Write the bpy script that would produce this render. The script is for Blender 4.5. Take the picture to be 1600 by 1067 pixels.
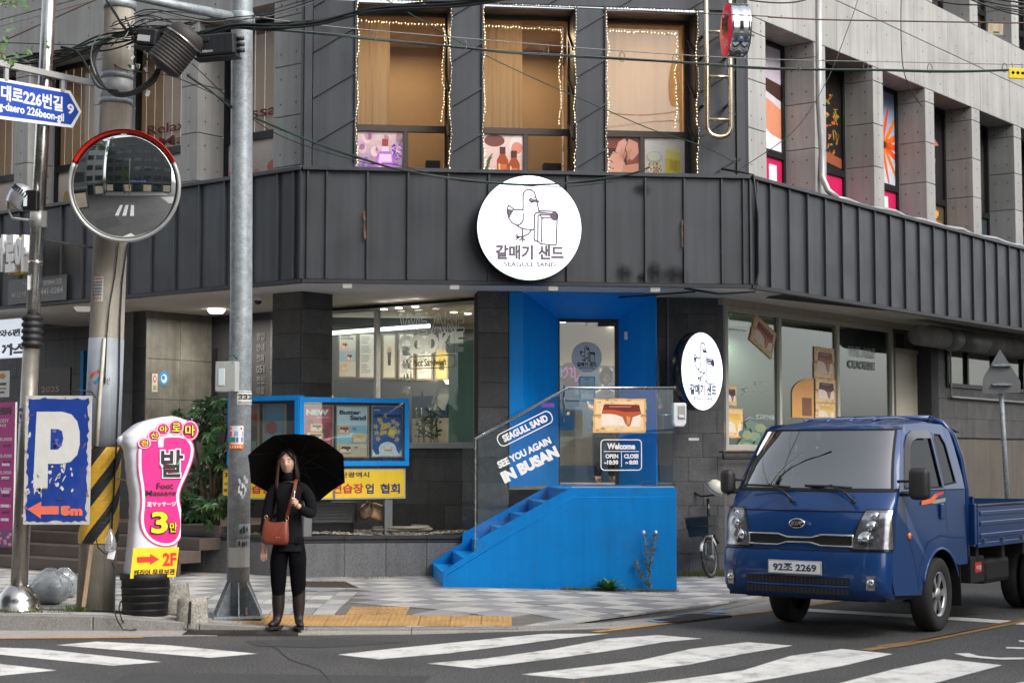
import bpy,bmesh,math,random
from mathutils import Vector,Matrix
R=math.radians
random.seed(7)
SC=bpy.context.scene
COL=SC.collection
for _o in list(bpy.data.objects):
 bpy.data.objects.remove(_o)
# camera
FPX,PITCH,CAMZ=2588.0,R(3.91),1.66
cam_d=bpy.data.cameras.new('camera');cam=bpy.data.objects.new('camera',cam_d);COL.objects.link(cam)
cam.location=(0,0,CAMZ);cam.rotation_euler=(R(90)+PITCH,0,0)
cam_d.sensor_width=36.0;cam_d.lens=36.0*FPX/1600.0;cam_d.clip_start=.1;cam_d.clip_end=800
SC.camera=cam
cam_d.dof.use_dof=True;cam_d.dof.focus_distance=19.5;cam_d.dof.aperture_fstop=2.4
# sky, sun, exposure
SUN_EL,SUN_AZ=R(40),R(128)
W=bpy.data.worlds.new('World');SC.world=W;W.use_nodes=True
nt=W.node_tree;nt.nodes.clear()
sky=nt.nodes.new('ShaderNodeTexSky');sky.sky_type='NISHITA';sky.sun_disc=False
sky.sun_elevation=SUN_EL;sky.sun_rotation=SUN_AZ;sky.air_density=1.0;sky.dust_density=3.0
hs=nt.nodes.new('ShaderNodeHueSaturation');hs.inputs['Saturation'].default_value=.30
bg=nt.nodes.new('ShaderNodeBackground');bg.inputs['Strength'].default_value=.15
wo=nt.nodes.new('ShaderNodeOutputWorld')
nt.links.new(sky.outputs[0],hs.inputs['Color']);nt.links.new(hs.outputs[0],bg.inputs['Color']);nt.links.new(bg.outputs[0],wo.inputs['Surface'])
sd=bpy.data.lights.new('sun','SUN');sd.energy=1.15;sd.angle=R(35);sd.color=(1,.97,.93)
sun=bpy.data.objects.new('sun',sd);COL.objects.link(sun)
_sv=Vector((math.sin(SUN_AZ)*math.cos(SUN_EL),math.cos(SUN_AZ)*math.cos(SUN_EL),math.sin(SUN_EL)))
sun.rotation_euler=(-_sv).to_track_quat('-Z','Y').to_euler()
VS=SC.view_settings;VS.view_transform='Standard';VS.look='None';VS.gamma=1;VS.use_curve_mapping=False
VS.exposure=1.08
try:
 SC.cycles.max_bounces=8;SC.cycles.transparent_max_bounces=12;SC.cycles.caustics_reflective=False;SC.cycles.caustics_refractive=False
except Exception:pass
# helpers
I4=Matrix.Identity(4)
CAM=Vector((0,0,CAMZ))
WM={}
def ray(px,py):
 u=(px-800)/FPX;v=(533.5-py)/FPX
 return Vector((u,math.cos(PITCH)-v*math.sin(PITCH),math.sin(PITCH)+v*math.cos(PITCH)))
def PZ(px,py,z=0.0):
 r=ray(px,py);t=(z-CAMZ)/r.z;return CAM+r*t
def PY(px,py,Y):
 r=ray(px,py);return CAM+r*(Y/r.y)
class Fr:
 """upright frame: s along the wall (to the right as seen from outside), d into the wall, z up"""
 def __init__(self,x,y,ux,uy):
  l=math.hypot(ux,uy);self.u=Vector((ux/l,uy/l,0));self.n=Vector((-uy/l,ux/l,0))
  self.o=Vector((x,y,0))
  self.M=Matrix(((self.u.x,self.n.x,0,x),(self.u.y,self.n.y,0,y),(0,0,1,0),(0,0,0,1)))
 def sz(self,px,py,d=0.0):
  r=ray(px,py);t=((self.o+self.n*d-CAM).dot(self.n))/r.dot(self.n)
  p=CAM+r*t
  return(p-self.o).dot(self.u),p.z
 def s(self,px,d=0.0,z=None):
  py=600
  a=self.sz(px,py,d)
  if z is not None:
   for _ in range(4):
    py-=(z-a[1])*130;a=self.sz(px,py,d)
  return a[0]
 def z(self,px,py,d=0.0):return self.sz(px,py,d)[1]
 def P(self,s,d,z):return self.o+self.u*s+self.n*d+Vector((0,0,z))
 def at(self,s,d,z,yaw=0.0):
  return self.M@Matrix.Translation((s,d,z))@Matrix.Rotation(yaw,4,'Z')
class MB:
 def __init__(self):self.v=[];self.f=[];self.m=[];self.sm=[]
 def add(self,vs,fs,mi=0,smooth=False):
  b=len(self.v);self.v+=[tuple(p)for p in vs]
  for f in fs:self.f.append(tuple(b+i for i in f));self.m.append(mi);self.sm.append(smooth)
  return self
 def box(self,x0,x1,y0,y1,z0,z1,mi=0,M=None):
  vs=[Vector(p)for p in((x0,y0,z0),(x1,y0,z0),(x1,y1,z0),(x0,y1,z0),(x0,y0,z1),(x1,y0,z1),(x1,y1,z1),(x0,y1,z1))]
  if M is not None:vs=[M@p for p in vs]
  return self.add(vs,[(0,3,2,1),(4,5,6,7),(0,1,5,4),(1,2,6,5),(2,3,7,6),(3,0,4,7)],mi)
 def tube(self,pts,r,n=8,mi=0,caps=True,smooth=True):
  pts=[Vector(p)for p in pts];m=len(pts)
  rs=r if isinstance(r,(list,tuple))else[r]*m
  vs=[];fs=[];prev=None
  for i,p in enumerate(pts):
   t=(pts[min(i+1,m-1)]-pts[max(i-1,0)])
   if t.length<1e-9:t=Vector((0,0,1))
   t.normalize()
   if prev is None:
    a=Vector((0,0,1))if abs(t.z)<.9 else Vector((1,0,0))
    a=(a-t*a.dot(t)).normalized()
   else:
    a=prev-t*prev.dot(t)
    a=a.normalized()if a.length>1e-6 else Vector((1,0,0))
   prev=a;b=t.cross(a)
   for k in range(n):
    an=2*math.pi*k/n
    vs.append(p+(a*math.cos(an)+b*math.sin(an))*rs[i])
  for i in range(m-1):
   for k in range(n):
    k2=(k+1)%n
    fs.append((i*n+k,i*n+k2,(i+1)*n+k2,(i+1)*n+k))
  self.add(vs,fs,mi,smooth)
  if caps:
   b=len(self.v)-m*n
   self.f.append(tuple(b+k for k in reversed(range(n))));self.m.append(mi);self.sm.append(False)
   self.f.append(tuple(b+(m-1)*n+k for k in range(n)));self.m.append(mi);self.sm.append(False)
  return self
 def prism(self,poly,a0,a1,axis='y',mi=0,mi_side=None):
  """poly: 2d points; axis y -> poly in (x,z), extruded along y"""
  n=len(poly)
  def mk(p,a):
   return{'y':(p[0],a,p[1]),'z':(p[0],p[1],a),'x':(a,p[0],p[1])}[axis]
  vs=[mk(p,a0)for p in poly]+[mk(p,a1)for p in poly]
  self.add(vs,[tuple(range(n)),tuple(reversed(range(n,2*n)))],mi)
  b=len(self.v)-2*n
  for i in range(n):
   j=(i+1)%n
   self.f.append((b+j,b+i,b+n+i,b+n+j));self.m.append(mi if mi_side is None else mi_side);self.sm.append(False)
  return self
 def lathe(self,prof,n=20,c=(0,0,0),mi=0,smooth=True,axis='z',caps=True):
  vs=[];fs=[]
  for r,h in prof:
   for k in range(n):
    a=2*math.pi*k/n
    if axis=='z':vs.append((c[0]+r*math.cos(a),c[1]+r*math.sin(a),c[2]+h))
    elif axis=='y':vs.append((c[0]+r*math.cos(a),c[1]+h,c[2]+r*math.sin(a)))
    else:vs.append((c[0]+h,c[1]+r*math.cos(a),c[2]+r*math.sin(a)))
  m=len(prof)
  for i in range(m-1):
   for k in range(n):
    k2=(k+1)%n
    fs.append((i*n+k,i*n+k2,(i+1)*n+k2,(i+1)*n+k))
  if caps and prof[0][0]>1e-6:fs.append(tuple(reversed(range(n))))
  if caps and prof[-1][0]>1e-6:fs.append(tuple((m-1)*n+k for k in range(n)))
  return self.add(vs,fs,mi,smooth)
 def mesh(self,name,mats,fix=True):
  me=bpy.data.meshes.new(name)
  me.from_pydata(self.v,[],self.f)
  for x in(mats if isinstance(mats,(list,tuple))else[mats]):me.materials.append(x)
  me.polygons.foreach_set('material_index',self.m);me.polygons.foreach_set('use_smooth',self.sm)
  me.update()
  if fix:
   bm=bmesh.new();bm.from_mesh(me);bmesh.ops.recalc_face_normals(bm,faces=bm.faces);bm.to_mesh(me);bm.free()
  return me
def put(name,data,M=I4,parent=None,bevel=0,seg=2):
 o=bpy.data.objects.new(name,data);COL.objects.link(o)
 if parent is not None:
  o.parent=parent;o.matrix_basis=WM[parent.name].inverted()@M
 else:o.matrix_basis=M
 WM[o.name]=M
 if bevel:
  b=o.modifiers.new('bevel','BEVEL');b.width=bevel;b.segments=seg;b.limit_method='ANGLE';b.angle_limit=R(40);b.harden_normals=False
 return o
def tag(o,label=None,cat=None,group=None,kind=None):
 if label:o['label']=label
 if cat:o['category']=cat
 if group:o['group']=group
 if kind:o['kind']=kind
 return o
def thing(name,label,cat,M=I4,group=None):
 return tag(put(name,None,M),label,cat,group)
def build(name,mb,mats,M=I4,parent=None,bevel=0,seg=2,**k):
 return tag(put(name,mb.mesh(name,mats),M,parent,bevel,seg),**k)
def boxo(name,x0,x1,y0,y1,z0,z1,mat,M=I4,parent=None,bevel=0,**k):
 return build(name,MB().box(x0,x1,y0,y1,z0,z1),mat,M,parent,bevel,**k)
def copy_tree(root,M,**k):
 r=root.copy();COL.objects.link(r);r.matrix_basis=M;WM[r.name]=M
 def rec(src,dst):
  for c in src.children:
   n=c.copy();COL.objects.link(n);n.parent=dst;WM[n.name]=WM[dst.name]@c.matrix_basis;rec(c,n)
 rec(root,r)
 for kk,v in k.items():r[kk]=v
 return r
# colours and materials
def K_(r,g,b):return(lin(r),lin(g),lin(b))
def lin(c):
 c/=255.0
 return c/12.92 if c<=.04045 else((c+.055)/1.055)**2.4
def rgb(r,g,b,k=1.0):return(lin(r)*k,lin(g)*k,lin(b)*k)
def mat(name,col,rough=.6,metal=0.0,var=.12,scale=3.0,bump=0.0,bscale=60.0,streak=0.0,dirt=None,dirt_amt=0.0,dscale=2.0,coat=0.0,spec=.5,emit=None,es=0.0,speck=0.0,sscale=250.0,ranv=0.0,attr=False,trans=0.0,rvar=0.0):
 m=bpy.data.materials.new(name);m.use_nodes=True
 t=m.node_tree;n=t.nodes;L=t.links;b=n['Principled BSDF']
 b.inputs['Roughness'].default_value=rough;b.inputs['Metallic'].default_value=metal
 b.inputs['Coat Weight'].default_value=coat;b.inputs['Specular IOR Level'].default_value=spec
 if coat:b.inputs['Coat Roughness'].default_value=.06
 if trans:b.inputs['Transmission Weight'].default_value=trans
 geo=n.new('ShaderNodeNewGeometry');pos=geo.outputs['Position']
 base=n.new('ShaderNodeRGB');base.outputs[0].default_value=(*col,1);cur=base.outputs[0]
 if attr:
  at=n.new('ShaderNodeVertexColor');at.layer_name='Col';cur=at.outputs['Color']
 def noise(sc,det=5,vec=None,rgh=.6):
  x=n.new('ShaderNodeTexNoise');x.inputs['Scale'].default_value=sc;x.inputs['Detail'].default_value=det;x.inputs['Roughness'].default_value=rgh
  L.new(vec or pos,x.inputs['Vector']);return x.outputs['Fac']
 def mapr(src,a,bb,c,d):
  x=n.new('ShaderNodeMapRange');x.inputs[1].default_value=a;x.inputs[2].default_value=bb;x.inputs[3].default_value=c;x.inputs[4].default_value=d
  L.new(src,x.inputs[0]);return x.outputs[0]
 def mulv(src,f):
  x=n.new('ShaderNodeVectorMath');x.operation='SCALE';L.new(src,x.inputs[0]);L.new(f,x.inputs['Scale']);return x.outputs[0]
 if var:cur=mulv(cur,mapr(noise(scale),.3,.7,1-var,1+var))
 if streak:
  sm=n.new('ShaderNodeMapping');sm.inputs['Scale'].default_value=(9,9,.45);L.new(pos,sm.inputs[0])
  cur=mulv(cur,mapr(noise(1.0,6,sm.outputs[0],.65),.35,.7,1+streak*.4,1-streak))
 if speck:cur=mulv(cur,mapr(noise(sscale,2,None,.9),.35,.65,1-speck,1+speck))
 if ranv:
  oi=n.new('ShaderNodeObjectInfo');cur=mulv(cur,mapr(oi.outputs['Random'],0,1,1-ranv,1+ranv))
 if dirt:
  mx=n.new('ShaderNodeMix');mx.data_type='RGBA'
  L.new(mapr(noise(dscale,8,None,.7),.5,.72,0,dirt_amt),mx.inputs['Factor']);L.new(cur,mx.inputs[6]);mx.inputs[7].default_value=(*dirt,1);cur=mx.outputs[2]
 L.new(cur,b.inputs['Base Color'])
 if rvar:L.new(mapr(noise(scale*1.7),.3,.7,max(rough-rvar,.02),min(rough+rvar,1)),b.inputs['Roughness'])
 if bump:
  bn=n.new('ShaderNodeBump');bn.inputs['Strength'].default_value=bump;bn.inputs['Distance'].default_value=.01
  L.new(noise(bscale,4),bn.inputs['Height']);L.new(bn.outputs[0],b.inputs['Normal'])
 if emit:
  b.inputs['Emission Color'].default_value=(*emit,1);b.inputs['Emission Strength'].default_value=es
 return m
def glass_mat(name,tint=(.9,.95,.95),refl=1.0,rough=.0,alpha=.25,colr=(.02,.02,.02)):
 """thin pane: clear with a Fresnel reflection and a little grey film"""
 m=bpy.data.materials.new(name);m.use_nodes=True
 t=m.node_tree;n=t.nodes;L=t.links;n.clear()
 out=n.new('ShaderNodeOutputMaterial');tr=n.new('ShaderNodeBsdfTransparent');tr.inputs[0].default_value=(*tint,1)
 df=n.new('ShaderNodeBsdfDiffuse');df.inputs[0].default_value=(*colr,1)
 m1=n.new('ShaderNodeMixShader');m1 .inputs[0].default_value=alpha
 gl=n.new('ShaderNodeBsdfGlossy');gl.inputs['Roughness'].default_value=rough
 lf=n.new('ShaderNodeLayerWeight');lf.inputs[0].default_value=.5
 pw_=n.new('ShaderNodeMath');pw_.operation='POWER';pw_.inputs[1].default_value=5;L.new(lf.outputs['Facing'],pw_.inputs[0])
 lw=n.new('ShaderNodeMath');lw.operation='MULTIPLY_ADD';lw.inputs[1].default_value=.96;lw.inputs[2].default_value=.04;L.new(pw_.outputs[0],lw.inputs[0])
 mm=n.new('ShaderNodeMath');mm.operation='MULTIPLY';mm.inputs[1].default_value=refl;mm.use_clamp=True
 m2=n.new('ShaderNodeMixShader')
 L.new(lw.outputs[0],mm.inputs[0]);L.new(mm.outputs[0],m2 .inputs[0])
 L.new(tr.outputs[0],m1 .inputs[1]);L.new(df.outputs[0],m1 .inputs[2]);L.new(m1 .outputs[0],m2 .inputs[1]);L.new(gl.outputs[0],m2 .inputs[2]);L.new(m2 .outputs[0],out.inputs[0])
 return m
class _Mats:pass
M_=_Mats()
M_.clad=mat('dark_zinc_cladding',(.060,.063,.070),.42,.35,.10,1.2,.04,25,streak=.22,ranv=.07,rvar=.08)
M_.clad_trim=mat('dark_trim',(.035,.036,.040),.45,.3,.1,2)
M_.conc=mat('fair_faced_concrete',(.36,.355,.34),.8,0,.12,1.3,.15,45,streak=.20,ranv=.05)
M_.conc_dark=mat('stained_concrete',(.26,.25,.235),.85,0,.25,2.2,.3,40,streak=.25)
M_.hole=mat('tie_hole',(.10,.10,.095),.9,0,0)
M_.stone=mat('charcoal_stone_tile',(.078,.075,.072),.55,0,.22,5,.12,90,ranv=.28,speck=.35,sscale=60,streak=.15)
M_.stone_warm=mat('brown_grey_stone_tile',(.100,.096,.093),.6,0,.2,5,.12,90,ranv=.14,speck=.3,sscale=60,streak=.2)
M_.joint=mat('dark_joint',(.02,.02,.02),.9,0,0)
M_.granite=mat('grey_granite',(.14,.14,.145),.5,0,.1,3,.05,90,speck=.5,sscale=90,ranv=.12,streak=.15)
M_.granite_dark=mat('dark_granite',(.045,.045,.048),.35,0,.1,3,speck=.4,sscale=90,ranv=.1)
M_.blue=mat('bright_blue_paint',(.002,.28,.76),.5,0,.05,1.5,.02,30,streak=.08,spec=.25)
M_.blue_plate=mat('blue_checker_plate',(.001,.185,.53),.55,.0,.06,1.5,streak=.10,spec=.15,dirt=(.02,.10,.22),dirt_amt=.5,dscale=2.5,rvar=.1)
M_.white=mat('white_paint',(.78,.78,.77),.5,0,.05,2,streak=.08)
M_.white_v=mat('white_vinyl',(.82,.82,.82),.5,0,0)
M_.frost=None
M_.black=mat('black_rubber',(.012,.012,.013),.6,0,.1,5)
M_.black_gl=mat('black_gloss',(.010,.010,.011),.2,0,0)
M_.cable=mat('black_cable',(.010,.011,.011),.5,0,.1,5)
M_.cable_gn=mat('green_cable',(.008,.045,.026),.5,0,0)
M_.cable_gy=mat('grey_wire',(.18,.18,.18),.5,.3,0)
M_.cable_br=mat('brown_wire',(.10,.045,.03),.6,0,0)
M_.steel=mat('stainless_steel',(.50,.49,.46),.24,1,.12,6,.02,20,rvar=.1)
M_.gold_steel=mat('champagne_steel_tube',(.62,.52,.36),.25,1,.1,6)
M_.galv=mat('galvanised_steel',(.30,.33,.35),.5,.35,.22,14,.05,60,speck=.18,sscale=40,dirt=(.16,.17,.17),dirt_amt=.5,dscale=5)
M_.alu=mat('grey_aluminium',(.42,.42,.41),.45,.4,.08,3)
M_.alu_d=mat('dull_grey_frame',(.17,.175,.17),.5,.3,.08,3)
M_.brown_fr=mat('brown_window_frame',(.075,.055,.045),.45,.2,.08,3)
M_.dark_fr=mat('black_window_frame',(.015,.015,.016),.4,.2,.05,3)
M_.soffit=mat('cream_soffit_panel',(.70,.66,.60),.7,0,.10,1.5,streak=.05)
M_.asphalt=mat('asphalt',(.066,.065,.063),.85,0,.20,.55,.8,90,speck=1.0,sscale=48,dirt=(.030,.030,.031),dirt_amt=.7,dscale=.7)
M_.asphalt_new=mat('newer_asphalt_patch',(.043,.043,.044),.85,0,.1,2,.5,130,speck=.5,sscale=60)
M_.paintw=mat('worn_white_road_paint',(.62,.61,.58),.7,0,.10,2,.25,130,speck=.12,sscale=60,dirt=(.14,.14,.135),dirt_amt=.9,dscale=3.2)
M_.painty=mat('worn_yellow_road_paint',(.55,.27,.04),.7,0,.12,2,.25,130,speck=.2,sscale=60,dirt=(.12,.09,.06),dirt_amt=.7,dscale=4)
M_.painty_old=mat('faded_yellow_road_paint',(.24,.14,.045),.8,0,.2,3,.25,130,speck=.3,sscale=60,dirt=(.06,.06,.06),dirt_amt=1.0,dscale=5)
M_.paintb=mat('pale_blue_road_paint',(.22,.42,.60),.7,0,.15,3,speck=.3,sscale=60)
M_.gutter=mat('gutter_concrete',(.33,.31,.285),.85,0,.12,2,.3,90,speck=.28,sscale=70,dirt=(.16,.15,.14),dirt_amt=.6,dscale=2)
M_.kerb=mat('granite_kerb',(.235,.225,.21),.8,0,.15,3,.25,90,speck=.3,sscale=80,ranv=.08,dirt=(.10,.09,.08),dirt_amt=.6,dscale=3)
M_.tile_w=mat('pale_paving_tile',(.43,.415,.385),.8,0,.1,2,.2,90,speck=.15,sscale=70,ranv=.15,dirt=(.17,.16,.15),dirt_amt=.75,dscale=2.6)
M_.tile_g=mat('grey_paving_tile',(.255,.255,.255),.8,0,.1,2,.2,90,speck=.15,sscale=70,ranv=.20,dirt=(.10,.10,.10),dirt_amt=.75,dscale=2.6)
M_.tile_y=mat('ochre_tactile_tile',(.40,.235,.085),.8,0,.15,3,.2,90,speck=.2,sscale=70,ranv=.10,dirt=(.17,.11,.06),dirt_amt=.6,dscale=4)
M_.sub=mat('joint_sand',(.13,.12,.105),.95,0,.2,4,.3,90)
M_.iron=mat('cast_iron_brown',(.07,.05,.042),.7,.3,.2,8,.3,60)
M_.glass=glass_mat('window_glass',(.93,.97,.96),1.6,0,.04,(.2,.24,.24))
M_.glass_r=glass_mat('window_glass_reflective',(.42,.56,.58),3.0,0,.12,(.045,.085,.095))
M_.glass_rail=glass_mat('railing_glass',(.94,.97,.98),.8,0,.012,(.25,.32,.34))
M_.glass_up=glass_mat('upper_window_glass',(.94,.92,.88),1.8,0,.03,(.2,.2,.2))
M_.glass_side=glass_mat('side_window_glass',(.95,.93,.90),.8,0,.02,(.2,.2,.2))
M_.glass_dk=glass_mat('dark_tinted_glass',(.10,.11,.12),.8,.01,.3,(.012,.013,.014))
M_.mirror=mat('mirror',(.80,.82,.82),.015,1,0)
M_.print=mat('printed_sheet',(1,1,1),.45,0,.05,12,attr=True)
M_.print_lit=mat('backlit_print',(1,1,1),.5,0,.04,9,attr=True)
M_.lit_white=mat('lit_acrylic_face',(.85,.88,.92),.3,0,0,emit=(.86,.93,1),es=.62)
M_.lit_soft=mat('lit_sign_face',(.75,.78,.85),.4,0,0,emit=(.80,.88,1),es=.30)
M_.lamp=mat('lamp_lens',(.9,.9,.85),.4,0,0,emit=(1,.95,.84),es=3.0)
M_.lamp_off=mat('milky_lamp_cover',(.75,.75,.70),.4,0,0,emit=(1,.95,.84),es=.12)
M_.strip=mat('led_strip',(.9,.95,.95),.4,0,0,emit=(.85,1,.98),es=2.2)
M_.fairy=mat('fairy_light_bulb',(.9,.8,.5),.4,0,0,emit=(1,.76,.44),es=4.5)
M_.chrome=mat('chrome',(.72,.73,.75),.1,1,0)
M_.truck=mat('metallic_blue_car_paint',(.003,.043,.170),.38,.15,.05,2,coat=.8,spec=.3,dirt=(.012,.04,.13),dirt_amt=.4,dscale=1.8)
M_.tyre=mat('tyre_rubber',(.022,.021,.020),.8,0,.15,8,.2,60)
M_.rimc=mat('silver_wheel_paint',(.50,.51,.53),.32,.7,.05,6)
M_.under=mat('dark_underbody',(.012,.012,.013),.7,.2,.1,4)
M_.lens=glass_mat('lamp_glass',(.95,.97,1),2.0,.02,.02,(.6,.6,.6))
M_.amber=mat('amber_lens',(.85,.20,.03),.25,0,0,coat=.5)
M_.orange=mat('orange_decal',(.80,.16,.03),.4,0,0)
M_.pink=mat('pink_decal',(.75,.04,.09),.4,0,0)
M_.red=mat('red_enamel',(.50,.025,.015),.35,0,.08,5)
M_.redsign=mat('crimson_sign_face',(.72,.012,.055),.4,0,0,emit=(.72,.012,.055),es=.15)
M_.gravel=mat('pale_gravel',(.42,.37,.30),.9,0,.1,3,ranv=0,speck=.6,sscale=14)
M_.leaf=mat('glossy_leaf',(.036,.095,.026),.38,0,.35,9,speck=.2,sscale=20,ranv=.45)
M_.leaf_l=mat('light_leaf',(.06,.13,.025),.5,0,.3,9)
M_.leaf_gy=mat('greyish_weed',(.10,.14,.12),.7,0,.25,9)
M_.bark=mat('grey_brown_bark',(.14,.10,.07),.9,0,.25,12,.6,30)
M_.yellow=mat('yellow_panel',(.85,.56,.02),.5,0,.05,3,streak=.08)
M_.navy=mat('dark_navy_letter',(.03,.035,.12),.5,0,0)
M_.ink=mat('dark_grey_ink',(.045,.042,.048),.6,0,0)
M_.logo_ink=mat('mauve_grey_ink',(.16,.12,.16),.6,0,0)
M_.rust=mat('rust_stain',(.13,.065,.04),.9,0,.4,20)
M_.warmwall=mat('warm_room_wall',(.36,.26,.16),.8,0,.1,1)
M_.curtain=mat('sheer_curtain',(.62,.50,.36),.8,0,.06,2)
M_.tan=mat('tan_blind',(.62,.42,.24),.8,0,.08,2,streak=.12)
M_.wood=mat('pale_wood',(.40,.28,.17),.6,0,.15,6,streak=.2)
M_.intwall=mat('interior_wall',(.56,.50,.42),.7,0,.05,2)
M_.intdark=mat('interior_dark',(.035,.035,.04),.7,0,.1,2)
M_.intblue=mat('interior_navy',(.012,.045,.12),.6,0,.08,2)
M_.green_scr=mat('sage_green_screen',(.36,.56,.44),.6,0,.04,2)
M_.greybd=mat('grey_plastic',(.40,.41,.40),.5,0,.06,4,streak=.1)
M_.cream=mat('cream_door_paint',(.50,.46,.36),.55,0,.06,3,streak=.1)
M_.skin=mat('skin',(.62,.38,.28),.5,0,.04,20)
M_.hair=mat('dark_brown_hair',(.020,.011,.008),.42,0,.3,60,.3,120)
M_.knit=mat('black_ribbed_knit',(.009,.009,.011),.95,0,.15,20,.4,160,spec=.12)
M_.trouser=mat('black_trousers',(.0045,.0045,.006),.95,0,.15,12,.5,40,spec=.08)
M_.boot=mat('dark_brown_boot',(.016,.009,.008),.5,0,.2,14,.15,60)
M_.bag=mat('rust_red_leather',(.19,.040,.020),.38,0,.15,10,.3,70)
M_.bag_in=mat('bag_lining',(.015,.01,.01),.8,0,0)
M_.gold=mat('gold_buckle',(.75,.52,.22),.25,1,0)
M_.umb=mat('black_umbrella_cloth',(.003,.003,.004),.7,0,.1,8,spec=.12)
M_.plastic_bag=glass_mat('clear_plastic_bag',(.85,.88,.88),3.0,.2,.30,(.6,.62,.63))
M_.alu_w=mat('off_white_window_frame',(.52,.48,.42),.5,.1,.06,3,streak=.1)
M_.cream_d=mat('beige_render',(.16,.14,.115),.8,0,.12,2,streak=.2)
M_.brown_step=mat('brown_granite_step',(.10,.075,.06),.5,0,.15,3,speck=.4,sscale=90,ranv=.1)
M_.sticker=mat('pale_sticker',(.62,.70,.72),.5,0,0)
M_.ent_panel=mat('greenish_stone_panel',(.155,.15,.13),.45,0,.3,3,streak=.3,ranv=.08,dirt=(.08,.075,.06),dirt_amt=.6,dscale=2.5)
M_.dkpanel=mat('smoky_sign_panel',(.075,.073,.07),.35,0,.1,4)
M_.darkbrown=mat('dark_brown_board',(.022,.012,.010),.4,0,.1,4)
M_.gold_txt=mat('dull_gold_letter',(.35,.24,.12),.5,0,0)
M_.greybd2=mat('dusty_grey_casing',(.13,.13,.125),.6,0,.15,4,streak=.2)
M_.hose=mat('dirty_grey_hose',(.24,.22,.18),.6,0,.2,9)
M_.rustb=mat('rusty_bolt',(.20,.15,.11),.6,.4,.3,30)
M_.conc_pole=mat('weathered_pole_concrete',(.33,.30,.25),.85,0,.18,3,.3,60,streak=.3,dirt=(.22,.13,.07),dirt_amt=.35,dscale=2)
M_.blueband=mat('bluish_grey_wrap',(.27,.30,.33),.5,0,.15,3,streak=.25)
M_.hz_y=mat('hazard_yellow',(.62,.36,.03),.5,0,.15,6,streak=.15)
M_.conduit=mat('white_conduit',(.58,.54,.46),.5,0,.15,6,dirt=(.5,.22,.06),dirt_amt=.6,dscale=5)
M_.steel_d=mat('dull_stainless_steel',(.30,.28,.245),.35,.75,.2,5,rvar=.1,dirt=(.2,.13,.08),dirt_amt=.4,dscale=4)
M_.sign_blue=mat('street_sign_blue',(.010,.055,.36),.45,0,.04,3)
M_.white_old=mat('stained_white_board',(.52,.50,.48),.5,0,.1,3,dirt=(.28,.2,.15),dirt_amt=.6,dscale=6)
M_.pk_blue=mat('peeling_blue_enamel',(.012,.045,.26),.35,0,.12,5,dirt=(.10,.10,.22),dirt_amt=.35,dscale=5)
M_.pk_or=mat('faded_orange_print',K_(222,110,90),.5,0,.08,8)
M_.inflate=mat('white_inflatable_fabric',(.70,.70,.75),.35,0,.04,3,.12,9)
M_.yl_txt=mat('bright_yellow_print',(.90,.68,.01),.5,0,0)
M_.block=mat('weathered_cast_concrete',(.33,.31,.27),.9,0,.2,8,.6,50,speck=.4,sscale=50,dirt=(.12,.12,.08),dirt_amt=.7,dscale=6)
M_.trash=mat('pale_rubbish',(.55,.56,.58),.7,0,.35,9,.8,9)
M_.rubber_br=mat('dusty_brown_black_rubber',(.030,.025,.024),.65,0,.25,6,.2,40)
M_.blackbox=mat('black_plastic_housing',(.012,.013,.016),.45,0,.15,6)
M_.far_glass=mat('far_window_glass',(.06,.08,.08),.08,.3,.4,.4)
M_.far_shop=mat('far_lit_shopfront',(.16,.13,.10),.3,0,.6,.6,emit=(1,.85,.65),es=.10)
M_.glass_dk_w=glass_mat('windscreen_glass',(.22,.25,.25),8.5,.01,.04,(.03,.035,.035))
M_.visor=mat('smoky_rain_visor',(.10,.10,.105),.3,0,.05,3,coat=.3)
M_.mirror_case=mat('black_textured_plastic',(.022,.021,.021),.55,0,.1,6)
M_.lamp_in=mat('headlamp_housing',(.34,.34,.36),.22,.85,.5,22)
M_.lens2=glass_mat('headlamp_lens',(.96,.97,.98),2.2,.01,.02,(.5,.5,.5))
M_.rim_dark=mat('dark_wheel_disc',(.02,.02,.02),.6,.2,.2,9)
M_.seat=mat('grey_seat',(.06,.06,.065),.8,0,.1,9)
M_.mesh_dk=mat('dark_grey_metal',(.045,.05,.065),.45,.2,.1,9)
M_.bed_floor=mat('worn_galvanised_bed',(.30,.33,.33),.5,.3,.2,4,streak=.25)
M_.eye_w=mat('eye_white',(.65,.62,.60),.3,0,0)
M_.lips=mat('lips',(.36,.09,.08),.4,0,0)
M_.hair_l=mat('reddish_brown_hair',(.075,.030,.020),.45,0,.2,60)
M_.steel_strap=mat('silver_strap',(.25,.28,.34),.4,.3,0)
M_.basket=mat('black_mesh_basket',(.018,.022,.022),.6,0,.1,20)
M_.cream2=mat('cream_plastic',(.60,.57,.46),.4,0,.05,8)
M_.alu_plate=mat('sign_back_aluminium',(.17,.175,.18),.5,.3,.08,4,streak=.1)
M_.leaf_w=mat('weed_leaf',(.05,.16,.03),.5,0,.25,9)
M_.brick=mat('far_wall',(.10,.095,.09),.8,0,.15,1,streak=.15)
def curtain_mat():
 m=bpy.data.materials.new('sheer_curtain');m.use_nodes=True;t=m.node_tree;n=t.nodes;L=t.links;n.clear()
 o=n.new('ShaderNodeOutputMaterial');a=n.new('ShaderNodeBsdfDiffuse');a.inputs[0].default_value=(.62,.50,.36,1);b=n.new('ShaderNodeBsdfTranslucent');b.inputs[0].default_value=(.72,.56,.38,1)
 x=n.new('ShaderNodeMixShader');x.inputs[0].default_value=.55;L.new(a.outputs[0],x.inputs[1]);L.new(b.outputs[0],x.inputs[2]);L.new(x.outputs[0],o.inputs[0]);return m
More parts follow.
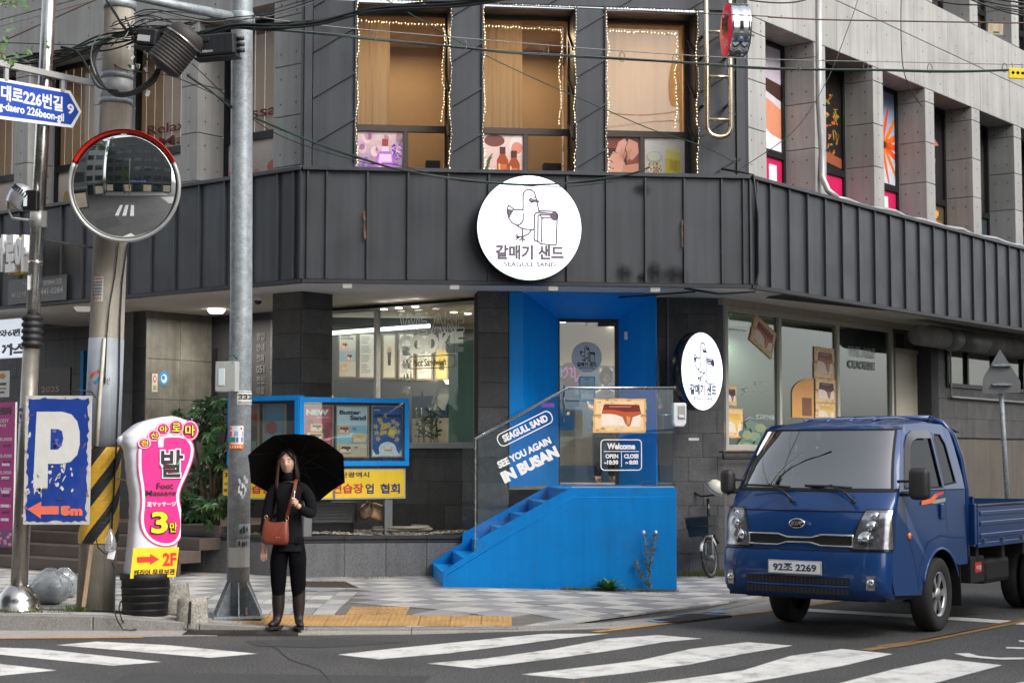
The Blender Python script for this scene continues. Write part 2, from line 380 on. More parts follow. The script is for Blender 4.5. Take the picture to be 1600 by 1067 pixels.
M_.curtain=curtain_mat()
def frost_mat():
 m=bpy.data.materials.new('frosted_vinyl');m.use_nodes=True;t=m.node_tree;n=t.nodes;L=t.links;n.clear()
 o=n.new('ShaderNodeOutputMaterial');a=n.new('ShaderNodeBsdfDiffuse');a.inputs[0].default_value=(.86,.9,.9,1);b=n.new('ShaderNodeBsdfTranslucent');b.inputs[0].default_value=(.9,.93,.93,1)
 x=n.new('ShaderNodeMixShader');x.inputs[0].default_value=.5;L.new(a.outputs[0],x.inputs[1]);L.new(b.outputs[0],x.inputs[2]);L.new(x.outputs[0],o.inputs[0]);return m
M_.frost=frost_mat()
def stain_mat():
 m=bpy.data.materials.new('soot_smudge');m.use_nodes=True;t=m.node_tree;n=t.nodes;L=t.links;n.clear()
 o=n.new('ShaderNodeOutputMaterial');a=n.new('ShaderNodeBsdfDiffuse');a.inputs[0].default_value=(.018,.018,.020,1);b=n.new('ShaderNodeBsdfTransparent')
 tc=n.new('ShaderNodeTexCoord');mp=n.new('ShaderNodeMapping');mp.inputs['Location'].default_value=(-1,0,-1);mp.inputs['Scale'].default_value=(2,0,2);g=n.new('ShaderNodeTexGradient');g.gradient_type='SPHERICAL'
 ns=n.new('ShaderNodeTexNoise');ns.inputs['Scale'].default_value=5;mu=n.new('ShaderNodeMath');mu.operation='MULTIPLY';cl=n.new('ShaderNodeMath');cl.operation='MULTIPLY';cl.inputs[1].default_value=1.35;cl.use_clamp=True
 L.new(tc.outputs['Generated'],mp.inputs[0]);L.new(mp.outputs[0],g.inputs[0]);L.new(tc.outputs['Generated'],ns.inputs['Vector']);L.new(g.outputs['Fac'],mu.inputs[0]);L.new(ns.outputs['Fac'],mu.inputs[1]);L.new(mu.outputs[0],cl.inputs[0])
 x=n.new('ShaderNodeMixShader');L.new(cl.outputs[0],x.inputs[0]);L.new(b.outputs[0],x.inputs[1]);L.new(a.outputs[0],x.inputs[2]);L.new(x.outputs[0],o.inputs[0]);return m
M_.soot=stain_mat()
M_.dkletter=mat('faded_grey_letter',(.13,.13,.13),.6,0,0)
M_.pinkp=mat('magenta_panel',K_(205,22,88),.5,0,.04,4)
def add_wave_bump(m,scale=55,dist=.004,strength=.5):
 t=m.node_tree;n=t.nodes;L=t.links;b=n['Principled BSDF']
 tc=n.new('ShaderNodeTexCoord');w1=n.new('ShaderNodeTexWave');w2=n.new('ShaderNodeTexWave')
 for w,d in((w1,'DIAGONAL'),(w2,'DIAGONAL')):
  w.bands_direction=d;w.inputs['Scale'].default_value=scale
 mp=n.new('ShaderNodeMapping');mp.inputs['Scale'].default_value=(-1,1,1)
 L.new(tc.outputs['Object'],w1 .inputs[0]);L.new(tc.outputs['Object'],mp.inputs[0]);L.new(mp.outputs[0],w2 .inputs[0])
 mu=n.new('ShaderNodeMath');mu.operation='MULTIPLY';L.new(w1 .outputs['Fac'],mu.inputs[0]);L.new(w2 .outputs['Fac'],mu.inputs[1])
 bp=n.new('ShaderNodeBump');bp.inputs['Strength'].default_value=strength;bp.inputs['Distance'].default_value=dist
 L.new(mu.outputs[0],bp.inputs['Height']);L.new(bp.outputs[0],b.inputs['Normal'])
add_wave_bump(M_.blue_plate,16,.005,.45)
# lettering and flat print
_txt={}
def text_mesh(s,bold=0.0,ext=0.0):
 k=(s,bold,ext)
 if k not in _txt:
  c=bpy.data.curves.new('lettering','FONT');c.body=s;c.size=1;c.offset=bold;c.extrude=ext;c.resolution_u=3
  c.align_x='LEFT';c.fill_mode='BOTH' if ext else 'FRONT'
  o=bpy.data.objects.new('lettering_tmp',c)
  me=bpy.data.meshes.new_from_object(o)
  bpy.data.objects.remove(o);_txt[k]=me
 return _txt[k]
def text(s,M,s0,z0,s1,z1,d,m,parent=None,bold=0.0,thick=0.0,shear=0.0,rot=0.0,name='lettering',**k):
 """lettering fitted into the rectangle s0..s1, z0..z1 of frame M, on its plane at depth d (front side -d)"""
 src=text_mesh(s,bold,.5 if thick else 0.0)
 me=src.copy();me.name=name
 xs=[v.co.x for v in me.vertices];ys=[v.co.y for v in me.vertices]
 if not xs:return None
 x0,x1,y0,y1=min(xs),max(xs),min(ys),max(ys)
 w=s1-s0;h=z1-z0;kx=w/max(x1-x0,1e-6);ky=h/max(y1-y0,1e-6)
 cx,cz=(s0+s1)/2,(z0+z1)/2;ca,sa=math.cos(rot),math.sin(rot)
 for v in me.vertices:
  a=(v.co.x-x0)*kx-w/2;b=(v.co.y-y0)*ky-h/2;a+=shear*b
  v.co=(cx+a*ca-b*sa,d-v.co.z*thick,cz+a*sa+b*ca)
 me.materials.clear();me.materials.append(m);me.update()
 return tag(put(name,me,M,parent),**k)
class Art:
 """flat print laid out in 0..1 coordinates of a rectangle (x right, y up)"""
 def __init__(self,s0,z0,s1,z1,d,step=.0006):
  self.r=(s0,z0,s1,z1);self.d=d;self.st=step;self.k=0
  self.v=[];self.f=[];self.c=[]
 def _p(self,x,y):s0,z0,s1,z1=self.r;return(s0+(s1-s0)*x,self.d-self.st*self.k,z0+(z1-z0)*y)
 def poly(self,pts,col):
  b=len(self.v);self.v+=[self._p(*p)for p in pts];self.f.append(tuple(range(b,b+len(pts))));self.c.append(col);self.k+=1;return self
 def rect(self,x0,y0,x1,y1,col):return self.poly([(x0,y0),(x1,y0),(x1,y1),(x0,y1)],col)
 def ell(self,cx,cy,rx,ry,col,n=18,a=0.0,jit=0.0,rnd=random):
  p=[]
  for k in range(n):
   t=2*math.pi*k/n;j=1+rnd.uniform(-jit,jit)
   x=rx*j*math.cos(t);y=ry*j*math.sin(t)
   p.append((cx+x*math.cos(a)-y*math.sin(a),cy+x*math.sin(a)+y*math.cos(a)))
  return self.poly(p,col)
 def line(self,pts,w,col,asp=1.0):
  for(x0,y0),(x1,y1)in zip(pts[:-1],pts[1:]):
   dx,dy=(x1-x0),(y1-y0)/asp;l=math.hypot(dx,dy)or 1;nx,ny=-dy/l*w/2,dx/l*w/2*asp
   self.poly([(x0+nx,y0+ny),(x0-nx,y0-ny),(x1-nx,y1-ny),(x1+nx,y1+ny)],col);self.k-=1
  self.k+=1;return self
 def grad(self,x0,y0,x1,y1,c0,c1,n=12):
  for i in range(n):
   t=(i+.5)/n;a=y0+(y1-y0)*i/n;b=y0+(y1-y0)*(i+1)/n
   self.rect(x0,a,x1,b,tuple(c0[j]*(1-t)+c1[j]*t for j in range(3)));self.k-=1
  self.k+=1;return self
 def make(self,name,M,parent=None,m=None,**k):
  me=bpy.data.meshes.new(name);me.from_pydata(self.v,[],self.f)
  ca=me.color_attributes.new('Col','FLOAT_COLOR','CORNER');i=0
  for f,c in zip(self.f,self.c):
   for _ in f:ca.data[i].color=(*c,1);i+=1
  me.materials.append(m or M_.print);me.update()
  return tag(put(name,me,M,parent),**k)
def mix(a,b,t):return tuple(a[i]*(1-t)+b[i]*t for i in range(3))
# frames of the corner building
S83,C83=math.sin(R(83)),math.cos(R(83))
FLx,FLy=-2.537,19.9
FA=Fr(FLx,FLy,S83,C83)
FAW=5.56
_fr=FA.P(FAW,0,0)
LA=Fr(FLx,FLy,.788,-.616)
RA=Fr(_fr.x,_fr.y,.616,.788)
ZB,ZT,ZS=3.73,5.15,3.80
def sstep(a,b,x):
 t=max(0,min(1,(x-a)/(b-a)));return t*t*(3-2*t)
def hgt(x,y):
 """sidewalk level above the carriageway"""
 hk=.03+.13*(1-sstep(-4.4,-1.9,x))-.015*sstep(1,3,x)
 hb=.10-.075*sstep(-.8,2.0,x)+.0*y
 ky=15.75+max(0,(x-.3))*1.05
 return hk+(hb-hk)*sstep(0,1.0,(y-ky)/1.3)if x<3 else .02
def clip(poly,a,b):
 """keep the part of poly left of the line a->b"""
 out=[];n=len(poly)
 def side(p):return(b[0]-a[0])*(p[1]-a[1])-(b[1]-a[1])*(p[0]-a[0])
 for i in range(n):
  p,q=poly[i],poly[(i+1)%n];sp,sq=side(p),side(q)
  if sp>=0:out.append(p)
  if(sp>=0)!=(sq>=0):
   t=sp/(sp-sq);out.append((p[0]+(q[0]-p[0])*t,p[1]+(q[1]-p[1])*t))
 return out
KF=[(-22,31.5),(-13.0,21.2),(-9.2,17.6),(-7.2,16.15),(-5.6,15.78),(-3.9,15.73),(-1.8,15.74),(-.3,15.76),(.49,15.9),(1.27,16.35),(2.0,17.35),(2.56,18.35),(2.93,19.1),(4.6,21.25),(7.5,25.0),(13.0,32.1)]
def offs(pl,w):
 out=[]
 for i,p in enumerate(pl):
  a=pl[max(i-1,0)];b=pl[min(i+1,len(pl)-1)]
  dx,dy=b[0]-a[0],b[1]-a[1];l=math.hypot(dx,dy);out.append((p[0]-dy/l*w,p[1]+dx/l*w))
 return out
KB=offs(KF,.16)
# carriageway and ground
rd=MB();rd.add([(-300,-300,0),(300,-300,0),(300,300,0),(-300,300,0)],[(0,1,2,3)])
road=build('road',rd,M_.asphalt,kind='structure')
def flatpoly(name,pts,z,m,parent=road,px=True,**k):
 ps=[PZ(x,y,0)for x,y in pts]if px else[Vector((x,y,0))for x,y in pts]
 return build(name,MB().add([(p.x,p.y,z)for p in ps],[tuple(range(len(ps)))]),m,parent=parent,**k)
def ribbon(name,pts,w,z,m,parent=road,**k):
 L_,R_=offs(pts,w/2),offs(pts,-w/2);mb=MB()
 vs=[(x,y,z)for x,y in L_]+[(x,y,z)for x,y in R_];n=len(pts)
 mb.add(vs,[(i,i+1,n+i+1,n+i)for i in range(n-1)]);return build(name,mb,m,parent=parent,**k)
stripes=[[(88,1008),(152,1002.6),(260,1008),(402,1021.6),(329,1028)],[(-170,1004),(-60,1006),(0,1012),(60,1014),(252,1034.5),(177,1040.6),(0,1023),(-110,1014)],[(-260,1022),(-120,1029),(0,1037.5),(88.6,1047.6),(0,1056),(-150,1042)],[(-420,1050),(-250,1056),(-60,1078),(-160,1090)],[(528,1023),(600,1015),(700,1005),(800,995),(850,990.5),(952,990),(876,998),(800,1008.5),(700,1021),(592,1030.5)],[(667,1037),(760,1029),(860,1015),(950,998),(1028,992.5),(1098,998),(1040,1003),(960,1016),(860,1030),(742,1044.6)],[(815,1054),(900,1044),(1000,1032),(1080,1014),(1167,1003.5),(1239,1009),(1160,1022),(1080,1038),(980,1052),(896,1061)],[(960,1073),(1060,1062),(1160,1048),(1235,1025),(1316,1014),(1395,1022),(1320,1040),(1210,1060),(1090,1079),(1030,1084)],[(1200,1087),(1310,1068),(1400,1045),(1475,1030),(1566,1039.5),(1470,1065),(1350,1092)],[(1500,1092),(1560,1073),(1640,1058),(1740,1068),(1650,1095)],]
for p in stripes:flatpoly('crosswalk_stripe',p,.005,M_.paintw)
flatpoly('stop_line',[(1263,951),(1481,963.5),(1640,974),(1640,979),(1481,968.5),(1255,955)],.005,M_.paintw)
def pxl(pts):return[tuple(PZ(x,y)[:2])for x,y in pts]
ribbon('yellow_line',pxl([(-300,1004),(-100,999),(0,997.5),(120,997),(224,996)]),.07,.006,M_.painty)
ribbon('yellow_line',pxl([(930,987.5),(1000,979),(1100,966.5),(1200,954.5),(1260,946),(1330,936),(1400,925)]),.11,.006,M_.painty)
ribbon('faded_yellow_line',pxl([(1352,1016),(1420,1006),(1500,990),(1600,970),(1700,948)]),.12,.006,M_.painty_old)
ribbon('faded_yellow_line',pxl([(1370,1010),(1440,1000),(1520,984),(1620,963)]),.05,.006,M_.painty_old)
ribbon('white_road_marking',pxl([(1502,1021),(1520,1026),(1560,1029.5),(1620,1029),(1670,1024)]),.13,.006,M_.paintw)
ribbon('white_road_marking',pxl([(1572,1012.5),(1610,1013.5),(1660,1015)]),.14,.006,M_.paintw)
ribbon('white_road_marking',pxl([(1592,1002),(1640,1003.5)]),.12,.006,M_.paintw)
flatpoly('asphalt_patch',[(-3.0,11.2),(-.8,11.0),(-.6,12.6),(-2.9,12.8)],.003,M_.asphalt_new,px=False)
flatpoly('asphalt_patch',[(-8.6,9.6),(-6.4,8.2),(-5.1,10.1),(-7.2,11.6)],.003,M_.asphalt_new,px=False)
ribbon('road_crack',pxl([(400,1000),(430,1012),(452,1030),(500,1046),(520,1070)]),.012,.0035,M_.joint)
ribbon('road_crack',pxl([(1180,1040),(1120,1050),(1090,1062),(1080,1090)]),.010,.0035,M_.joint)
flatpoly('asphalt_patch',[(380,1001),(520,998),(640,1003),(500,1012),(400,1009)],.003,M_.asphalt_new)
for i in range(3):
 x=-6.3+i*.95
 flatpoly('crosswalk_stripe',[(x,4.2),(x+.48,4.2),(x+.48,8.2),(x,8.2)],.005,M_.paintw,px=False)
for i in range(6):
 y=3.2-i*.9
 flatpoly('crosswalk_stripe',[(2.5,y),(6.5,y),(6.5,y+.45),(2.5,y+.45)],.005,M_.paintw,px=False)
GO=pxl([(-760,1100),(-300,1012),(0,997),(225,996),(300,993.5),(500,992),(750,990),(900,987.5),(1000,979),(1100,967),(1200,955)])+[(3.62,18.95),(5.0,20.75),(7.9,24.5),(13.4,31.6)]
def walk(pl,step):
 out=[pl[0]];acc=0
 for a,b in zip(pl[:-1],pl[1:]):
  l=math.hypot(b[0]-a[0],b[1]-a[1]);t=step-acc
  while t<=l:
   out.append((a[0]+(b[0]-a[0])*t/l,a[1]+(b[1]-a[1])*t/l));t+=step
  acc=(acc+l)%step
 out.append(pl[-1]);return out
def nearest(pl,p):
 best=None
 for a,b in zip(pl[:-1],pl[1:]):
  dx,dy=b[0]-a[0],b[1]-a[1];t=max(0,min(1,((p[0]-a[0])*dx+(p[1]-a[1])*dy)/(dx*dx+dy*dy)))
  q=(a[0]+dx*t,a[1]+dy*t);d=math.hypot(p[0]-q[0],p[1]-q[1])
  if best is None or d<best[0]:best=(d,q)
 return best[1]
gut=put('gutter',None);tag(gut,kind='structure')
GW=walk(KF[1:-1],2.0)
for a,b in zip(GW[:-1],GW[1:]):
 qa,qb=nearest(GO,a),nearest(GO,b)
 if math.hypot(a[0]-qa[0],a[1]-qa[1])>1.1:continue
 g=.004
 build('gutter_slab',MB().add([(a[0]+g,a[1],.012),(b[0]-g,b[1],.012),(qb[0]-g,qb[1],.009),(qa[0]+g,qa[1],.009),(a[0]+g,a[1],-.02),(b[0]-g,b[1],-.02),(qb[0]-g,qb[1],-.02),(qa[0]+g,qa[1],-.02)],[(0,1,2,3),(3,2,6,7),(1,0,4,5),(0,3,7,4),(2,1,5,6)]),M_.gutter,parent=gut)
kerb=put('kerb',None);tag(kerb,kind='structure')
for a,b in zip(walk(KF[1:-1],1.0)[:-1],walk(KF[1:-1],1.0)[1:]):
 dx,dy=b[0]-a[0],b[1]-a[1];l=math.hypot(dx,dy)
 if l<.05:continue
 g=.004;ux,uy=dx/l,dy/l;nx,ny=-uy*.16,ux*.16
 A=(a[0]+ux*g,a[1]+uy*g);B=(b[0]-ux*g,b[1]-uy*g)
 def zz(p):return max(hgt(p[0],p[1]),.022)
 vs=[(A[0],A[1],-.02),(B[0],B[1],-.02),(B[0]+nx,B[1]+ny,-.02),(A[0]+nx,A[1]+ny,-.02),(A[0],A[1],zz(A)),(B[0],B[1],zz(B)),(B[0]+nx,B[1]+ny,zz(B)),(A[0]+nx,A[1]+ny,zz(A))]
 build('kerb_stone',MB().add(vs,[(0,3,2,1),(4,5,6,7),(0,1,5,4),(1,2,6,5),(2,3,7,6),(3,0,4,7)]),M_.kerb,parent=kerb,bevel=.008,seg=1)
CL=KB[1:-1]
bed=MB()
def kerb_clip(poly):
 for a,b in zip(CL[:-1],CL[1:]):
  poly=clip(poly,a,b)
  if len(poly)<3:return[]
 return poly
for i in range(-26,24):
 for j in range(0,26):
  x,y=i*.6,15.6+j*.6
  p=kerb_clip([(x,y),(x+.6,y),(x+.6,y+.6),(x,y+.6)])
  if len(p)>=3:bed.add([(q[0],q[1],hgt(*q)-.006)for q in p],[tuple(range(len(p)))])
sidewalk=build('sidewalk',bed,M_.sub,kind='structure')
PLT=[(-4.80,22.68),(-4.59,22.55),(-2.67,21.33),(-1.10,21.52),(.30,21.70)]
def LA_d(x,y):return(Vector((x,y,0))-LA.o).dot(LA.n)
def hidden(x,y):
 if x<-.9:
  for a,b in zip(PLT[:-1],PLT[1:]):
   if a[0]<=x<b[0]and y>a[1]+(b[1]-a[1])*(x-a[0])/(b[0]-a[0])+.3:return True
  return(y>22.6 if x>-4.8 else LA_d(x,y)>-.2)
 q=Vector((x,y,0))-FA.o;s,d=q.dot(FA.u),q.dot(FA.n)
 if 1.9<s<4.4 and-.2<d:return True
 return y>22.9+(x-2)*1.25 if x>2 else y>22.9
TS=.42;U=Vector((.616,.788));V=Vector((-.788,.616))
def tile_mesh(w,l,h=.02,b=.004,kind='plain'):
 m=MB();m.box(-w/2+.003,w/2-.003,-l/2+.003,l/2-.003,-h,0)
 if kind=='bars':
  for k in range(5):x=-w/2+w*(k+.5)/5;m.box(x-.012,x+.012,-l/2+.02,l/2-.02,0,.006)
 if kind=='dots':
  for i in range(6):
   for j in range(6):
    x=-w/2+w*(i+.5)/6;y=-l/2+l*(j+.5)/6;r=.013
    m.add([(x-r,y-r,0),(x+r,y-r,0),(x+r,y+r,0),(x-r,y+r,0),(x,y,.007)],[(0,1,4),(1,2,4),(2,3,4),(3,0,4)])
 return m
t_w=tile_mesh(TS,TS).mesh('paving_tile',M_.tile_w);t_g=tile_mesh(TS,TS).mesh('paving_tile',M_.tile_g)
r_w=tile_mesh(.215,.50).mesh('paving_tile',M_.tile_w);r_g=tile_mesh(.215,.50).mesh('paving_tile',M_.tile_g)
y_d=tile_mesh(.3,.3,kind='dots').mesh('tactile_tile',M_.tile_y);y_b=tile_mesh(.3,.3,kind='bars').mesh('tactile_tile',M_.tile_y)
def ground_M(x,y,ang,z=0):
 e=.1;gx=(hgt(x+e,y)-hgt(x-e,y))/(2*e);gy=(hgt(x,y+e)-hgt(x,y-e))/(2*e)
 n=Vector((-gx,-gy,1)).normalized();X=Vector((math.cos(ang),math.sin(ang),0));X=(X-n*X.dot(n)).normalized();Y=n.cross(X)
 return Matrix(((X.x,Y.x,n.x,x),(X.y,Y.y,n.y,y),(X.z,Y.z,n.z,hgt(x,y)+z),(0,0,0,1)))
TACT=[(-2.55+.3*k,16.10+.3*r)for k in range(9)for r in range(2)]
def in_tact(x,y):
 return(-2.72<x<.22 and 15.8<y<16.56)or(-1.68<x<-1.02 and y<17.28)
def in_rect(x,y):return-3.3<x<-1.68 and 16.4<y<19.3
cells=[]
for i in range(-60,60):
 for j in range(-60,60):
  c=U*(i*TS)+V*(j*TS)+Vector((-1.0,19.0));x,y=c
  if not(-8.5<x<5.2 and 15.6<y<27)or hidden(x,y):continue
  q=[(x+(U.x*a+V.x*b)*(TS/2-.003),y+(U.y*a+V.y*b)*(TS/2-.003))for a,b in((-1,-1),(1,-1),(1,1),(-1,1))]
  kc=kerb_clip(q)
  if len(kc)<3:continue
  whole=len(kc)==4 and all(abs(kc[k][0]-q[k][0])+abs(kc[k][1]-q[k][1])<1e-6 for k in range(4))
  if in_tact(x,y)or(in_rect(x,y)):continue
  cells.append((math.hypot(x,y)-(0 if-5.2<x<2.8 else-3),x,y,(i+j)%2,kc,whole))
cells.sort(key=lambda c:c[0])
rest=MB()
for n_,(_,x,y,par,kc,whole)in enumerate(cells):
 if n_<255:
  if whole:put('paving_tile',t_w if par else t_g,ground_M(x,y,math.atan2(U.y,U.x)+random.uniform(-.006,.006),random.uniform(-.003,.002)),sidewalk)
  else:
   vs=[(p[0],p[1],hgt(*p))for p in kc]+[(p[0],p[1],hgt(*p)-.02)for p in kc];k=len(kc)
   build('paving_tile',MB().add(vs,[tuple(range(k))]+[((a+1)%k,a,k+a,k+(a+1)%k)for a in range(k)]),getattr(M_,'tile_w' if par else 'tile_g'),parent=sidewalk)
 else:
  rest.add([(p[0],p[1],hgt(*p))for p in kc],[tuple(range(len(kc)))],par)
if rest.f:build('far_paving_tiles',rest,[M_.tile_g,M_.tile_w],parent=sidewalk,kind='stuff')
for a in range(7):
 for b in range(6):
  x=-3.19+.22*a;y=16.82+.5*b
  if y>19.2:continue
  if(x+.12>-1.68):continue
  put('paving_tile',(r_w if(b+(a//2))%2 else r_g),ground_M(x,y,0,.001),sidewalk)
for x,y in TACT:put('tactile_tile',y_d,ground_M(x,y,0,.002),sidewalk)
for a in range(2):
 for b in range(2):put('tactile_tile',y_b,ground_M(-1.50+.3*a,16.72+.3*b,0,.002),sidewalk)
def grate(name,label,cat,quad,m,z,bars=0):
 ps=[PZ(x,y,z)for x,y in quad]
 t=thing(name,label,cat)
 build('frame',MB().add([(p.x,p.y,z)for p in ps]+[(p.x,p.y,z-.02)for p in ps],[(0,1,2,3),(0,4,5,1),(1,5,6,2),(2,6,7,3),(3,7,4,0)]),M_.iron,parent=t)
 g=MB()
 for k in range(bars):
  f=(k+.5)/bars;a=ps[0].lerp(ps[1],f);b=ps[3].lerp(ps[2],f);w=(ps[1]-ps[0]).normalized()*.012
  g.add([(a-w)+Vector((0,0,.006)),(a+w)+Vector((0,0,.006)),(b+w)+Vector((0,0,.006)),(b-w)+Vector((0,0,.006))],[(0,1,2,3)])
 if bars:build('grating',g,m,parent=t,kind='stuff')
 return t
grate('drain_grate','long rusty drain grating in the gutter at the woman\'s feet','drain',[(285,990.5),(466,991.5),(466,981),(300,980)],M_.black,.014,30)
grate('drain_cover','dark square drain cover edged with pale blue paint at the kerb bend','drain',[(996,967),(1060,971),(1143,961),(1080,958.5)],M_.black,.020,12)
grate('manhole_cover','brown iron access cover flush with the paving below the planter','manhole cover',[(473,917),(562,918),(540,908),(473,908)],M_.iron,.102,6)
flatpoly('blue_paint_mark',[(1095,956.5),(1130,956),(1136,959.5),(1116,959.8)],.021,M_.paintb)
flatpoly('blue_paint_mark',[(1003,971.5),(1025,971),(1052,973.5),(1030,974)],.0185,M_.paintb)
# the corner building
bld=thing('corner_building','grey corner building with zinc fascia, concrete fins and a blue shop entrance','building')
_bc={}
def cbox(name,fr,s0,s1,d0,d1,z0,z1,m,parent,bevel=0.0,seg=1,**k):
 """box part in a wall frame; equal sizes share one mesh"""
 w,l,h=round(s1-s0,3),round(d1-d0,3),round(z1-z0,3)
 key=(name,w,l,h,m.name)
 if key not in _bc:_bc[key]=MB().box(-w/2,w/2,-l/2,l/2,-h/2,h/2).mesh(name,m)
 return tag(put(name,_bc[key],fr.at((s0+s1)/2,(d0+d1)/2,(z0+z1)/2),parent,bevel,seg),**k)
# zinc fascia: tall panels with standing seams
def fascia(fr,edges,z0=ZB,z1=ZT):
 for a,b in zip(edges[:-1],edges[1:]):
  w=b-a;key=('fp',round(w,3))
  if key not in _bc:
   m=MB();m.box(.003,w-.003,.0,.05,z0+.05,z1-.055)
   m.box(w-.016,w+.010,-.038,.002,z0+.05,z1-.055)
   _bc[key]=m.mesh('fascia_panel',M_.clad)
  put('fascia_panel',_bc[key],fr.M@Matrix.Translation((a,0,0)),bld,.003,1)
 cbox('cap_flashing',fr,edges[0],edges[-1],-.055,.42,z1-.05,z1,M_.clad,bld,.006)
 cbox('drip_edge',fr,edges[0],edges[-1],-.03,.06,z0-.0,z0+.045,M_.clad_trim,bld)
mid=lambda z0,z1:(z0+z1)/2
fs=[.0]+[FA.s(p)for p in(479,509,573,637,700,764,826,887,949,1010,1071,1130,1164)]+[FAW]
fs=[x for i,x in enumerate(fs)if i==0 or x>fs[i-1]+.03]
fascia(FA,fs)
s433=LA.s(433)
fascia(LA,[s433-.475*k for k in range(17,-1,-1)]+[-.13,0])
fascia(RA,[0,.13,.47]+[.47+.5*k for k in range(1,34)])
def pxquad(fr,name,x0,y0,x1,y1,d,m,parent,th=.004,**k):
 a,b=fr.sz(x0,y0,d),fr.sz(x1,y1,d)
 return cbox(name,fr,a[0],b[0],d-th,d,b[1],a[1],m,parent,**k)
for x,y0,y1 in((570,330,374),(1066,344,386)):
 a=FA.sz(x-3,y0,-.04);b=FA.sz(x+3,y1,-.04);mb=MB();rn=random.Random(int(x))
 pts=[];
 for k in range(9):pts.append((a[0]+rn.uniform(.004,.024),a[1]+(b[1]-a[1])*k/8))
 for k in range(8,-1,-1):pts.append((b[0]-rn.uniform(.004,.024),a[1]+(b[1]-a[1])*k/8))
 mb.prism(pts,-.044,-.040);build('rust_patch',mb,M_.rust,FA.M,bld)
for x0,y0,x1,y1 in((958,410,992,448),(992,424,1012,447),(1004,405,1040,452),(1030,412,1080,452),(985,285,1020,310)):
 p_,q_=FA.sz(x0,y1,-.002),FA.sz(x1,y0,-.002);build('soot_smudge',MB().add([(p_[0],-.003,p_[1]),(q_[0],-.003,p_[1]),(q_[0],-.003,q_[1]),(p_[0],-.003,q_[1])],[(0,1,2,3)]),M_.soot,FA.M,bld)
# soffit (one ceiling under the overhang)
def ppt(fr,s,d):p=fr.P(s,d,0);return(p.x,p.y)
sof=MB()
pts=[ppt(LA,-8.5,.03),ppt(LA,0,.03),ppt(FA,FAW,.03),ppt(RA,17,.03),ppt(RA,17,1.9),ppt(RA,2.2,2.2),ppt(LA,-2.5,4.4),ppt(LA,-8.5,9.0)]
sof.add([(x,y,ZS)for x,y in pts]+[(x,y,ZS+.05)for x,y in pts],[tuple(range(8)),tuple(reversed(range(8,16)))])
build('soffit_panel',sof,M_.soffit,parent=bld)
a=RA.P(.35,.06,ZS-.004);
build('sagging_panel',MB().add([tuple(RA.P(.9,.05,ZS-.01)),tuple(RA.P(4.6,.05,ZS-.012)),tuple(RA.P(4.4,.30,ZS-.03)),tuple(RA.P(.95,.34,ZS-.10))],[(0,1,2,3)]),M_.joint,parent=bld)
build('bent_flashing',MB().add([tuple(RA.P(.55,.04,ZB+.06)),tuple(RA.P(1.05,.04,ZB+.02)),tuple(RA.P(.75,.30,ZB-.04)),tuple(RA.P(.45,.30,ZB+.03))],[(0,1,2,3)]),M_.alu,parent=bld)
# concrete: blocks with cast tie holes
def conc(fr,s0,s1,d0,d1,z0,z1,front=1,side=0,name='concrete_panel'):
 """block; front = hole columns on the street face, side: -1 holes on the left face, +1 on the right face"""
 g=.004;w,l,h=s1-s0,d1-d0,z1-z0;key=(name,round(w,3),round(l,3),round(h,3),front,side)
 if key not in _bc:
  m=MB();m.box(g,w-g,0,l,g,h-g)
  rows=[min(.17,h*.25),h-min(.17,h*.25)]
  def hole(o,ux,uz):
   n=6;vs=[]
   for k in range(n):an=2*math.pi*k/n;vs.append(o+ux*.015*math.cos(an)+uz*.015*math.sin(an))
   m.add(vs,[tuple(range(n))],1)
  for z in rows:
   for k in range(front):
    x=w*(k+.5)/front if front<3 else .16+(w-.32)*k/(front-1)
    hole(Vector((x,-.002,z)),Vector((1,0,0)),Vector((0,0,1)))
   if side:
    for k in(.27,.73):hole(Vector((-.002 if side<0 else w+.002,l*k,z)),Vector((0,1,0)),Vector((0,0,1)))
  me=m.mesh(name,[M_.conc,M_.hole],fix=False);_bc[key]=me
 put(name,_bc[key],fr.M@Matrix.Translation((s0,d0,z0)),bld,.006,1)
DU=.36
ZLR=RA.z(1277,68,DU);ZLL=LA.z(352,36,DU)
ZJ=RA.z(1375,196,DU)
FW,FD,PI_=.34,.48,1.84
joints=[ZJ+.64*k for k in range(-5,12)]
def fin(fr,s,side,w=FW,front=1,z1=None,d0=DU,dep=FD):
 top=z1;zs=[ZT-.25]+[z for z in joints if ZT-.25+.1<z<top-.05]+[top]
 for a,b in zip(zs[:-1],zs[1:]):conc(fr,s,s+w,d0,d0+dep,a,b,front,side)
rs=[2.784-FW+PI_*k for k in range(8)]
ZL=ZLR
RW0=RA.s(1165,DU,6.5);RW1=RA.s(1197,DU,6.5)
fin(RA,RW0,0,RW1-RW0,2,ZL)
for s in rs:fin(RA,s,-1,FW,1,ZL)
L0=LA.s(475,DU,6.3);L1=LA.s(427,DU,6.3)
fin(LA,L1,0,L0-L1,2,ZL)
ls=[LA.s(282,DU,6.0)-PI_*k for k in range(4)]
for s in ls:fin(LA,s,1,FW,1,ZL)
ZB2=ZL+1.42;ZL2=ZB2+2.6
def band(fr,s0,s1,z0,z1,w=1.3):
 n=max(1,round((s1-s0)/w));ww=(s1-s0)/n;zm=z0+(z1-z0)*.52
 for k in range(n):
  conc(fr,s0+ww*k,s0+ww*(k+1),DU,DU+.55,z0,zm,2,0);conc(fr,s0+ww*k,s0+ww*(k+1),DU,DU+.55,zm,z1,2,0)
band(RA,RW0,RW0+15.6,ZL,ZB2);band(LA,ls[-1]-.1,L0,ZL,ZB2)
band(RA,RW0,RW0+15.6,ZL2,ZL2+1.4);band(LA,ls[-1]-.1,L0,ZL2,ZL2+1.4)
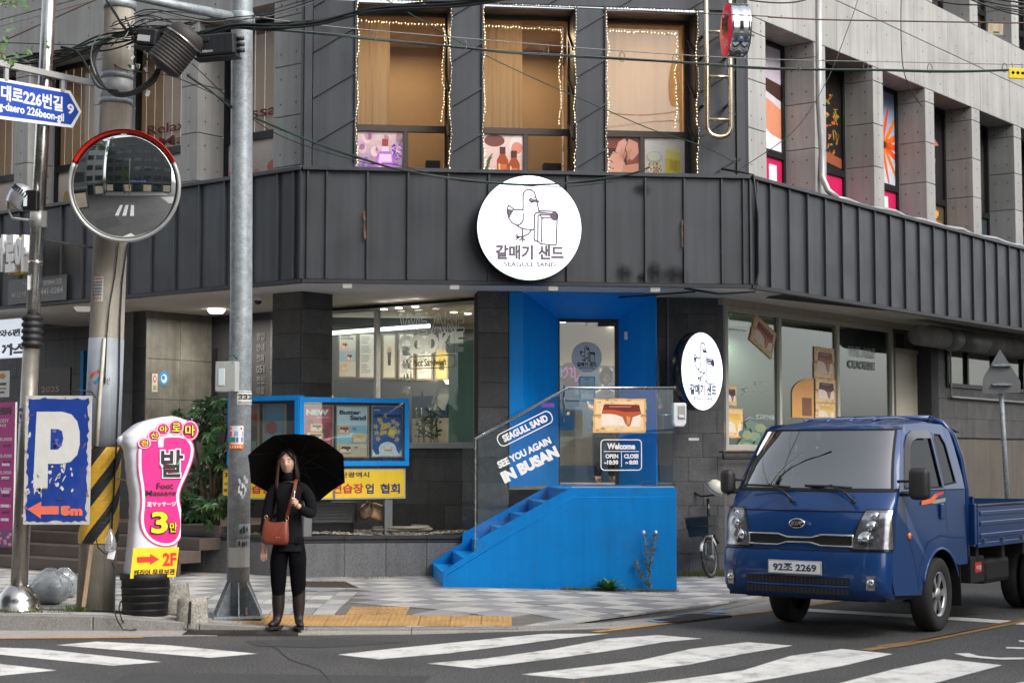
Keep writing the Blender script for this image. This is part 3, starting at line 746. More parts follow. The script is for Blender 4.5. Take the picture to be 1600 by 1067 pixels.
joints2=[ZB2+.64*k for k in range(0,5)]
for s in rs:
 zs=joints2[:4]+[ZL2]
 for a,b in zip(zs[:-1],zs[1:]):conc(RA,s,s+FW,DU,DU+FD,a,b,1,-1)
for s in ls:
 zs=joints2[:4]+[ZL2]
 for a,b in zip(zs[:-1],zs[1:]):conc(LA,s,s+FW,DU,DU+FD,a,b,1,1)
# tall side street windows (recessed between the fins)
DW=DU+FD
def side_window(fr,s0,s1,z0,z1,zm,hide_l,up,low,name='window',fw=.06):
 w=put(name,None,fr.at(s0,DW,0));w.parent=bld;w.matrix_basis=fr.at(s0,DW,0)
 W_=s1-s0;m=MB()
 m.box(0,fw,-.02,.06,z0,z1);m.box(W_-fw,W_,-.02,.06,z0,z1);m.box(fw,W_-fw,-.02,.06,z1-fw,z1);m.box(fw,W_-fw,-.02,.06,z0,z0+fw)
 m.box(fw,W_-fw,-.02,.06,zm-.05,zm+.05)
 build('frame',m,M_.dark_fr,fr.at(s0,DW,0),w)
 boxo('pane',fw,W_-fw,.018,.024,z0+fw,z1-fw,M_.glass_side,fr.at(s0,DW,0),w)
 up(fr.at(s0,DW,0),w,fw,W_-fw,zm+.05,z1-fw);low(fr.at(s0,DW,0),w,fw,W_-fw,z0+fw,zm-.05)
 return w
K=rgb
def p_dark(M,w,a,b,c,d):boxo('dark_backing',a,b,.05,.07,c,d,M_.intdark,M,w)
def p_art(fn,name='window_print'):
 def f(M,w,a,b,c,d):
  A=Art(a,c,b,d,.0168);fn(A);A.make(name,M,w)
  boxo('dark_backing',a,b,.05,.07,c,d,M_.intdark,M,w)
 return f
def a_massage(A):
 A.rect(0,0,1,1,K(205,200,205));A.grad(0,.55,1,1,K(190,175,190),K(225,220,230))
 A.poly([(0,.48),(.35,.62),(1,.50),(1,.66),(.5,.70),(.2,.78),(0,.72)],K(70,40,35))
 A.poly([(0,.34),(.12,.5),(.3,.55),(.8,.47),(1,.42),(1,.12),(.8,.15),(.5,.26),(.2,.26),(0,.22)],K(215,140,110))
 A.poly([(0,.36),(.1,.48),(.28,.5),(.5,.42),(.45,.3),(.2,.3),(0,.26)],K(232,168,140))
 A.ell(.15,.42,.07,.035,K(200,120,95));A.poly([(0,0),(1,0),(1,.13),(.7,.16),(.3,.24),(0,.2)],K(228,228,235))
def a_oil(A):
 A.rect(0,0,1,1,K(28,22,18));rn=random.Random(3)
 for _ in range(70):A.ell(rn.uniform(.05,.95),rn.uniform(.05,.75),rn.uniform(.02,.07),rn.uniform(.006,.02),K(rn.randint(90,210),rn.randint(60,150),rn.randint(20,60)),6,rn.uniform(0,3));A.k-=1
 A.k+=1;A.poly([(0,.1),(1,.02),(1,.12),(0,.22)],K(150,80,50));A.rect(.35,.55,.5,.72,K(160,45,30));A.rect(.3,.2,.4,.55,K(170,140,60))
def a_flower(A):
 A.grad(0,0,1,1,K(200,205,220),K(120,140,175))
 for k in range(16):
  a=k*math.pi/8;A.ell(.62+.28*math.cos(a),.42+.15*math.sin(a),.33,.035,K(225,80+(k%3)*20,25),10,a)
  A.k-=1
 A.k+=1;A.ell(.62,.42,.16,.06,K(70,30,20));A.ell(.62,.42,.07,.03,K(160,60,20))
def a_skin(A):
 A.rect(0,0,1,1,K(35,32,36));A.poly([(0,.1),(.7,.2),(.8,.45),(.3,.55),(0,.5)],K(180,110,90));A.poly([(.1,.5),(.9,.62),(.7,.72),(0,.6)],K(200,120,90))
def a_plain(A):A.rect(0,0,1,1,K(30,34,44))
def a_card(A):A.rect(0,0,1,1,K(60,70,75));A.rect(.1,.1,.6,.7,K(80,180,180));A.rect(.18,.2,.52,.6,K(225,225,215))
def a_cards(A):
 A.rect(0,0,1,1,K(90,80,60));rn=random.Random(8)
 for _ in range(30):A.ell(rn.random()*.8+.1,rn.random()*.8+.1,.14,.08,K(rn.randint(120,240),rn.randint(80,200),rn.randint(30,90)),8,rn.random()*3);A.k-=1
 A.k+=1;A.ell(.5,.5,.25,.2,K(205,70,40))
def pinksign(ch,y0=.12,y1=.88):
 def f(M,w,a,b,c,d):
  boxo('pink_panel',a,b,.012,.0175,c,d,M_.pinkp,M,w)
  text(ch,M,a+(b-a)*.12,c+(d-c)*y0,a+(b-a)*.88,c+(d-c)*y1,.010,M_.white_v,w,bold=.05)
  boxo('dark_backing',a,b,.05,.07,c,d,M_.intdark,M,w)
 return f
zmr=RA.z(1215,243,DW)
ups=[p_art(a_massage),p_art(a_oil),p_art(a_flower),p_art(a_skin),p_dark,p_dark,p_dark,p_dark]
lows=[pinksign('림'),pinksign('스'),pinksign('로'),p_art(a_cards),p_art(a_card),p_dark,p_dark,p_dark]
prev=RW1
for k,s in enumerate(rs):
 side_window(RA,prev+.0,s,ZT-.25,ZL,zmr,0,ups[k],lows[k]);
 side_window(RA,prev if k else RW1,s,ZB2,ZL2,ZB2+.6,0,p_dark,p_dark);prev=s+FW
def blind(txt=None):
 def f(M,w,a,b,c,d):
  m=MB();n=max(3,int((b-a)/.09))
  for i in range(n):x0=a+(b-a)*i/n;x1=a+(b-a)*(i+1)/n;m.box(x0+.003,x1-.003,.04+(.008 if i%2 else 0),.05+(.008 if i%2 else 0),c,d)
  build('blind',m,M_.tan,M,w)
  if txt:
   for(t,fx0,fz0,fx1,fz1,r)in txt:text(t,M,a+(b-a)*fx0,c+(d-c)*fz0,a+(b-a)*fx1,c+(d-c)*fz1,.013,M_.maroon,w,bold=.008)
 return f
M_.maroon=mat('maroon_vinyl',(.20,.035,.03),.6,0,.05)
def low_art(seed):
 def g(A):
  rn=random.Random(seed);A.grad(0,0,1,1,K(190,150,130),K(225,215,205))
  for _ in range(12):A.ell(rn.random()*.9+.05,rn.random()*.5+.1,rn.uniform(.05,.14),rn.uniform(.08,.2),K(rn.randint(150,235),rn.randint(90,190),rn.randint(60,150)),12);A.k-=1
  A.k+=1
 return p_art(g)
zml=LA.z(400,213,DW)
txs=[[('Relax Aroma',-.95,.19,.93,.28,0),('Massage',-.3,.05,.93,.145,0)],[('Relax Aroma',.12,.19,1.9,.28,0),('Massage',.3,.045,1.75,.145,0)],None,None]
def blindfix(k):
 if k==0:return blind([('ssage',-.02+.35,.11,1.35-.35,.21,0)])
 if k==1:return blind([('Relax A',.12,.155,.97,.25,0),('Mass',.30,.02,.97,.115,0)])
 return blind()
prev=L1
for k,s in enumerate(ls):
 side_window(LA,s+FW,prev,ZT-.25,ZL,zml,0,blindfix(k),low_art(20+k))
 side_window(LA,s+FW,prev,ZB2,ZL2,ZB2+.6,0,p_dark,p_dark);prev=s
# upper chamfer bay: zinc with diagonal seams around three recessed windows
DB=.35;RV=.45
bl,br=FA.s(475,DB,6),FA.s(1163,DB,6)
wins=[(FA.s(557.5,DB,6.2),FA.s(703.5,DB,6.2),FA.z(630,3,DB)),(FA.s(755.5,DB,6.2),FA.s(898.5,DB,6.2),FA.z(826,10,DB)),(FA.s(947.8,DB,6.2),FA.s(1089,DB,6.2),FA.z(1018,17.5,DB))]
WT=sum(w[2]for w in wins)/3;ZTOP=ZL2+1.4
_ka=FA.sz(490,81,DB);SL=.63;PZD=.575
def lines_c(k):return _ka[1]-SL*_ka[0]+PZD*k
def clad_area(s0,s1,z0,z1,M=None,d=DB):
 for k in range(-14,16):
  c0,c1=lines_c(k),lines_c(k+1)
  p=[(s0,z0),(s1,z0),(s1,z1),(s0,z1)]
  p=clip(p,(0,c0),(1,c0+SL));
  if len(p)>=3:p=clip(p,(1,c1+SL),(0,c1))
  if len(p)<3:continue
  ar=abs(sum(p[i][0]*p[(i+1)%len(p)][1]-p[(i+1)%len(p)][0]*p[i][1]for i in range(len(p))))/2
  if ar<.003:continue
  m=MB();m.prism(p,d,d+.05)
  sa=max(s0,(z0-c0)/SL);sb=min(s1,(z1-c0)/SL)
  if sb-sa>.03:
   za,zb=c0+SL*sa,c0+SL*sb
   m.prism([(sa,za-.013),(sb,zb-.013),(sb,zb+.013),(sa,za+.013)],d-.03,d+.001)
  build('cladding_panel',m,M_.clad,M or FA.M,bld)
xs=[bl+.11]+[v for w in wins for v in(w[0],w[1])]+[br-.12]
TR=.028
for i in range(0,len(xs),2):
 a,b=xs[i]+(TR if i else 0),xs[i+1]-(TR if i<6 else 0)
 clad_area(a,b,ZT-.3,WT)
clad_area(xs[0],xs[-1],WT+.03,ZTOP)
for i in(1,2,3,4,5,6):
 x=xs[i];a,b=(x-TR,x)if i%2 else(x,x+TR)
 cbox('window_trim',FA,a,b,DB-.035,DB+.06,ZT-.3,WT+.03,M_.clad,bld,.003)
cbox('corner_trim',FA,bl,bl+.10,DB-.03,DB+.06,ZT-.3,ZTOP,M_.clad,bld,.004)
cbox('corner_trim',FA,br-.11,br,DB-.03,DB+.06,ZT-.3,ZTOP,M_.clad,bld,.004)
cbox('corner_trim',FA,bl-.04,bl-.004,DB-.01,DB+.5,ZT-.3,ZTOP,M_.clad_trim,bld)
cbox('corner_trim',FA,br+.004,br+.05,DB-.01,DB+.5,ZT-.3,ZTOP,M_.clad_trim,bld)
def a_lav(A):
 rn=random.Random(5);A.grad(0,0,1,1,K(95,60,130),K(225,195,190))
 for _ in range(16):A.ell(rn.random()*.9+.05,rn.uniform(.55,.95),.09,.1,mix(K(235,200,205),K(205,160,190),rn.random()),12);A.k-=1
 A.k+=1
 for _ in range(70):
  x=rn.choice([rn.uniform(.03,.36),rn.uniform(.74,.97)]);A.ell(x,rn.uniform(.04,.78 if x>.7 else .5),.022,.035,K(rn.randint(110,170),rn.randint(60,120),rn.randint(160,215)),7,rn.random()*3);A.k-=1
 A.k+=1
 A.rect(0,0,1,.1,K(120,70,110));A.poly([(.42,.08),(.78,.08),(.80,.5),(.72,.62),(.48,.62),(.40,.5)],K(185,105,205));A.poly([(.44,.1),(.76,.1),(.77,.48),(.43,.48)],K(205,120,225))
 A.poly([(.46,.42),(.75,.42),(.74,.57),(.48,.57)],K(235,205,235));A.rect(.53,.62,.68,.72,K(225,205,220));A.rect(.54,.72,.67,.86,K(165,60,70));A.poly([(.48,.15),(.52,.15),(.52,.5),(.48,.5)],K(240,190,245))
def a_bottles(A):
 rn=random.Random(6);A.grad(0,0,1,1,K(215,165,160),K(235,205,195));A.ell(.3,.88,.25,.12,K(120,70,60));A.ell(.85,.8,.18,.2,K(245,225,215));A.ell(.85,.74,.14,.12,K(225,140,120))
 for cx,h in((.50,.62),(.78,.55)):
  A.poly([(cx-.13,.12),(cx+.13,.12),(cx+.14,h-.12),(cx+.06,h),(cx-.06,h),(cx-.14,h-.12)],K(165,70,20));A.poly([(cx-.09,.16),(cx+.10,.16),(cx+.10,h-.2),(cx-.09,h-.2)],K(210,110,40));A.rect(cx-.07,h,cx+.07,h+.14,K(85,40,25));A.rect(cx-.10,h*.45,cx-.06,h*.7,K(240,190,130))
 for _ in range(26):A.ell(rn.random()*.9+.05,rn.uniform(.03,.14),.03,.03,K(225,120,110),7);A.k-=1
 A.k+=1
 for k in range(6):a=k*1.05;A.ell(.24+.07*math.cos(a),.2+.08*math.sin(a),.07,.05,K(248,240,235),9,a);A.k-=1
 A.k+=1;A.ell(.24,.2,.03,.03,K(235,190,90))
 for k in range(8):A.ell(.06+k*.02,.18+k*.055,.09,.018,K(70,100,55),7,.6+.2*(k%3));A.k-=1
 A.k+=1;A.ell(.86,.2,.12,.05,K(60,85,50),8,.7)
def a_face(A):
 A.rect(0,0,1,1,K(150,75,55));A.grad(0,.6,1,1,K(150,80,60),K(120,55,45));A.ell(.30,.52,.36,.26,K(70,30,25),18,-.3)
 A.poly([(.08,.30),(.14,.55),(.28,.72),(.5,.68),(.62,.45),(.98,.50),(1,.1),(.6,.03),(.3,.12)],K(222,150,122));A.ell(.34,.45,.21,.24,K(236,172,146),20,-.5)
 A.line([(.18,.42),(.24,.37),(.30,.39)],.016,K(60,25,20));A.line([(.20,.54),(.28,.5)],.014,K(90,45,35));A.ell(.30,.27,.055,.02,K(195,70,75),10,-.5);A.ell(.23,.34,.03,.045,K(245,190,165),10)
 A.poly([(.42,.9),(.6,.99),(.66,.9),(.56,.7),(.5,.66),(.34,.72)],K(235,175,150));A.poly([(.7,.98),(.95,.9),(.98,.7),(.8,.55),(.72,.58),(.62,.78)],K(232,165,140))
 for k in range(4):A.line([(.52+.035*k,.80-.03*k),(.47+.03*k,.62-.02*k)],.028,K(225,155,130));A.line([(.80-.02*k,.78-.05*k),(.66-.0*k,.70-.05*k)],.03,K(222,150,122))
 A.poly([(0,0),(.7,0),(.4,.1),(.1,.22),(0,.24)],K(238,225,228))
def a_oilj(A):
 rn=random.Random(9);A.grad(0,0,1,1,K(215,205,195),K(235,228,222));A.poly([(.50,.24),(.88,.18),(.92,.75),(.54,.86)],K(228,205,50));A.poly([(.52,.62),(.90,.56),(.92,.75),(.54,.86)],K(238,225,120));A.poly([(.62,.38),(.8,.35),(.81,.55),(.63,.58)],K(205,180,40));A.ell(.72,.8,.2,.06,K(245,238,190),16,-.2)
 A.ell(.24,.38,.24,.2,K(225,220,200));A.ell(.24,.62,.20,.12,K(190,190,170));A.ell(.24,.64,.17,.09,K(225,222,205))
 for _ in range(60):a=rn.random()*6.28;r=rn.random()**.5;A.ell(.24+.21*r*math.cos(a),.36+.17*r*math.sin(a),.022,.022,rn.choice([K(235,190,60),K(245,240,225),K(160,120,60),K(120,130,70),K(220,120,70)]),6,0);A.k-=1
 A.k+=1;A.ell(.4,.12,.1,.06,K(220,140,90));A.ell(.83,.15,.08,.07,K(110,85,110));A.ell(.93,.1,.06,.06,K(85,60,90))
 for _ in range(12):A.ell(rn.uniform(.02,.6),rn.uniform(.02,.1),.035,.02,K(120,110,60),6,rn.random()*3);A.k-=1
posts=[[a_lav,None],[a_bottles,None],[a_face,a_oilj]]
DG=DB+RV
gl=[(FA.s(556.5,DG,6.2),FA.s(700.5,DG,6.2)),(FA.s(755,DG,6.2),FA.s(892,DG,6.2)),(FA.s(948,DG,6.2),FA.s(1074.5,DG,6.2))]
trz=[FA.z(628,193,DG),FA.z(826,202,DG),FA.z(1010,208.5,DG)];TZ=sum(trz)/3
mul=[FA.s(634,DG,5.5),FA.s(821.5,DG,5.5),FA.s(1003.5,DG,5.5)]
for i,(w0,w1,_)in enumerate(wins):
 M=FA.M;w=put('bay_window',None,M,bld)
 x0,x1=w0-.02,gl[i][1];z0,z1=ZT-.12,WT-.02
 rv=MB();rv.box(w1-.004,w1+.02,DB+.06,DG+.06,ZT-.3,WT);rv.box(w0-.02,w0+.004,DB+.06,DG+.06,ZT-.3,WT);rv.box(w0+.004,w1-.004,DB+.06,DG+.06,WT-.02,WT)
 for k in range(6):z=ZT-.1+k*.575;rv.add([(w1-.006,DB+.06,z+.0),(w1-.006,DG,z+.28),(w1-.006,DG,z+.31),(w1-.006,DB+.06,z+.03),(w1-.03,DB+.06,z),(w1-.03,DG,z+.28),(w1-.03,DG,z+.31),(w1-.03,DB+.06,z+.03)],[(0,1,2,3),(4,5,6,7),(0,1,5,4),(3,2,6,7)])
 build('reveal',rv,M_.clad,M,w)
 m=MB();f=.045
 m.box(x0,x0+f,DG-.02,DG+.05,z0,z1);m.box(x1-f,x1+.3,DG-.02,DG+.05,z0,z1);m.box(x0+f,x1-f,DG-.02,DG+.05,z1-f,z1)
 m.box(x0+f,x1-f,DG-.025,DG+.05,TZ-.08,TZ);m.box(x0+f,x1-f,DG-.02,DG+.05,z0,z0+.06);m.box(mul[i]-.03,mul[i]+.03,DG-.022,DG+.05,z0+.06,TZ-.08)
 build('frame',m,M_.brown_fr,M,w)
 boxo('pane',x0+f,x1-f,DG+.012,DG+.017,TZ,z1-f,M_.glass_up,M,w)
 for q,(a,b)in enumerate(((x0+f,mul[i]-.03),(mul[i]+.03,x1-f))):
  if posts[i][q]:
   A=Art(a+.005,z0+.06,b-.005,TZ-.085,DG+.005);posts[i][q](A);A.make('poster',M,w)
   boxo('poster_backing',a,b,DG+.006,DG+.012,z0+.06,TZ-.08,M_.white_v,M,w)
  else:boxo('pane',a,b,DG+.012,DG+.017,z0+.06,TZ-.08,M_.glass_up,M,w)
 def pleat(a,b,d,z0_,z1_,amp=.02,per=.075,seed=0):
  rn=random.Random(seed);n=int((b-a)/per*6);vs=[];
  for k in range(n+1):
   x=a+(b-a)*k/n;y=d+amp*math.sin(2*math.pi*(x+.02*math.sin(x*9))/per)*(.7+.3*math.sin(x*23+seed));vs+=[(x,y,z0_),(x,y+.01,z1_)]
  return MB().add(vs,[(2*k,2*k+2,2*k+3,2*k+1)for k in range(n)],0,True)
 cw=[(x0+.02,FA.s(609,DG+.1,6)),(x0+.02,FA.s(817,DG+.1,6)),(x0+.02,x1-.04)][i]
 if i==1:build('curtain',pleat(x0+.02,FA.s(817,DG+.12,6),DG+.16,TZ-.1,z1,.018,.085,2),M_.curtain,M,w)
 elif i==2:build('curtain',pleat(cw[0],cw[1],DG+.16,TZ-.1,z1,.022,.16,3),M_.curtain,M,w)
 else:build('curtain',pleat(cw[0],cw[1],DG+.16,TZ-.1,z1,.02,.085,1),M_.curtain,M,w)
 m=MB();a,b=w0-.12,x1+.25
 m.add([(a,DG+.06,z0),(b,DG+.06,z0),(b,DG+2.2,z0),(a,DG+2.2,z0),(a,DG+.06,z1+.1),(b,DG+.06,z1+.1),(b,DG+2.2,z1+.1),(a,DG+2.2,z1+.1)],[(0,1,2,3),(4,7,6,5),(1,2,6,5),(2,3,7,6),(3,0,4,7)])
 build('room',m,M_.warmwall,M,w)
 m=MB();m.box(mul[i]+.28,x1-.08,DG+.30,DG+.50,z0,z0+.42);m.box(mul[i]+.05,mul[i]+.5,DG+.7,DG+1.2,z0,z0+.3)
 if i<2:build('furniture',m,M_.intdark,M,w)
 lt=bpy.data.lights.new('room_lamp','AREA');lt.energy=17 if i<2 else 20;lt.size=.9;lt.color=(1,.78,.52)
 lo=put('room_lamp',lt,M@Matrix.Translation(((a+b)/2,DG+1.25,z1)),w)
# ground floor: stone walls made of separate tiles
def stone(fr,s0,s1,z0,z1,d,m='stone',ch=.325,tw=.55,th=.02,z00=.0,name='stone_tile',back=.12,stag=True,tie=None):
 cbox('wall',fr,s0,s1,d+th,d+th+back,z0,z1,M_.joint,tie or bld)
 r=0;z=z00
 while z+ch<z0+.02:z+=ch;r+=1
 while z<z1-.01:
  a0,a1=max(z,z0),min(z+ch,z1);off=(tw/2 if(r%2 and stag)else 0);x=s0-off
  while x<s1-.01:
   b0,b1=max(x,s0),min(x+tw,s1)
   if b1-b0>.02 and a1-a0>.02:cbox(name,fr,b0+.002,b1-.002,d,d+th+.003,a0+.002,a1-.002,getattr(M_,m),tie or bld,.002)
   x+=tw
  z+=ch;r+=1
px_,py_=PY(472,600,21.63)[:2]
PLR=Fr(px_,py_,.616,.788);PLL=Fr(px_,py_,.788,-.616)
stone(PLR,0.0,.56,.3,ZS,0,'stone',tw=.57,stag=False,back=.02)
stone(PLL,-.57,-.003,.3,ZS,0,'stone',tw=.58,stag=False,back=.02)
SW=Fr(*PY(747,600,22.3)[:2],.788,-.616)
zt,zb=ZS-.06,SW.z(700,697)
sl=-3.6
stone(SW,sl,.0,.2,zb-.03,.02,'stone',tw=.6)
cbox('window_sill',SW,sl,.0,-.07,.12,zb-.03,zb,M_.alu,bld,.004)
def shop_window(fr,s0,s1,z0,z1,mulls,glass,fm,w=.05,name='shop_window'):
 o=put(name,None,fr.M,bld);m=MB()
 m.box(s0,s1,-.03,.06,z1-w,z1);m.box(s0,s1,-.03,.06,z0,z0+w);xs_=[s0+w/2]+mulls+[s1-w/2]
 for x in xs_:m.box(x-w/2,x+w/2,-.034,.06,z0+w,z1-w)
 build('frame',m,fm,fr.M,o,.003,1)
 for a,b in zip(xs_[:-1],xs_[1:]):boxo('pane',a+w/2,b-w/2,.01,.016,z0+w,z1-w,glass,fr.M,o)
 return o
lwin=shop_window(SW,sl,-.005,zb,zt,[SW.s(588,0,2.6)],M_.glass,M_.alu)
D1=1.42;pa,pb=FA.s(747,D1,2.5),FA.s(795,D1,2.5)
stone(FA,pa,pb,0,ZS,D1,'stone',tw=.7,stag=False,back=.5)
D2=2.02;qa,qb=FA.s(1030,D2,2.5),FA.s(1131,D2,2.5)
stone(FA,qa,qb,0,ZS,D2,'stone_warm',tw=.40,back=.2)
cbox('conduit',FA,FA.s(1042,D2,3),FA.s(1042,D2,3)+.025,D2-.03,D2-.002,2.2,ZS,M_.conc_dark,bld)
pr=FA.P(qb,D2,0);SR=Fr(pr.x,pr.y,.616,.788)
zrt,zrb=SR.z(1133,477),SR.z(1133,703)
s_end=SR.s(1394,0,2.6)
rwin=shop_window(SR,.0,s_end,zrb,zrt,[SR.s(1217,0,2.6),SR.s(1308,0,2.6)],M_.glass_r,M_.alu_w if hasattr(M_,'alu_w')else M_.alu,.075)
stone(SR,.02,s_end,0,zrb-.01,.02,'stone_warm',tw=.6)
cbox('soffit_trim',SR,-.05,14,-.04,.1,zrt+.002,ZS,M_.cream,bld)
br_=MB();a=SR.s(1130,-.06,1.8);zz=SR.z(1135,706,-.06)
br_.tube([(a,-.06,zz),(a+2.2,-.06,zz)],.012,6);br_.tube([(a,-.06,zz-.09),(a+2.2,-.06,zz-.09)],.012,6);br_.tube([(a,-.06,zz+.02),(a,-.06,zz-.1)],.014,6);br_.tube([(a,0,zz),(a,-.06,zz)],.01,6)
build('hanging_rail',br_,M_.black,SR.M,bld)
sd0,sd1=SR.s(1400,0,2.4),SR.s(1443,0,2.4);zdt=SR.z(1420,551)
dr=put('side_door',None,SR.M,bld)
m=MB();m.box(sd0-.05,sd0,-.03,.05,0,zdt+.05);m.box(sd1,sd1+.05,-.03,.05,0,zdt+.05);m.box(sd0,sd1,-.03,.05,zdt,zdt+.05);build('frame',m,M_.cream,SR.M,dr)
boxo('door_leaf',sd0+.004,sd1-.004,.0,.04,.05,zdt-.004,M_.cream,SR.M,dr)
build('handle',MB().tube([(sd0+.1,-.01,1.98),(sd0+.1,-.05,1.98),(sd0+.22,-.055,1.97)],.012,6).box(sd0+.085,sd0+.115,-.006,0,1.9,2.06),M_.black,SR.M,dr)
cbox('wall',SR,s_end,sd0-.05,.0,.1,0,zrt,M_.stone_warm,bld);cbox('wall',SR,sd0-.05,sd1+.05,.0,.1,zdt+.055,zrt,M_.stone_warm,bld)
cbox('vent',SR,SR.s(1400,0,3.4),SR.s(1412,0,3.4),-.012,.0,SR.z(1405,543),SR.z(1405,521),M_.joint,bld)
c0,c1=sd1+.05,SR.s(1456,-.25,2.4)
cbox('wall',SR,c0,c1,-.25,.1,0,ZS,M_.intdark,bld)
e0=c1+.003;wz0,wz1=SR.z(1480,605,-.25),SR.z(1480,541,-.25);wa,wb=SR.s(1478,-.25,2.6),SR.s(1610,-.25,2.6)
RO=Fr(SR.P(0,-.25,0).x,SR.P(0,-.25,0).y,.616,.788)
stone(RO,e0,wa,RO.z(1470,684),ZS,0,'brick_t' if hasattr(M_,'brick_t')else 'stone_warm',tw=.6)
stone(RO,wa+.003,wb+4,RO.z(1500,684),wz0,0,'stone_warm',tw=.6);cbox('wall',RO,wa+.003,wb+4,0,.12,wz1,ZS,M_.stone_warm,bld)
cbox('lower_wall',RO,e0,wb+4,.03,.15,0,RO.z(1500,684),M_.cream_d if hasattr(M_,'cream_d')else M_.conc_dark,bld)
ow=shop_window(RO,wa,wb+1.0,wz0+.003,wz1,[RO.s(1511,0,2.6),RO.s(1553,0,2.6),RO.s(1598,0,2.6)],M_.glass,M_.dark_fr,.07,'strip_window')
boxo('blind',wa+.05,wb+1,.12,.14,wz0+.02,wz1,M_.intwall,RO.M,ow)
pp=MB();zp=RO.z(1486,620,-.05)
pp.tube([(RO.s(1480,-.05,3.2),-.05,RO.z(1480,546,-.05)),(RO.s(1485,-.05,3.2),-.05,RO.z(1484,548,-.05)),(RO.s(1486,-.05,2.6),-.05,zp),(RO.s(1490,-.05,2.6),-.05,zp),(wb+3,-.05,zp-.02)],.022,8)
build('drain_pipe',pp,M_.alu,RO.M,bld)
du=thing('ventilation_duct','large dusty spiral duct running under the fascia above the strip window','duct',RO.M)
zd=RO.z(1500,532,-.35);da=RO.s(1434,-.35,3.5)
m=MB();m.lathe([(.0,0),(.17,0),(.17,1.0)],20,(da,-.35,zd),axis='x');build('duct_pipe',m,M_.conc_dark,RO.M,du)
m=MB();m.lathe([(.185,1.0),(.185,1.45)],20,(da,-.35,zd),axis='x');m.lathe([(.176,1.45),(.176,2.6)],20,(da,-.35,zd),axis='x');build('duct_sleeve',m,M_.alu_d,RO.M,du)
m=MB();pr_=[]
for k in range(60):pr_+=[(.17,2.6+k*.1),(.183,2.63+k*.1),(.17,2.66+k*.1)]
m.lathe(pr_,16,(da,-.35,zd),axis='x');build('ribbed_pipe',m,M_.conc_dark,RO.M,du)
# blue portal and glass door
DP,DD=1.40,1.92
p0,p1=FA.s(796,DP,2.5),FA.s(1027,DP,2.5);i0,i1=FA.s(872.5,DD,2.5),FA.s(967,DD,2.5)
PZ0=1.245;it=FA.z(915,498,DD);pin=FA.s(818,DP,2.5)
prt=put('portal',None,FA.M,bld);zt_=ZS-.012
boxo('front_strip',p0,pin,DP,DD+.1,PZ0,zt_,M_.blue,FA.M,prt)
def quadpart(name,pts,m):build(name,MB().add(pts,[(0,1,2,3)]),m,FA.M,prt)
pr1=p1-.02
quadpart('jamb',[(pin,DP,PZ0),(i0,DD,PZ0),(i0,DD,it),(pin,DP,zt_)],M_.blue)
quadpart('jamb',[(i1,DD,PZ0),(pr1,DP,PZ0),(pr1,DP,zt_),(i1,DD,it)],M_.blue)
quadpart('head_panel',[(pin,DP,zt_),(i0,DD,it),(i1,DD,it),(pr1,DP,zt_)],M_.blue)
boxo('side_panel',pr1,p1,DP,D2-.003,PZ0-1.2,zt_,M_.blue,FA.M,prt)
door=put('glass_door',None,FA.M,bld)
m=MB();m.box(i0,i0+.02,DD,DD+.05,PZ0,it);m.box(i1-.05,i1,DD,DD+.05,PZ0,it);m.box(i0+.02,i1-.05,DD,DD+.05,it-.045,it);build('frame',m,M_.intdark,FA.M,door)
boxo('pane',i0+.02,i1-.05,DD+.015,DD+.025,PZ0+.01,it-.05,M_.glass,FA.M,door)
boxo('closer',i1-.28,i1-.06,DD-.02,DD+.014,it-.10,it-.048,M_.intdark,FA.M,door)
build('handle',MB().tube([(i0+.07,DD-.03,PZ0+.85),(i0+.07,DD-.03,PZ0+1.35)],.014,8),M_.steel,FA.M,door)
# blue entrance stairs with glass railing
DPF=-.41;DBK=1.34
G0,G1=.10,.022
sL=FA.s(692,DPF,.2);sR=FA.s(1057,DPF,.6);ztp=FA.z(893,761.5,DPF)
def PFp(px,py,d=DPF):return FA.sz(px,py,d)
stair=thing('entrance_stairs','bright blue steel entrance stairs and landing with glass railing in front of the shop door','stairs')
k893=PFp(893,762);k743=PFp(744,844);k743b=PFp(743,860);k692=PFp(692,892.5)
skp=[(sL,G0-.02),(sR,G1-.02),(sR,ztp),(k893[0],ztp),(k743[0],k743[1]),(k743b[0],k743b[1]),(sL,k692[1])]
build('side_skirt',MB().prism(skp,DPF,DPF+.05),M_.blue_plate,FA.M,stair,.004,1)
build('side_skirt',MB().prism(skp,DBK,DBK+.05),M_.blue_plate,FA.M,stair,.004,1)
build('end_skirt',MB().box(sR-.05,sR,DPF+.052,DBK-.002,G1-.02,ztp),M_.blue_plate,FA.M,stair)
build('weld_seam',MB().tube([(k692[0]+.05,DPF-.001,k692[1]-.04),(k893[0]+.02,DPF-.001,ztp-.115),(sR-.02,DPF-.001,ztp-.115)],.004,5),M_.blue,FA.M,stair)
NR=7;rise=(ztp-.02-G0)/NR;run=(k893[0]-sL+.05)/(NR-.6)
for k in range(NR):
 a=sL+.012+run*k;zt2=G0+rise*(k+1)
 b=a+run+.03 if k<NR-1 else sR-.052
 m=MB();m.box(a,b,DPF+.052,DBK-.002 if k<NR-1 else DP+.0,zt2-.035,zt2)
 m.box(a,a+.02,DPF+.052,DBK-.002,zt2-rise+.0,zt2-.036)
 build('step' if k<NR-1 else 'landing',m,M_.blue,FA.M,stair,.003,1)
boxo('landing_floor',FA.s(796,DP,2.5),FA.s(1027,DP,2.5),DP+.002,DD+.3,ztp-.06,ztp-.018,M_.wood,FA.M,stair)
rail=thing('glass_railing','frameless glass railing with slim steel handrail along the blue stairs','railing',FA.M)
dg=DPF+.02
t888=PFp(888,607,dg);t1053=PFp(1052,608,dg);t743=PFp(743.5,688,dg);zr=mid(t888[1],t1053[1])
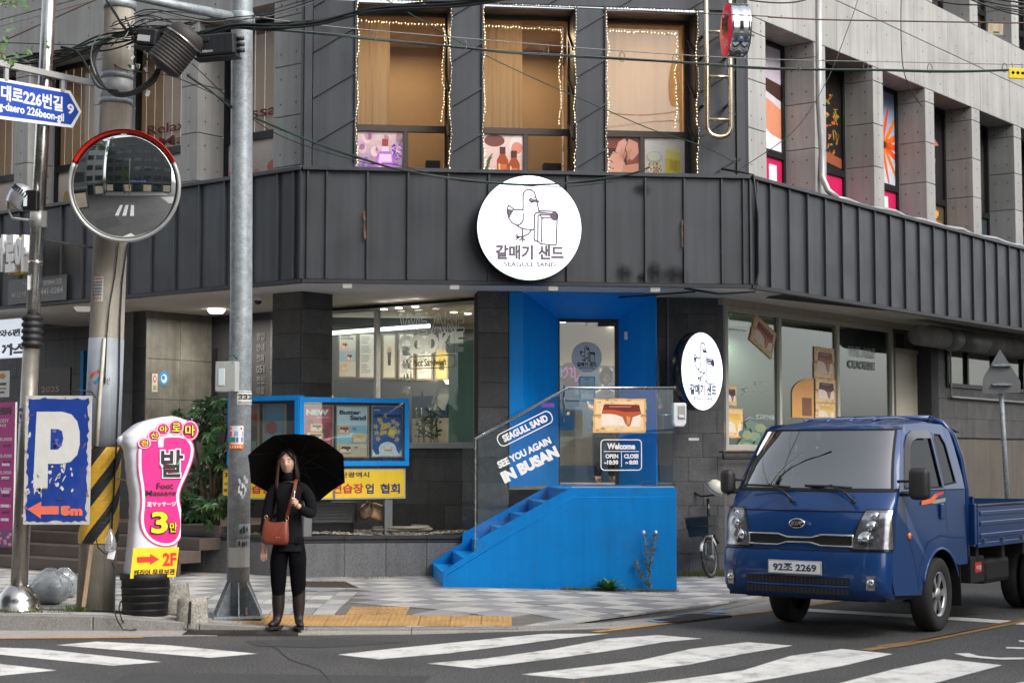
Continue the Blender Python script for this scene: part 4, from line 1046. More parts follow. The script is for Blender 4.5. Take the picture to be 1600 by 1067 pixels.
build('glass_panel',MB().prism([(k743[0],k743[1]+.004),(k893[0],ztp+.002),(t1053[0],ztp+.002),(t1053[0],zr),(t888[0],zr),(t743[0],t743[1])],dg-.006,dg+.006),M_.glass_rail,FA.M,rail)
boxo('glass_panel',t1053[0]-.014,t1053[0]-.002,dg+.01,dg+.95,ztp+.002,zr,M_.glass_rail,FA.M,rail)
build('handrail',MB().tube([(t1053[0]+.03,dg,zr+.012),(t888[0],dg,zr+.012),(t743[0]-.01,dg,t743[1]+.01)],.019,10),M_.steel,FA.M,rail)
build('end_clamp',MB().box(t743[0]-.012,t743[0]+.004,dg-.012,dg+.012,k743b[1]-.05,t743[1]+.01),M_.steel,FA.M,rail)
build('bottom_channel',MB().box(k893[0],t1053[0],dg-.014,dg+.014,ztp-.01,ztp+.012),M_.alu,FA.M,rail)
build('glass_panel',MB().prism([(k743[0],k743[1]+.004),(k893[0],ztp+.002),(k893[0]+.12,ztp+.002),(k893[0]+.12,zr),(t888[0],zr),(t743[0],t743[1])],DBK+.016,DBK+.028),M_.glass_rail,FA.M,rail)
def onrail(s,x0,y0,x1,y1,ang=0,bold=.03,m='white_v',**k):
 """x0,y0 = left end of the baseline pixel, x1,y1 = right end, given as centre line + height"""
 pass
def slanted(txt,pA,pB,h,m='white_v',bold=.05,fr=FA,d=dg-.009,parent=rail,**k):
 """pA, pB: pixel ends of the text's middle line; h: letter height in metres"""
 a,b=fr.sz(*pA,d),fr.sz(*pB,d);w=math.hypot(b[0]-a[0],b[1]-a[1]);ang=math.atan2(b[1]-a[1],b[0]-a[0]);c=((a[0]+b[0])/2,(a[1]+b[1])/2)
 return text(txt,fr.M,c[0]-w/2,c[1]-h/2,c[0]+w/2,c[1]+h/2,d,getattr(M_,m),parent,bold=bold,rot=ang,**k)
slanted('SEAGULL SAND',(786,686),(855,652),.088,bold=.05)
slanted('SEE YOU AGAIN',(778,727),(860,687),.088,bold=.05)
slanted('IN BUSAN',(785,747),(871,704),.145,bold=.07)
def outline(fr,cx,cz,w,h,r,lw,d,m,parent,ang=0,name='border'):
 pts=[]
 for qx,qz,a0 in((w/2-r,h/2-r,0),(-w/2+r,h/2-r,90),(-w/2+r,-h/2+r,180),(w/2-r,-h/2+r,270)):
  for k in range(7):a=R(a0+15*k);pts.append((qx,qz,math.cos(a),math.sin(a)))
 vs=[]
 for qx,qz,c,s in pts:
  for rr in(r-lw,r):
   x,z=qx+c*rr,qz+s*rr;vs.append((cx+x*math.cos(ang)-z*math.sin(ang),d,cz+x*math.sin(ang)+z*math.cos(ang)))
 n=len(pts);mb=MB().add(vs,[(2*i,2*i+1,(2*i+3)%(2*n),(2*i+2)%(2*n))for i in range(n)])
 return build(name,mb,m,fr.M,parent)
a,b=FA.sz(779,690,dg),FA.sz(861,649,dg);an=math.atan2(b[1]-a[1],b[0]-a[0])
outline(FA,(a[0]+b[0])/2,(a[1]+b[1])/2,math.hypot(b[0]-a[0],b[1]-a[1])+.02,.165,.07,.012,dg-.009,M_.white_v,rail,an)
A_,B_=FA.sz(938,686,dg),FA.sz(1003,735,dg)
outline(FA,mid(A_[0],B_[0]),mid(A_[1],B_[1]),B_[0]-A_[0],A_[1]-B_[1],.05,.012,dg-.009,M_.white_v,rail)
def prt_(txt,x0,y0,x1,y1,fr=FA,d=dg-.009,m='white_v',parent=rail,bold=.04,**k):
 a,b=fr.sz(x0,y0,d),fr.sz(x1,y1,d);return text(txt,fr.M,a[0],b[1],b[0],a[1],d,getattr(M_,m),parent,bold=bold,**k)
prt_('Welcome',948.5,692,992.5,702,bold=.05);prt_('OPEN',946,709,966,716,bold=.05);prt_('CLOSE',975,709,998,716,bold=.05)
prt_('AM',943.5,721.5,947.5,724.5,bold=.03);prt_('10:30',948.5,718.5,966,725.5,bold=.05);prt_('PM',977.5,721.5,981.5,724.5,bold=.03);prt_('8:00',983,718.5,997,725.5,bold=.05)
a=FA.sz(943,704.5,dg);b=FA.sz(998,705.6,dg);boxo('rule',a[0],b[0],dg-.0095,dg-.009,b[1],a[1],M_.white_v,FA.M,rail)
a=FA.sz(970.3,706,dg);b=FA.sz(971.5,729,dg);boxo('rule',a[0],b[0],dg-.0095,dg-.009,b[1],a[1],M_.white_v,FA.M,rail)
def cookie(A,seed=1,kind=0,x0=0,y0=0,w=1,h=1):
 rn=random.Random(seed);X=lambda x:x0+w*x;Y=lambda y:y0+h*y
 tan,tan2,dk=K(228,178,112),K(242,208,155),K(205,140,75)
 def P(pts,c):A.poly([(X(x),Y(y))for x,y in pts],c)
 def rough(xa,ya,xb,yb,c,n=7,j=.012):
  p=[(xa+(xb-xa)*k/n,ya+rn.uniform(-j,j))for k in range(n)]+[(xb+rn.uniform(-j,j),ya+(yb-ya)*k/n)for k in range(n)]+[(xb-(xb-xa)*k/n,yb+rn.uniform(-j,j))for k in range(n)]+[(xa+rn.uniform(-j,j),yb-(yb-ya)*k/n)for k in range(n)]
  P(p,c)
 rough(.02,.52,.99,.97,tan);rough(.0,.03,.98,.50,tan);rough(.05,.56,.95,.93,tan2);rough(.04,.07,.93,.45,tan2)
 for _ in range(46):
  x,y=rn.uniform(.05,.95),rn.choice([rn.uniform(.06,.2),rn.uniform(.78,.94),rn.uniform(.1,.9)]);A.ell(X(x),Y(y),w*rn.uniform(.015,.05),h*rn.uniform(.012,.035),mix(tan,rn.choice([dk,K(250,226,180)]),rn.uniform(.3,.9)),8,0,.2,rn);A.k-=1
 A.k+=1
 fill=[K(120,25,20),K(60,30,30),K(235,190,80)][kind];f2=[K(190,85,35),K(90,45,40),K(240,205,110)][kind]
 P([(.16,.22),(.88,.20),(.89,.70),(.84,.80),(.2,.80),(.15,.70)],K(246,228,212))
 P([(.16,.55),(.2,.80),(.86,.80),(.90,.55),(.82,.50),(.74,.46),(.70,.25),(.66,.19),(.60,.27),(.55,.46),(.42,.53),(.30,.55)],f2)
 P([(.18,.66),(.22,.82),(.86,.80),(.88,.62),(.6,.60),(.4,.66)],fill);P([(.3,.73),(.7,.73),(.72,.77),(.3,.77)],mix(fill,K(235,150,150),.45));P([(.63,.25),(.67,.25),(.70,.45),(.62,.5)],mix(f2,K(250,190,120),.5))
 A.line([(X(.0),Y(.49)),(X(.16),Y(.52))],.012*h,dk);A.line([(X(.88),Y(.5)),(X(.99),Y(.52))],.012*h,dk)
a,b=FA.sz(926,621,dg),FA.sz(1010.5,677.5,dg)
A=Art(a[0],b[1],b[0],a[1],dg-.009,.0004);cookie(A);A.make('cookie_decal',FA.M,rail)
build('decal',MB().box(FA.s(846,dg,2.2),FA.s(866,dg,2.2),dg-.0095,dg-.009,FA.z(850,636,dg),FA.z(850,630,dg)),mat('purple_sticker',K(105,60,150),.5),FA.M,rail)
# shop interior seen through the panes
room=thing('shop_interior','lit cookie shop room with menu boards and navy counter seen through the panes','shop interior')
DI=5.6
m=MB();a0,b0=FA.s(516,DI,2.6),8.2
m.box(a0,b0,DI,DI+.1,.5,3.9);build('back_wall',m,M_.intwall,FA.M,room)
boxo('back_wall',FA.s(780,4.9,2.4),FA.s(1000,4.9,2.4),4.9,5.0,.9,3.02,M_.intblue,FA.M,room)
cf=[ppt(SW,-5.2,.1),ppt(SW,-.05,.1),ppt(FA,pb,DD+.12),ppt(FA,qa,D2+.12),ppt(FA,qb-.05,D2+.1),ppt(SR,s_end,.12),ppt(SR,s_end,5),ppt(FA,4.0,9.5),ppt(SW,-5.2,6)]
m=MB();m.add([(x,y,3.70)for x,y in cf]+[(x,y,3.74)for x,y in cf],[tuple(range(9)),tuple(reversed(range(9,18)))]);build('ceiling',m,M_.intwall,parent=room)
m=MB();m.add([(x,y,ztp-.03)for x,y in cf],[tuple(range(9))]);build('floor',m,M_.wood,parent=room)
for ss in((SW,sl+.02,3.5),):
 boxo('partition',-5.2,-5.1,.12,2.3,.7,3.7,M_.intwall,SW.M,room)
boxo('partition',s_end-.05,s_end+.05,.12,5,.5,3.7,M_.intdark,SR.M,room)
for px_1,py_1 in((600,483),(623,481),(649,479),(611,499),(635,500),(709,488),(731,490),(743,509),(879,503),(877,519),(946,520),(955,508),(1137,486)):
 p=PZ(px_1,py_1,3.695)
 if p.y>30:continue
 build('downlight',MB().lathe([(.05,0),(.05,-.012),(.0,-.012)],10,(0,0,0)),M_.lamp,Matrix.Translation((p.x,p.y,3.698)),room)
dS=4.6;a=FA.sz(519,519,dS);b=FA.sz(672,509,dS)
build('strip_light',MB().tube([(a[0]-.1,dS,a[1]-.02),(b[0],dS,b[1])],.028,6),M_.strip,FA.M,room)
boxo('light_trough',a[0]-.1,b[0]+.0,dS+.05,dS+.35,b[1]+.0,b[1]+.28,M_.intdark,FA.M,room)
boxo('bulkhead',FA.s(675,dS,3),FA.s(780,dS,3),dS,dS+.2,FA.z(700,538,dS),FA.z(700,514,dS),M_.intdark,FA.M,room)
dM=4.75
def board(x0,x1,y0,y1,fn,name='menu_board'):
 a,b=FA.sz(x0,y0,dM),FA.sz(x1,y1,dM);o=boxo(name,a[0],b[0],dM,dM+.05,b[1],a[1],M_.wood,FA.M,room)
 A=Art(a[0]+.025,b[1]+.025,b[0]-.025,a[1]-.025,dM-.002);fn(A);A.make('menu_print',FA.M,room,M_.menu_lit)
 return a,b
M_.menu_lit=mat('softly_lit_print',(1,1,1),.5,0,.03,9,attr=True)
_b=M_.menu_lit.node_tree;_p=_b.nodes['Principled BSDF'];_src=_p.inputs['Base Color'].links[0].from_socket;_b.links.new(_src,_p.inputs['Emission Color']);_p.inputs['Emission Strength'].default_value=.14
cr=K(232,218,196)
def m_cookies(A):
 A.rect(0,0,1,1,cr);A.rect(0,.36,1,.62,K(175,205,215));
 for k,(x,y)in enumerate(((.12,.64),(.42,.37),(.1,.12))):cookie(A,k+1,k%3,x,y,.4,.2)
def m_list(A):
 A.rect(0,0,1,1,K(238,230,214));rn=random.Random(4)
 for c in range(2):
  for k in range(20):
   if k in(4,9,14):continue
   y=.93-k*.043;A.rect(.08+.0*c,y,.08+rn.uniform(.25,.5),y+.012,K(120,100,90));A.k-=1;A.rect(.76,y,.9,y+.012,K(150,110,80));A.k-=1
 A.k+=1
def m_drink(A):
 A.rect(0,0,1,1,cr);A.poly([(.34,.62),(.7,.62),(.64,.28),(.40,.28)],K(95,45,30));A.poly([(.36,.40),(.67,.40),(.64,.28),(.40,.28)],K(45,20,15));A.ell(.52,.66,.2,.07,K(215,180,140));A.rect(.32,.60,.72,.67,K(205,165,125))
def m_yel(A):A.rect(0,0,1,1,K(205,190,110));A.poly([(.3,.75),(.8,.75),(.72,.2),(.36,.2)],K(225,170,30));A.rect(.3,.2,.8,.4,K(60,60,20))
a,b=board(528,558,521,591,m_cookies);prt_('HAND\nCOOKIE',533,523,552,530.5,d=dM-.006,m='ink',parent=room,bold=.03)
board(560,594,520,592,m_list);board(597,619,521,592,m_drink);board(622,648,520,592,m_list);board(650,676,522,594,m_list);board(679,700,523,594,m_yel)
boxo('poster_board',FA.s(733,dM,3),FA.s(748,dM,3),dM,dM+.03,FA.z(740,540,dM),FA.z(740,524,dM),M_.red,FA.M,room)
boxo('splashback',FA.s(522,dM,2.4),FA.s(760,dM,2.4),dM-.05,dM-.01,1.5,FA.z(600,597,dM),M_.intdark,FA.M,room)
dC=1.3
boxo('counter',SW.s(640,dC,2),SW.s(722,dC,2),dC,dC+.6,SW.z(680,652,dC),SW.z(680,618,dC),M_.intblue,SW.M,room)
boxo('counter',-5.0,SW.s(722,dC,2),dC,dC+.6,1.25,SW.z(680,653,dC),M_.intwall,SW.M,room)
boxo('counter',FA.s(840,3.3,2),FA.s(925,3.3,2),3.3,3.9,FA.z(900,727,3.3),FA.z(900,672,3.3),M_.intwall,FA.M,room)
tl=MB();
tl.prism([(SW.s(x_,1.0,2),SW.z(x_,y_,1.0))for x_,y_ in((671,640),(678,640),(688,606),(697,600),(692,593),(684,594))],1.0,1.25)
build('till_screen',tl,M_.greybd,SW.M,room)
boxo('machine',SW.s(648,1.5,2),SW.s(668,1.5,2),1.4,1.7,SW.z(650,640,1.5),SW.z(650,612,1.5),M_.intdark,SW.M,room)
boxo('green_screen',SW.s(701,.1,2.5),SW.s(746,.1,2.5),.10,.12,zb+.05,SW.z(720,532,.1),M_.green_scr,SW.M,room)
pl=thing('potted_plant','leafy bamboo-like plant standing inside the left shop window','plant',SW.at(SW.s(668,.35,2.0),.35,zb))
rn=random.Random(11);m=MB();lf=MB()
for k in range(9):
 bx=rn.uniform(-.16,.22);h=rn.uniform(.35,.72);tx=bx+rn.uniform(-.12,.12);m.tube([(bx,0,-.2),((bx+tx)/2,.02,h*.5),(tx,0,h)],.006,5)
 for q in range(16):
  f=rn.uniform(.25,1);c=Vector((bx+(tx-bx)*f,rn.uniform(-.05,.05),h*f));a=rn.uniform(0,6.28);l=rn.uniform(.05,.10);d1=Vector((math.cos(a)*l,rn.uniform(-.03,.03),math.sin(a)*l*.7+.01));w_=Vector((-d1 .z,.01,d1 .x))*.22
  lf.add([c,c+d1*.5+w_,c+d1,c+d1*.5-w_],[(0,1,2,3)])
build('stem',m,M_.leaf,WM[pl.name],pl);build('foliage',lf,M_.leaf,WM[pl.name],pl)
cu=MB();a=SW.sz(519,624,.2);prf=[]
for k in range(13):t=math.pi/2*k/12;prf.append((a[0]+.30*math.sin(t)-.15,zb+.2+.62*math.cos(t)))
cu.prism([(a[0]-.3,zb+.1)]+[(a[0]-.3,zb+.82)]+prf+[(a[0]+.15,zb+.1)],.2,.22);build('white_board',cu,M_.white,SW.M,room)
A=Art(*FA.sz(873,604,3.0),*FA.sz(906,568,3.0),3.0)
A=Art(FA.sz(873,604,3.0)[0],FA.sz(873,604,3.0)[1],FA.sz(908,566,3.0)[0],FA.sz(908,566,3.0)[1],3.0)
A.ell(.5,.5,.5,.5,K(75,10,45));A.line([(.15,.6),(.35,.8),(.4,.5),(.2,.35)],.07,K(215,120,200));A.line([(.45,.75),(.6,.75),(.55,.4),(.75,.4)],.07,K(215,120,200));A.line([(.7,.8),(.75,.2),(.95,.5)],.07,K(215,120,200))
A.make('wall_sign',FA.M,room,M_.menu_lit)
boxo('carton',FA.s(872,3.1,2),FA.s(896,3.1,2),3.1,3.28,FA.z(880,671,3.1),FA.z(880,648,3.1),M_.blue,FA.M,room)
boxo('wicker_tray',FA.s(890,3.35,2),FA.s(912,3.35,2),3.35,3.6,FA.z(900,671,3.35),FA.z(900,643,3.35),M_.wood,FA.M,room)
build('tap',MB().tube([(FA.s(881,3.2,2),3.2,FA.z(880,648,3.2)),(FA.s(881,3.2,2),3.2,FA.z(880,602,3.2)),(FA.s(886,3.2,2),3.2,FA.z(880,599,3.2))],.02,8),M_.steel,FA.M,room)
boxo('white_panel',FA.s(873,2.5,2),FA.s(879,2.5,2),2.5,2.52,FA.z(875,590,2.5),FA.z(875,574,2.5),M_.white,FA.M,room)
for fr_,s_,d_,e in((SW,-1.0,1.2,115),(SW,-2.4,1.4,115),(SW,-3.9,1.2,90),(FA,3.1,3.4,60),(FA,3.0,4.3,40),(SR,1.2,1.6,110),(SR,2.8,1.8,80)):
 lt=bpy.data.lights.new('shop_downlight','SPOT');lt.energy=e;lt.spot_size=R(165);lt.spot_blend=.8;lt.shadow_soft_size=.05;lt.color=(1,.88,.70)
 put('shop_downlight',lt,fr_.at(s_,d_,3.66),room)
prt_('WE ARE',624,490,725,518,SW,-.004,'frost',lwin,bold=.012)if False else None
def outlined(txt,x0,y0,x1,y1,fr,d,m,parent,w=.012):
 """outline-only lettering: the glyph borders as thin strips"""
 src=text_mesh(txt,.02);a,b=fr.sz(x0,y0,d),fr.sz(x1,y1,d)
 bm=bmesh.new();bm.from_mesh(src);bmesh.ops.remove_doubles(bm,verts=bm.verts,dist=1e-5)
 X=[v.co.x for v in bm.verts];Y=[v.co.y for v in bm.verts];kx=(b[0]-a[0])/(max(X)-min(X));ky=(a[1]-b[1])/(max(Y)-min(Y));mx_,my_=min(X),min(Y);mb=MB()
 for e in bm.edges:
  if len(e.link_faces)==1:
   p,q=[Vector((a[0]+(v.co.x-mx_)*kx,b[1]+(v.co.y-my_)*ky))for v in e.verts];t=(q-p)
   if t.length<1e-5:continue
   t.normalize();n_=Vector((-t.y,t.x))*w/2
   mb.add([(p.x+n_.x,d,p.y+n_.y),(q.x+n_.x,d,q.y+n_.y),(q.x-n_.x,d,q.y-n_.y),(p.x-n_.x,d,p.y-n_.y)],[(0,1,2,3)])
 bm.free();build('outline_lettering',mb,m,fr.M,parent)
outlined('WE ARE',624,491,725,518,SW,-.004,M_.frost,lwin,.012)
prt_('COOKIE',623,524,724,550,SW,-.004,'frost',lwin,bold=.06)
prt_('Not Sandwich',646,561,700,571,SW,-.004,'gold_v',lwin,bold=.03)if hasattr(M_,'gold_v')else None
M_.gold_v=mat('gold_vinyl',(.55,.36,.02),.5,0,0)
prt_('Not Sandwich',646,561,697,571,SW,-.004,'gold_v',lwin,bold=.03)
a,b=SW.sz(637,557,-.004),SW.sz(711,574,-.004);outline(SW,mid(a[0],b[0]),mid(a[1],b[1]),b[0]-a[0],a[1]-b[1],.07,.012,-.004,M_.gold_v,lwin)
for t,y0,y1 in(('갈',541,555),('삼',561,576),('시',584,597),('세',604,617)):
 prt_(t,628,y0,637,y1,SW,-.002,'white_v',lwin,bold=.05);prt_(t,633,y0,643,y1,SW,.030,'white_v',lwin,bold=.05)
def ck(x0,y0,x1,y1,seed,kind,rot=0):
 a,b=SR.sz(x0,y1,-.004),SR.sz(x1,y0,-.004);A=Art(a[0],a[1],b[0],b[1],-.004,.0004);cookie(A,seed,kind)
 if rot:
  cx,cz=mid(a[0],b[0]),mid(a[1],b[1]);nv=[]
  for x,y,z in A.v:dx,dz=x-cx,z-cz;nv.append((cx+dx*math.cos(rot)-dz*math.sin(rot),y,cz+dx*math.sin(rot)+dz*math.cos(rot)))
  A.v=nv
 A.make('cookie_decal',SR.M,rwin)
ck(1174,504,1211,548,3,0,R(-22));ck(1272,543,1304,592,5,0,0);ck(1274,592,1306,630,6,1,0);ck(1274,630,1306,656,7,2);ck(1131.5,602,1151,634,8,1);ck(1131.5,637,1161,685,9,2)
M_.orange_v=mat('pale_orange_vinyl',K(225,160,80),.5,0,.08,3)
a,b=SR.sz(1238,652,-.003),SR.sz(1271,591,-.003);A=Art(a[0],a[1],b[0],b[1],-.003);pts=[(0,0),(1,0),(1,1)]+[(1-math.sin(t*math.pi/20)*1.0,1-(1-math.cos(t*math.pi/20))*.42)for t in range(1,11)]
A.poly(pts,K(228,165,90));A.rect(.45,.05,.9,.5,K(130,85,50));A.make('round_decal',SR.M,rwin)
a,b=SR.sz(1161,700,-.003),SR.sz(1212,650,-.003);A=Art(a[0],a[1],b[0],b[1],-.003);rn=random.Random(2)
for k in range(26):x=rn.random();A.ell(x,rn.uniform(0,.75-abs(x-.25)*.8+.1),.16,.14,mix(K(60,115,120),K(150,160,125),rn.random()),9,0,.25,rn);A.k+=0
A.make('splash_decal',SR.M,rwin)
outlined('WE ARE',1326,541,1367,560,SR,-.004,M_.frost,rwin,.010);prt_('COOKIE',1325,562,1367,579,SR,-.004,'frost',rwin,bold=.06)
prt_('블루베리',1181,595,1198,603,SR,-.004,'frost',rwin,bold=.01);prt_('Blueberry Butter',1179,610,1201,614,SR,-.004,'frost',rwin,bold=.01);prt_('망고파인애플',1181,647,1210,656,SR,-.004,'frost',rwin,bold=.01)
build('arrow_doodle',MB().tube([(SR.s(1160,-.005,2.2),-.005,SR.z(1160,617)),(SR.s(1167,-.005,2.2),-.005,SR.z(1167,614)),(SR.s(1161,-.005,2.2),-.005,SR.z(1161,608)),(SR.s(1172,-.005,2.2),-.005,SR.z(1172,605))],.006,4),M_.frost,SR.M,rwin)
build('arrow_doodle',MB().tube([(SR.s(1164,-.005,2.0),-.005,SR.z(1164,656)),(SR.s(1171,-.005,2.0),-.005,SR.z(1171,652)),(SR.s(1178,-.005,2.0),-.005,SR.z(1178,654))],.006,4),M_.frost,SR.M,rwin)
prt_('Seagull Sand',1132,511,1166,519,SR,-.004,'frost',rwin,bold=.0)
# the shop's signs (bird holding a cookie box)
def bird(fr,cx,cz,k,d,ink,parent,th=.012):
 """line drawing; k = metres per drawing unit (drawing is 10 units wide)"""
 def ln(pts,w=th,name='logo_line'):
  mb=MB();P=[Vector((cx+x*k,cz+y*k))for x,y in pts]
  for p,q in zip(P[:-1],P[1:]):
   t=(q-p);
   if t.length<1e-6:continue
   t.normalize();n_=Vector((-t.y,t.x))*w/2;e=t*w*.3
   mb.add([(p.x+n_.x-e.x,d,p.y+n_.y-e.y),(q.x+n_.x+e.x,d,q.y+n_.y+e.y),(q.x-n_.x+e.x,d,q.y-n_.y+e.y),(p.x-n_.x-e.x,d,p.y-n_.y-e.y)],[(0,1,2,3)])
  return mb
 def arc(x,y,r,a0,a1,n=10,ry=None):return[(x+r*math.cos(R(a0+(a1-a0)*i/n)),y+(ry or r)*math.sin(R(a0+(a1-a0)*i/n)))for i in range(n+1)]
 all_=MB()
 def addm(m):all_.add(m.v,m.f)
 addm(ln([(-1.0,-.3),(-1.0,1.9)]+arc(-.05,1.9,.95,180,20)+[(1.1,1.3),(1.5,-.55)]))
 addm(ln([(-1.0,-.35),(-2.3,-.35),(-3.3,.35),(-3.5,-.5),(-3.25,-1.6),(-2.7,-2.4),(-2.0,-2.75)]+arc(-2.0,-1.6,1.05,270,345,6,1.15)+[(-.98,-.85)]))
 addm(ln([(-2.0,-2.75),(-1.4,-3.15),(-.6,-3.35),(.3,-3.4),(.75,-3.35)]))
 addm(ln([(-1.1,-3.2),(-1.1,-5.3)]));addm(ln([(-1.6,-5.1),(-1.1,-4.75),(-.65,-5.1)]));addm(ln([(.3,-3.45),(-.2,-4.1),(-1.0,-4.5),(-1.9,-4.65)]));addm(ln([(-2.1,-4.2),(-1.6,-4.6),(-2.1,-5.0)]));addm(ln([(-2.2,-4.6),(-1.6,-4.6)]))
 addm(ln([(0,1.25),(.4,1.0),(1.5,1.0),(1.1,1.2),(.5,1.25),(.2,1.5),(0,1.25)]));addm(ln([(0,1.2),(.35,.85),(.65,1.0)]));addm(ln([(-.3,1.62),(-.2,1.62)],.02));addm(ln([(.68,1.62),(.78,1.62)],.02))
 addm(ln([(1.5,-.42),(4.0,-.5),(4.35,-.9),(4.2,-5.6),(4.0,-5.75),(1.8,-5.6),(1.4,-5.3),(.8,-5.05),(.72,-4.8),(.78,-1.1),(1.05,-.75),(1.5,-.70),(3.6,-.85)]))
 addm(ln([(1.3,-5.1),(1.35,-1.2),(1.7,-1.0),(3.3,-1.1)]));addm(ln([(1.9,-5.3),(1.95,-1.6),(2.3,-1.45),(3.2,-1.5)]));addm(ln([(1.65,-1.1),(1.95,-1.5)]))
 allv=build('logo_line',all_,ink,fr.M,parent)
 mb=MB();mb.add([(cx+x*k,d,cz+y*k)for x,y in arc(3.9,-1.25,.68,0,360,14)[:-1]],[tuple(range(14))]);build('logo_fill',mb,ink,fr.M,parent);mb=MB();mb.add([(cx+x*k,d,cz+y*k)for x,y in((-3.45,-.25),(-2.4,-.35),(-3.2,-1.75),(-3.5,-.9))],[(0,1,2,3)])
 build('logo_fill',mb,ink,fr.M,parent)
 for i,ch in enumerate('갈매기샌드'):text(ch,fr.M,cx+2.7*k,cz+(-2.55-i*.62)*k,cx+3.3*k,cz+(-2.08-i*.62)*k,d,ink,parent,bold=0)
def disc_sign(label,fr,cx,cz,r,d0,d1,ink,name='round_shop_sign',face='lit_white',th=.012,rim='black_gl',es=True,sub=True):
 t=thing(name,label,'sign',fr.at(cx,d0,cz));f2=fr
 build('rim',MB().lathe([(r,d0+.012),(r*1.012,d0+.03),(r*1.012,d1)],64,(cx,0,cz),axis='y'),getattr(M_,rim),f2 .M,t)
 n=64;mb=MB();prf=[(r*.999,d0+.012),(r*.985,d0+.002),(r*.96,d0),(.0,d0)]
 mb.lathe(prf,n,(cx,0,cz),axis='y');build('face',mb,getattr(M_,face),f2 .M,t)
 u=r/8.15;bird(fr,cx-.02*u,cz+3.1*u,u*1.0,d0-.002,ink,t,th)
 text('갈매기 샌드',fr.M,cx-5.35*u,cz-5.0*u,cx+5.35*u,cz-2.7*u,d0-.002,ink,t,bold=.045)
 if sub:text('SEAGULL SAND',fr.M,cx-4.0*u,cz-6.05*u,cx+4.1*u,cz-5.35*u,d0-.002,ink,t,bold=.03)
 return t
c=FA.sz(827.5,356,-.26);r_=(FA.s(909,-.26,4.4)-FA.s(746,-.26,4.4))/2
disc_sign('large lit white round sign with a line-drawn seagull on the dark fascia',FA,c[0],c[1],r_,-.26,-.05,M_.logo_ink,th=.019)
pc=PY(1098.5,580,21.5);F2=Fr(pc.x,pc.y,.616,.788)
disc_sign('smaller lit round seagull sign sticking out beside the dispenser on the stone wall',F2,0,pc.z,.505,0,.15,M_.navy,th=.015)
c=FA.sz(917,558,DD-.004);F3=FA
t=disc_sign('pale round seagull sticker on the glass door',FA,c[0],c[1],.205,DD+.006,DD+.012,M_.ink,name='door_sticker',face='frost',th=.008,rim='white_v')
a,b=FA.sz(905,627,DD),FA.sz(930,588,DD);nt_=thing('door_notice','pale blue framed notice taped to the glass door under the round sticker','notice',FA.M)
A=Art(a[0],a[1],b[0],b[1],DD+.004);A.rect(0,0,1,1,K(95,165,195));A.rect(.08,.06,.92,.94,K(185,215,215));A.rect(.12,.45,.88,.5,K(110,180,200));A.poly([(.15,.12),(.85,.12),(.85,.3),(.65,.28),(.5,.4),(.35,.28),(.15,.3)],K(225,235,235));A.rect(.35,.86,.65,.9,K(70,130,160));A.make('sheet',FA.M,nt_)
text('고래가',FA.M,a[0]+.03,mid(a[1],b[1])+.02,b[0]-.03,b[1]-.07,DD+.0005,mat('teal_ink',K(90,165,175),.5),nt_)
# things on the building front
lamp_me=MB().box(-.055,.055,-.03,.03,-.045,0).mesh('soffit_lamp',M_.lamp_off)
for i,(px_1,py_1,lb)in enumerate(((543,449,'small square lamp under the fascia left of the shop window'),(711,452,'small square lamp under the fascia above the window\'s WE ARE lettering'),(866,457,'small square lamp under the fascia above the blue door head'),(1026,459,'small square lamp under the fascia at the right end of the blue portal'))):
 s_,_z=FA.sz(px_1,py_1,-.0);o=put('soffit_lamp',lamp_me,FA.at(s_,.08,ZB-.002));tag(o,lb,'lamp','small lamps under the fascia edge')
for px_1,py_1,lb in((338,484,'flush round ceiling lamp glowing over the dark side entrance'),(130,481,'milky ceiling lamp under the left soffit beside the concrete pole')):
 p=PZ(px_1,py_1,ZS-.01);o=build('ceiling_lamp',MB().lathe([(.13,0),(.13,-.02),(.10,-.06),(0,-.07)],16),getattr(M_,'lamp' if px_1>300 else 'lamp_off'),Matrix.Translation((p.x,p.y,ZS)));tag(o,lb,'lamp')
p=PZ(403,470,ZS-.08);o=thing('dome_camera','white dome security camera on the soffit beside the stone pillar','camera',Matrix.Translation(p))
build('housing',MB().lathe([(.07,.08),(.075,.02),(.07,0)],14),M_.white,WM[o.name],o);build('dome',MB().lathe([(.055,0),(.045,-.035),(0,-.055)],14),M_.black_gl,WM[o.name],o)
def fairy(fr,pts,label,step=.040):
 t=thing('string_lights',label,'string lights',fr.M,'fairy lights framing the three upstairs windows');rn=random.Random(len(label))
 w=MB();b=MB();prev=None;path=[]
 for(a,b2)in zip(pts[:-1],pts[1:]):
  a,b2=Vector(a),Vector(b2);n=max(2,int((b2-a).length/step))
  for i in range(n):q=a.lerp(b2,i/n)+Vector((rn.uniform(-.009,.009)+.015*math.sin(i*.35),-.012,rn.uniform(-.009,.009)));path.append(q)
 w.tube(path,.0035,4,smooth=False);build('wire',w,M_.cream,fr.M,t)
 for q in path:
  r=.0056;b.add([q+Vector(v)*r for v in((1,0,0),(-1,0,0),(0,1,0),(0,-1,0),(0,0,1.4),(0,0,-1.4))],[(0,2,4),(2,1,4),(1,3,4),(3,0,4),(2,0,5),(1,2,5),(3,1,5),(0,3,5)])
 build('bulb',b,M_.fairy,fr.M,t,kind='stuff')
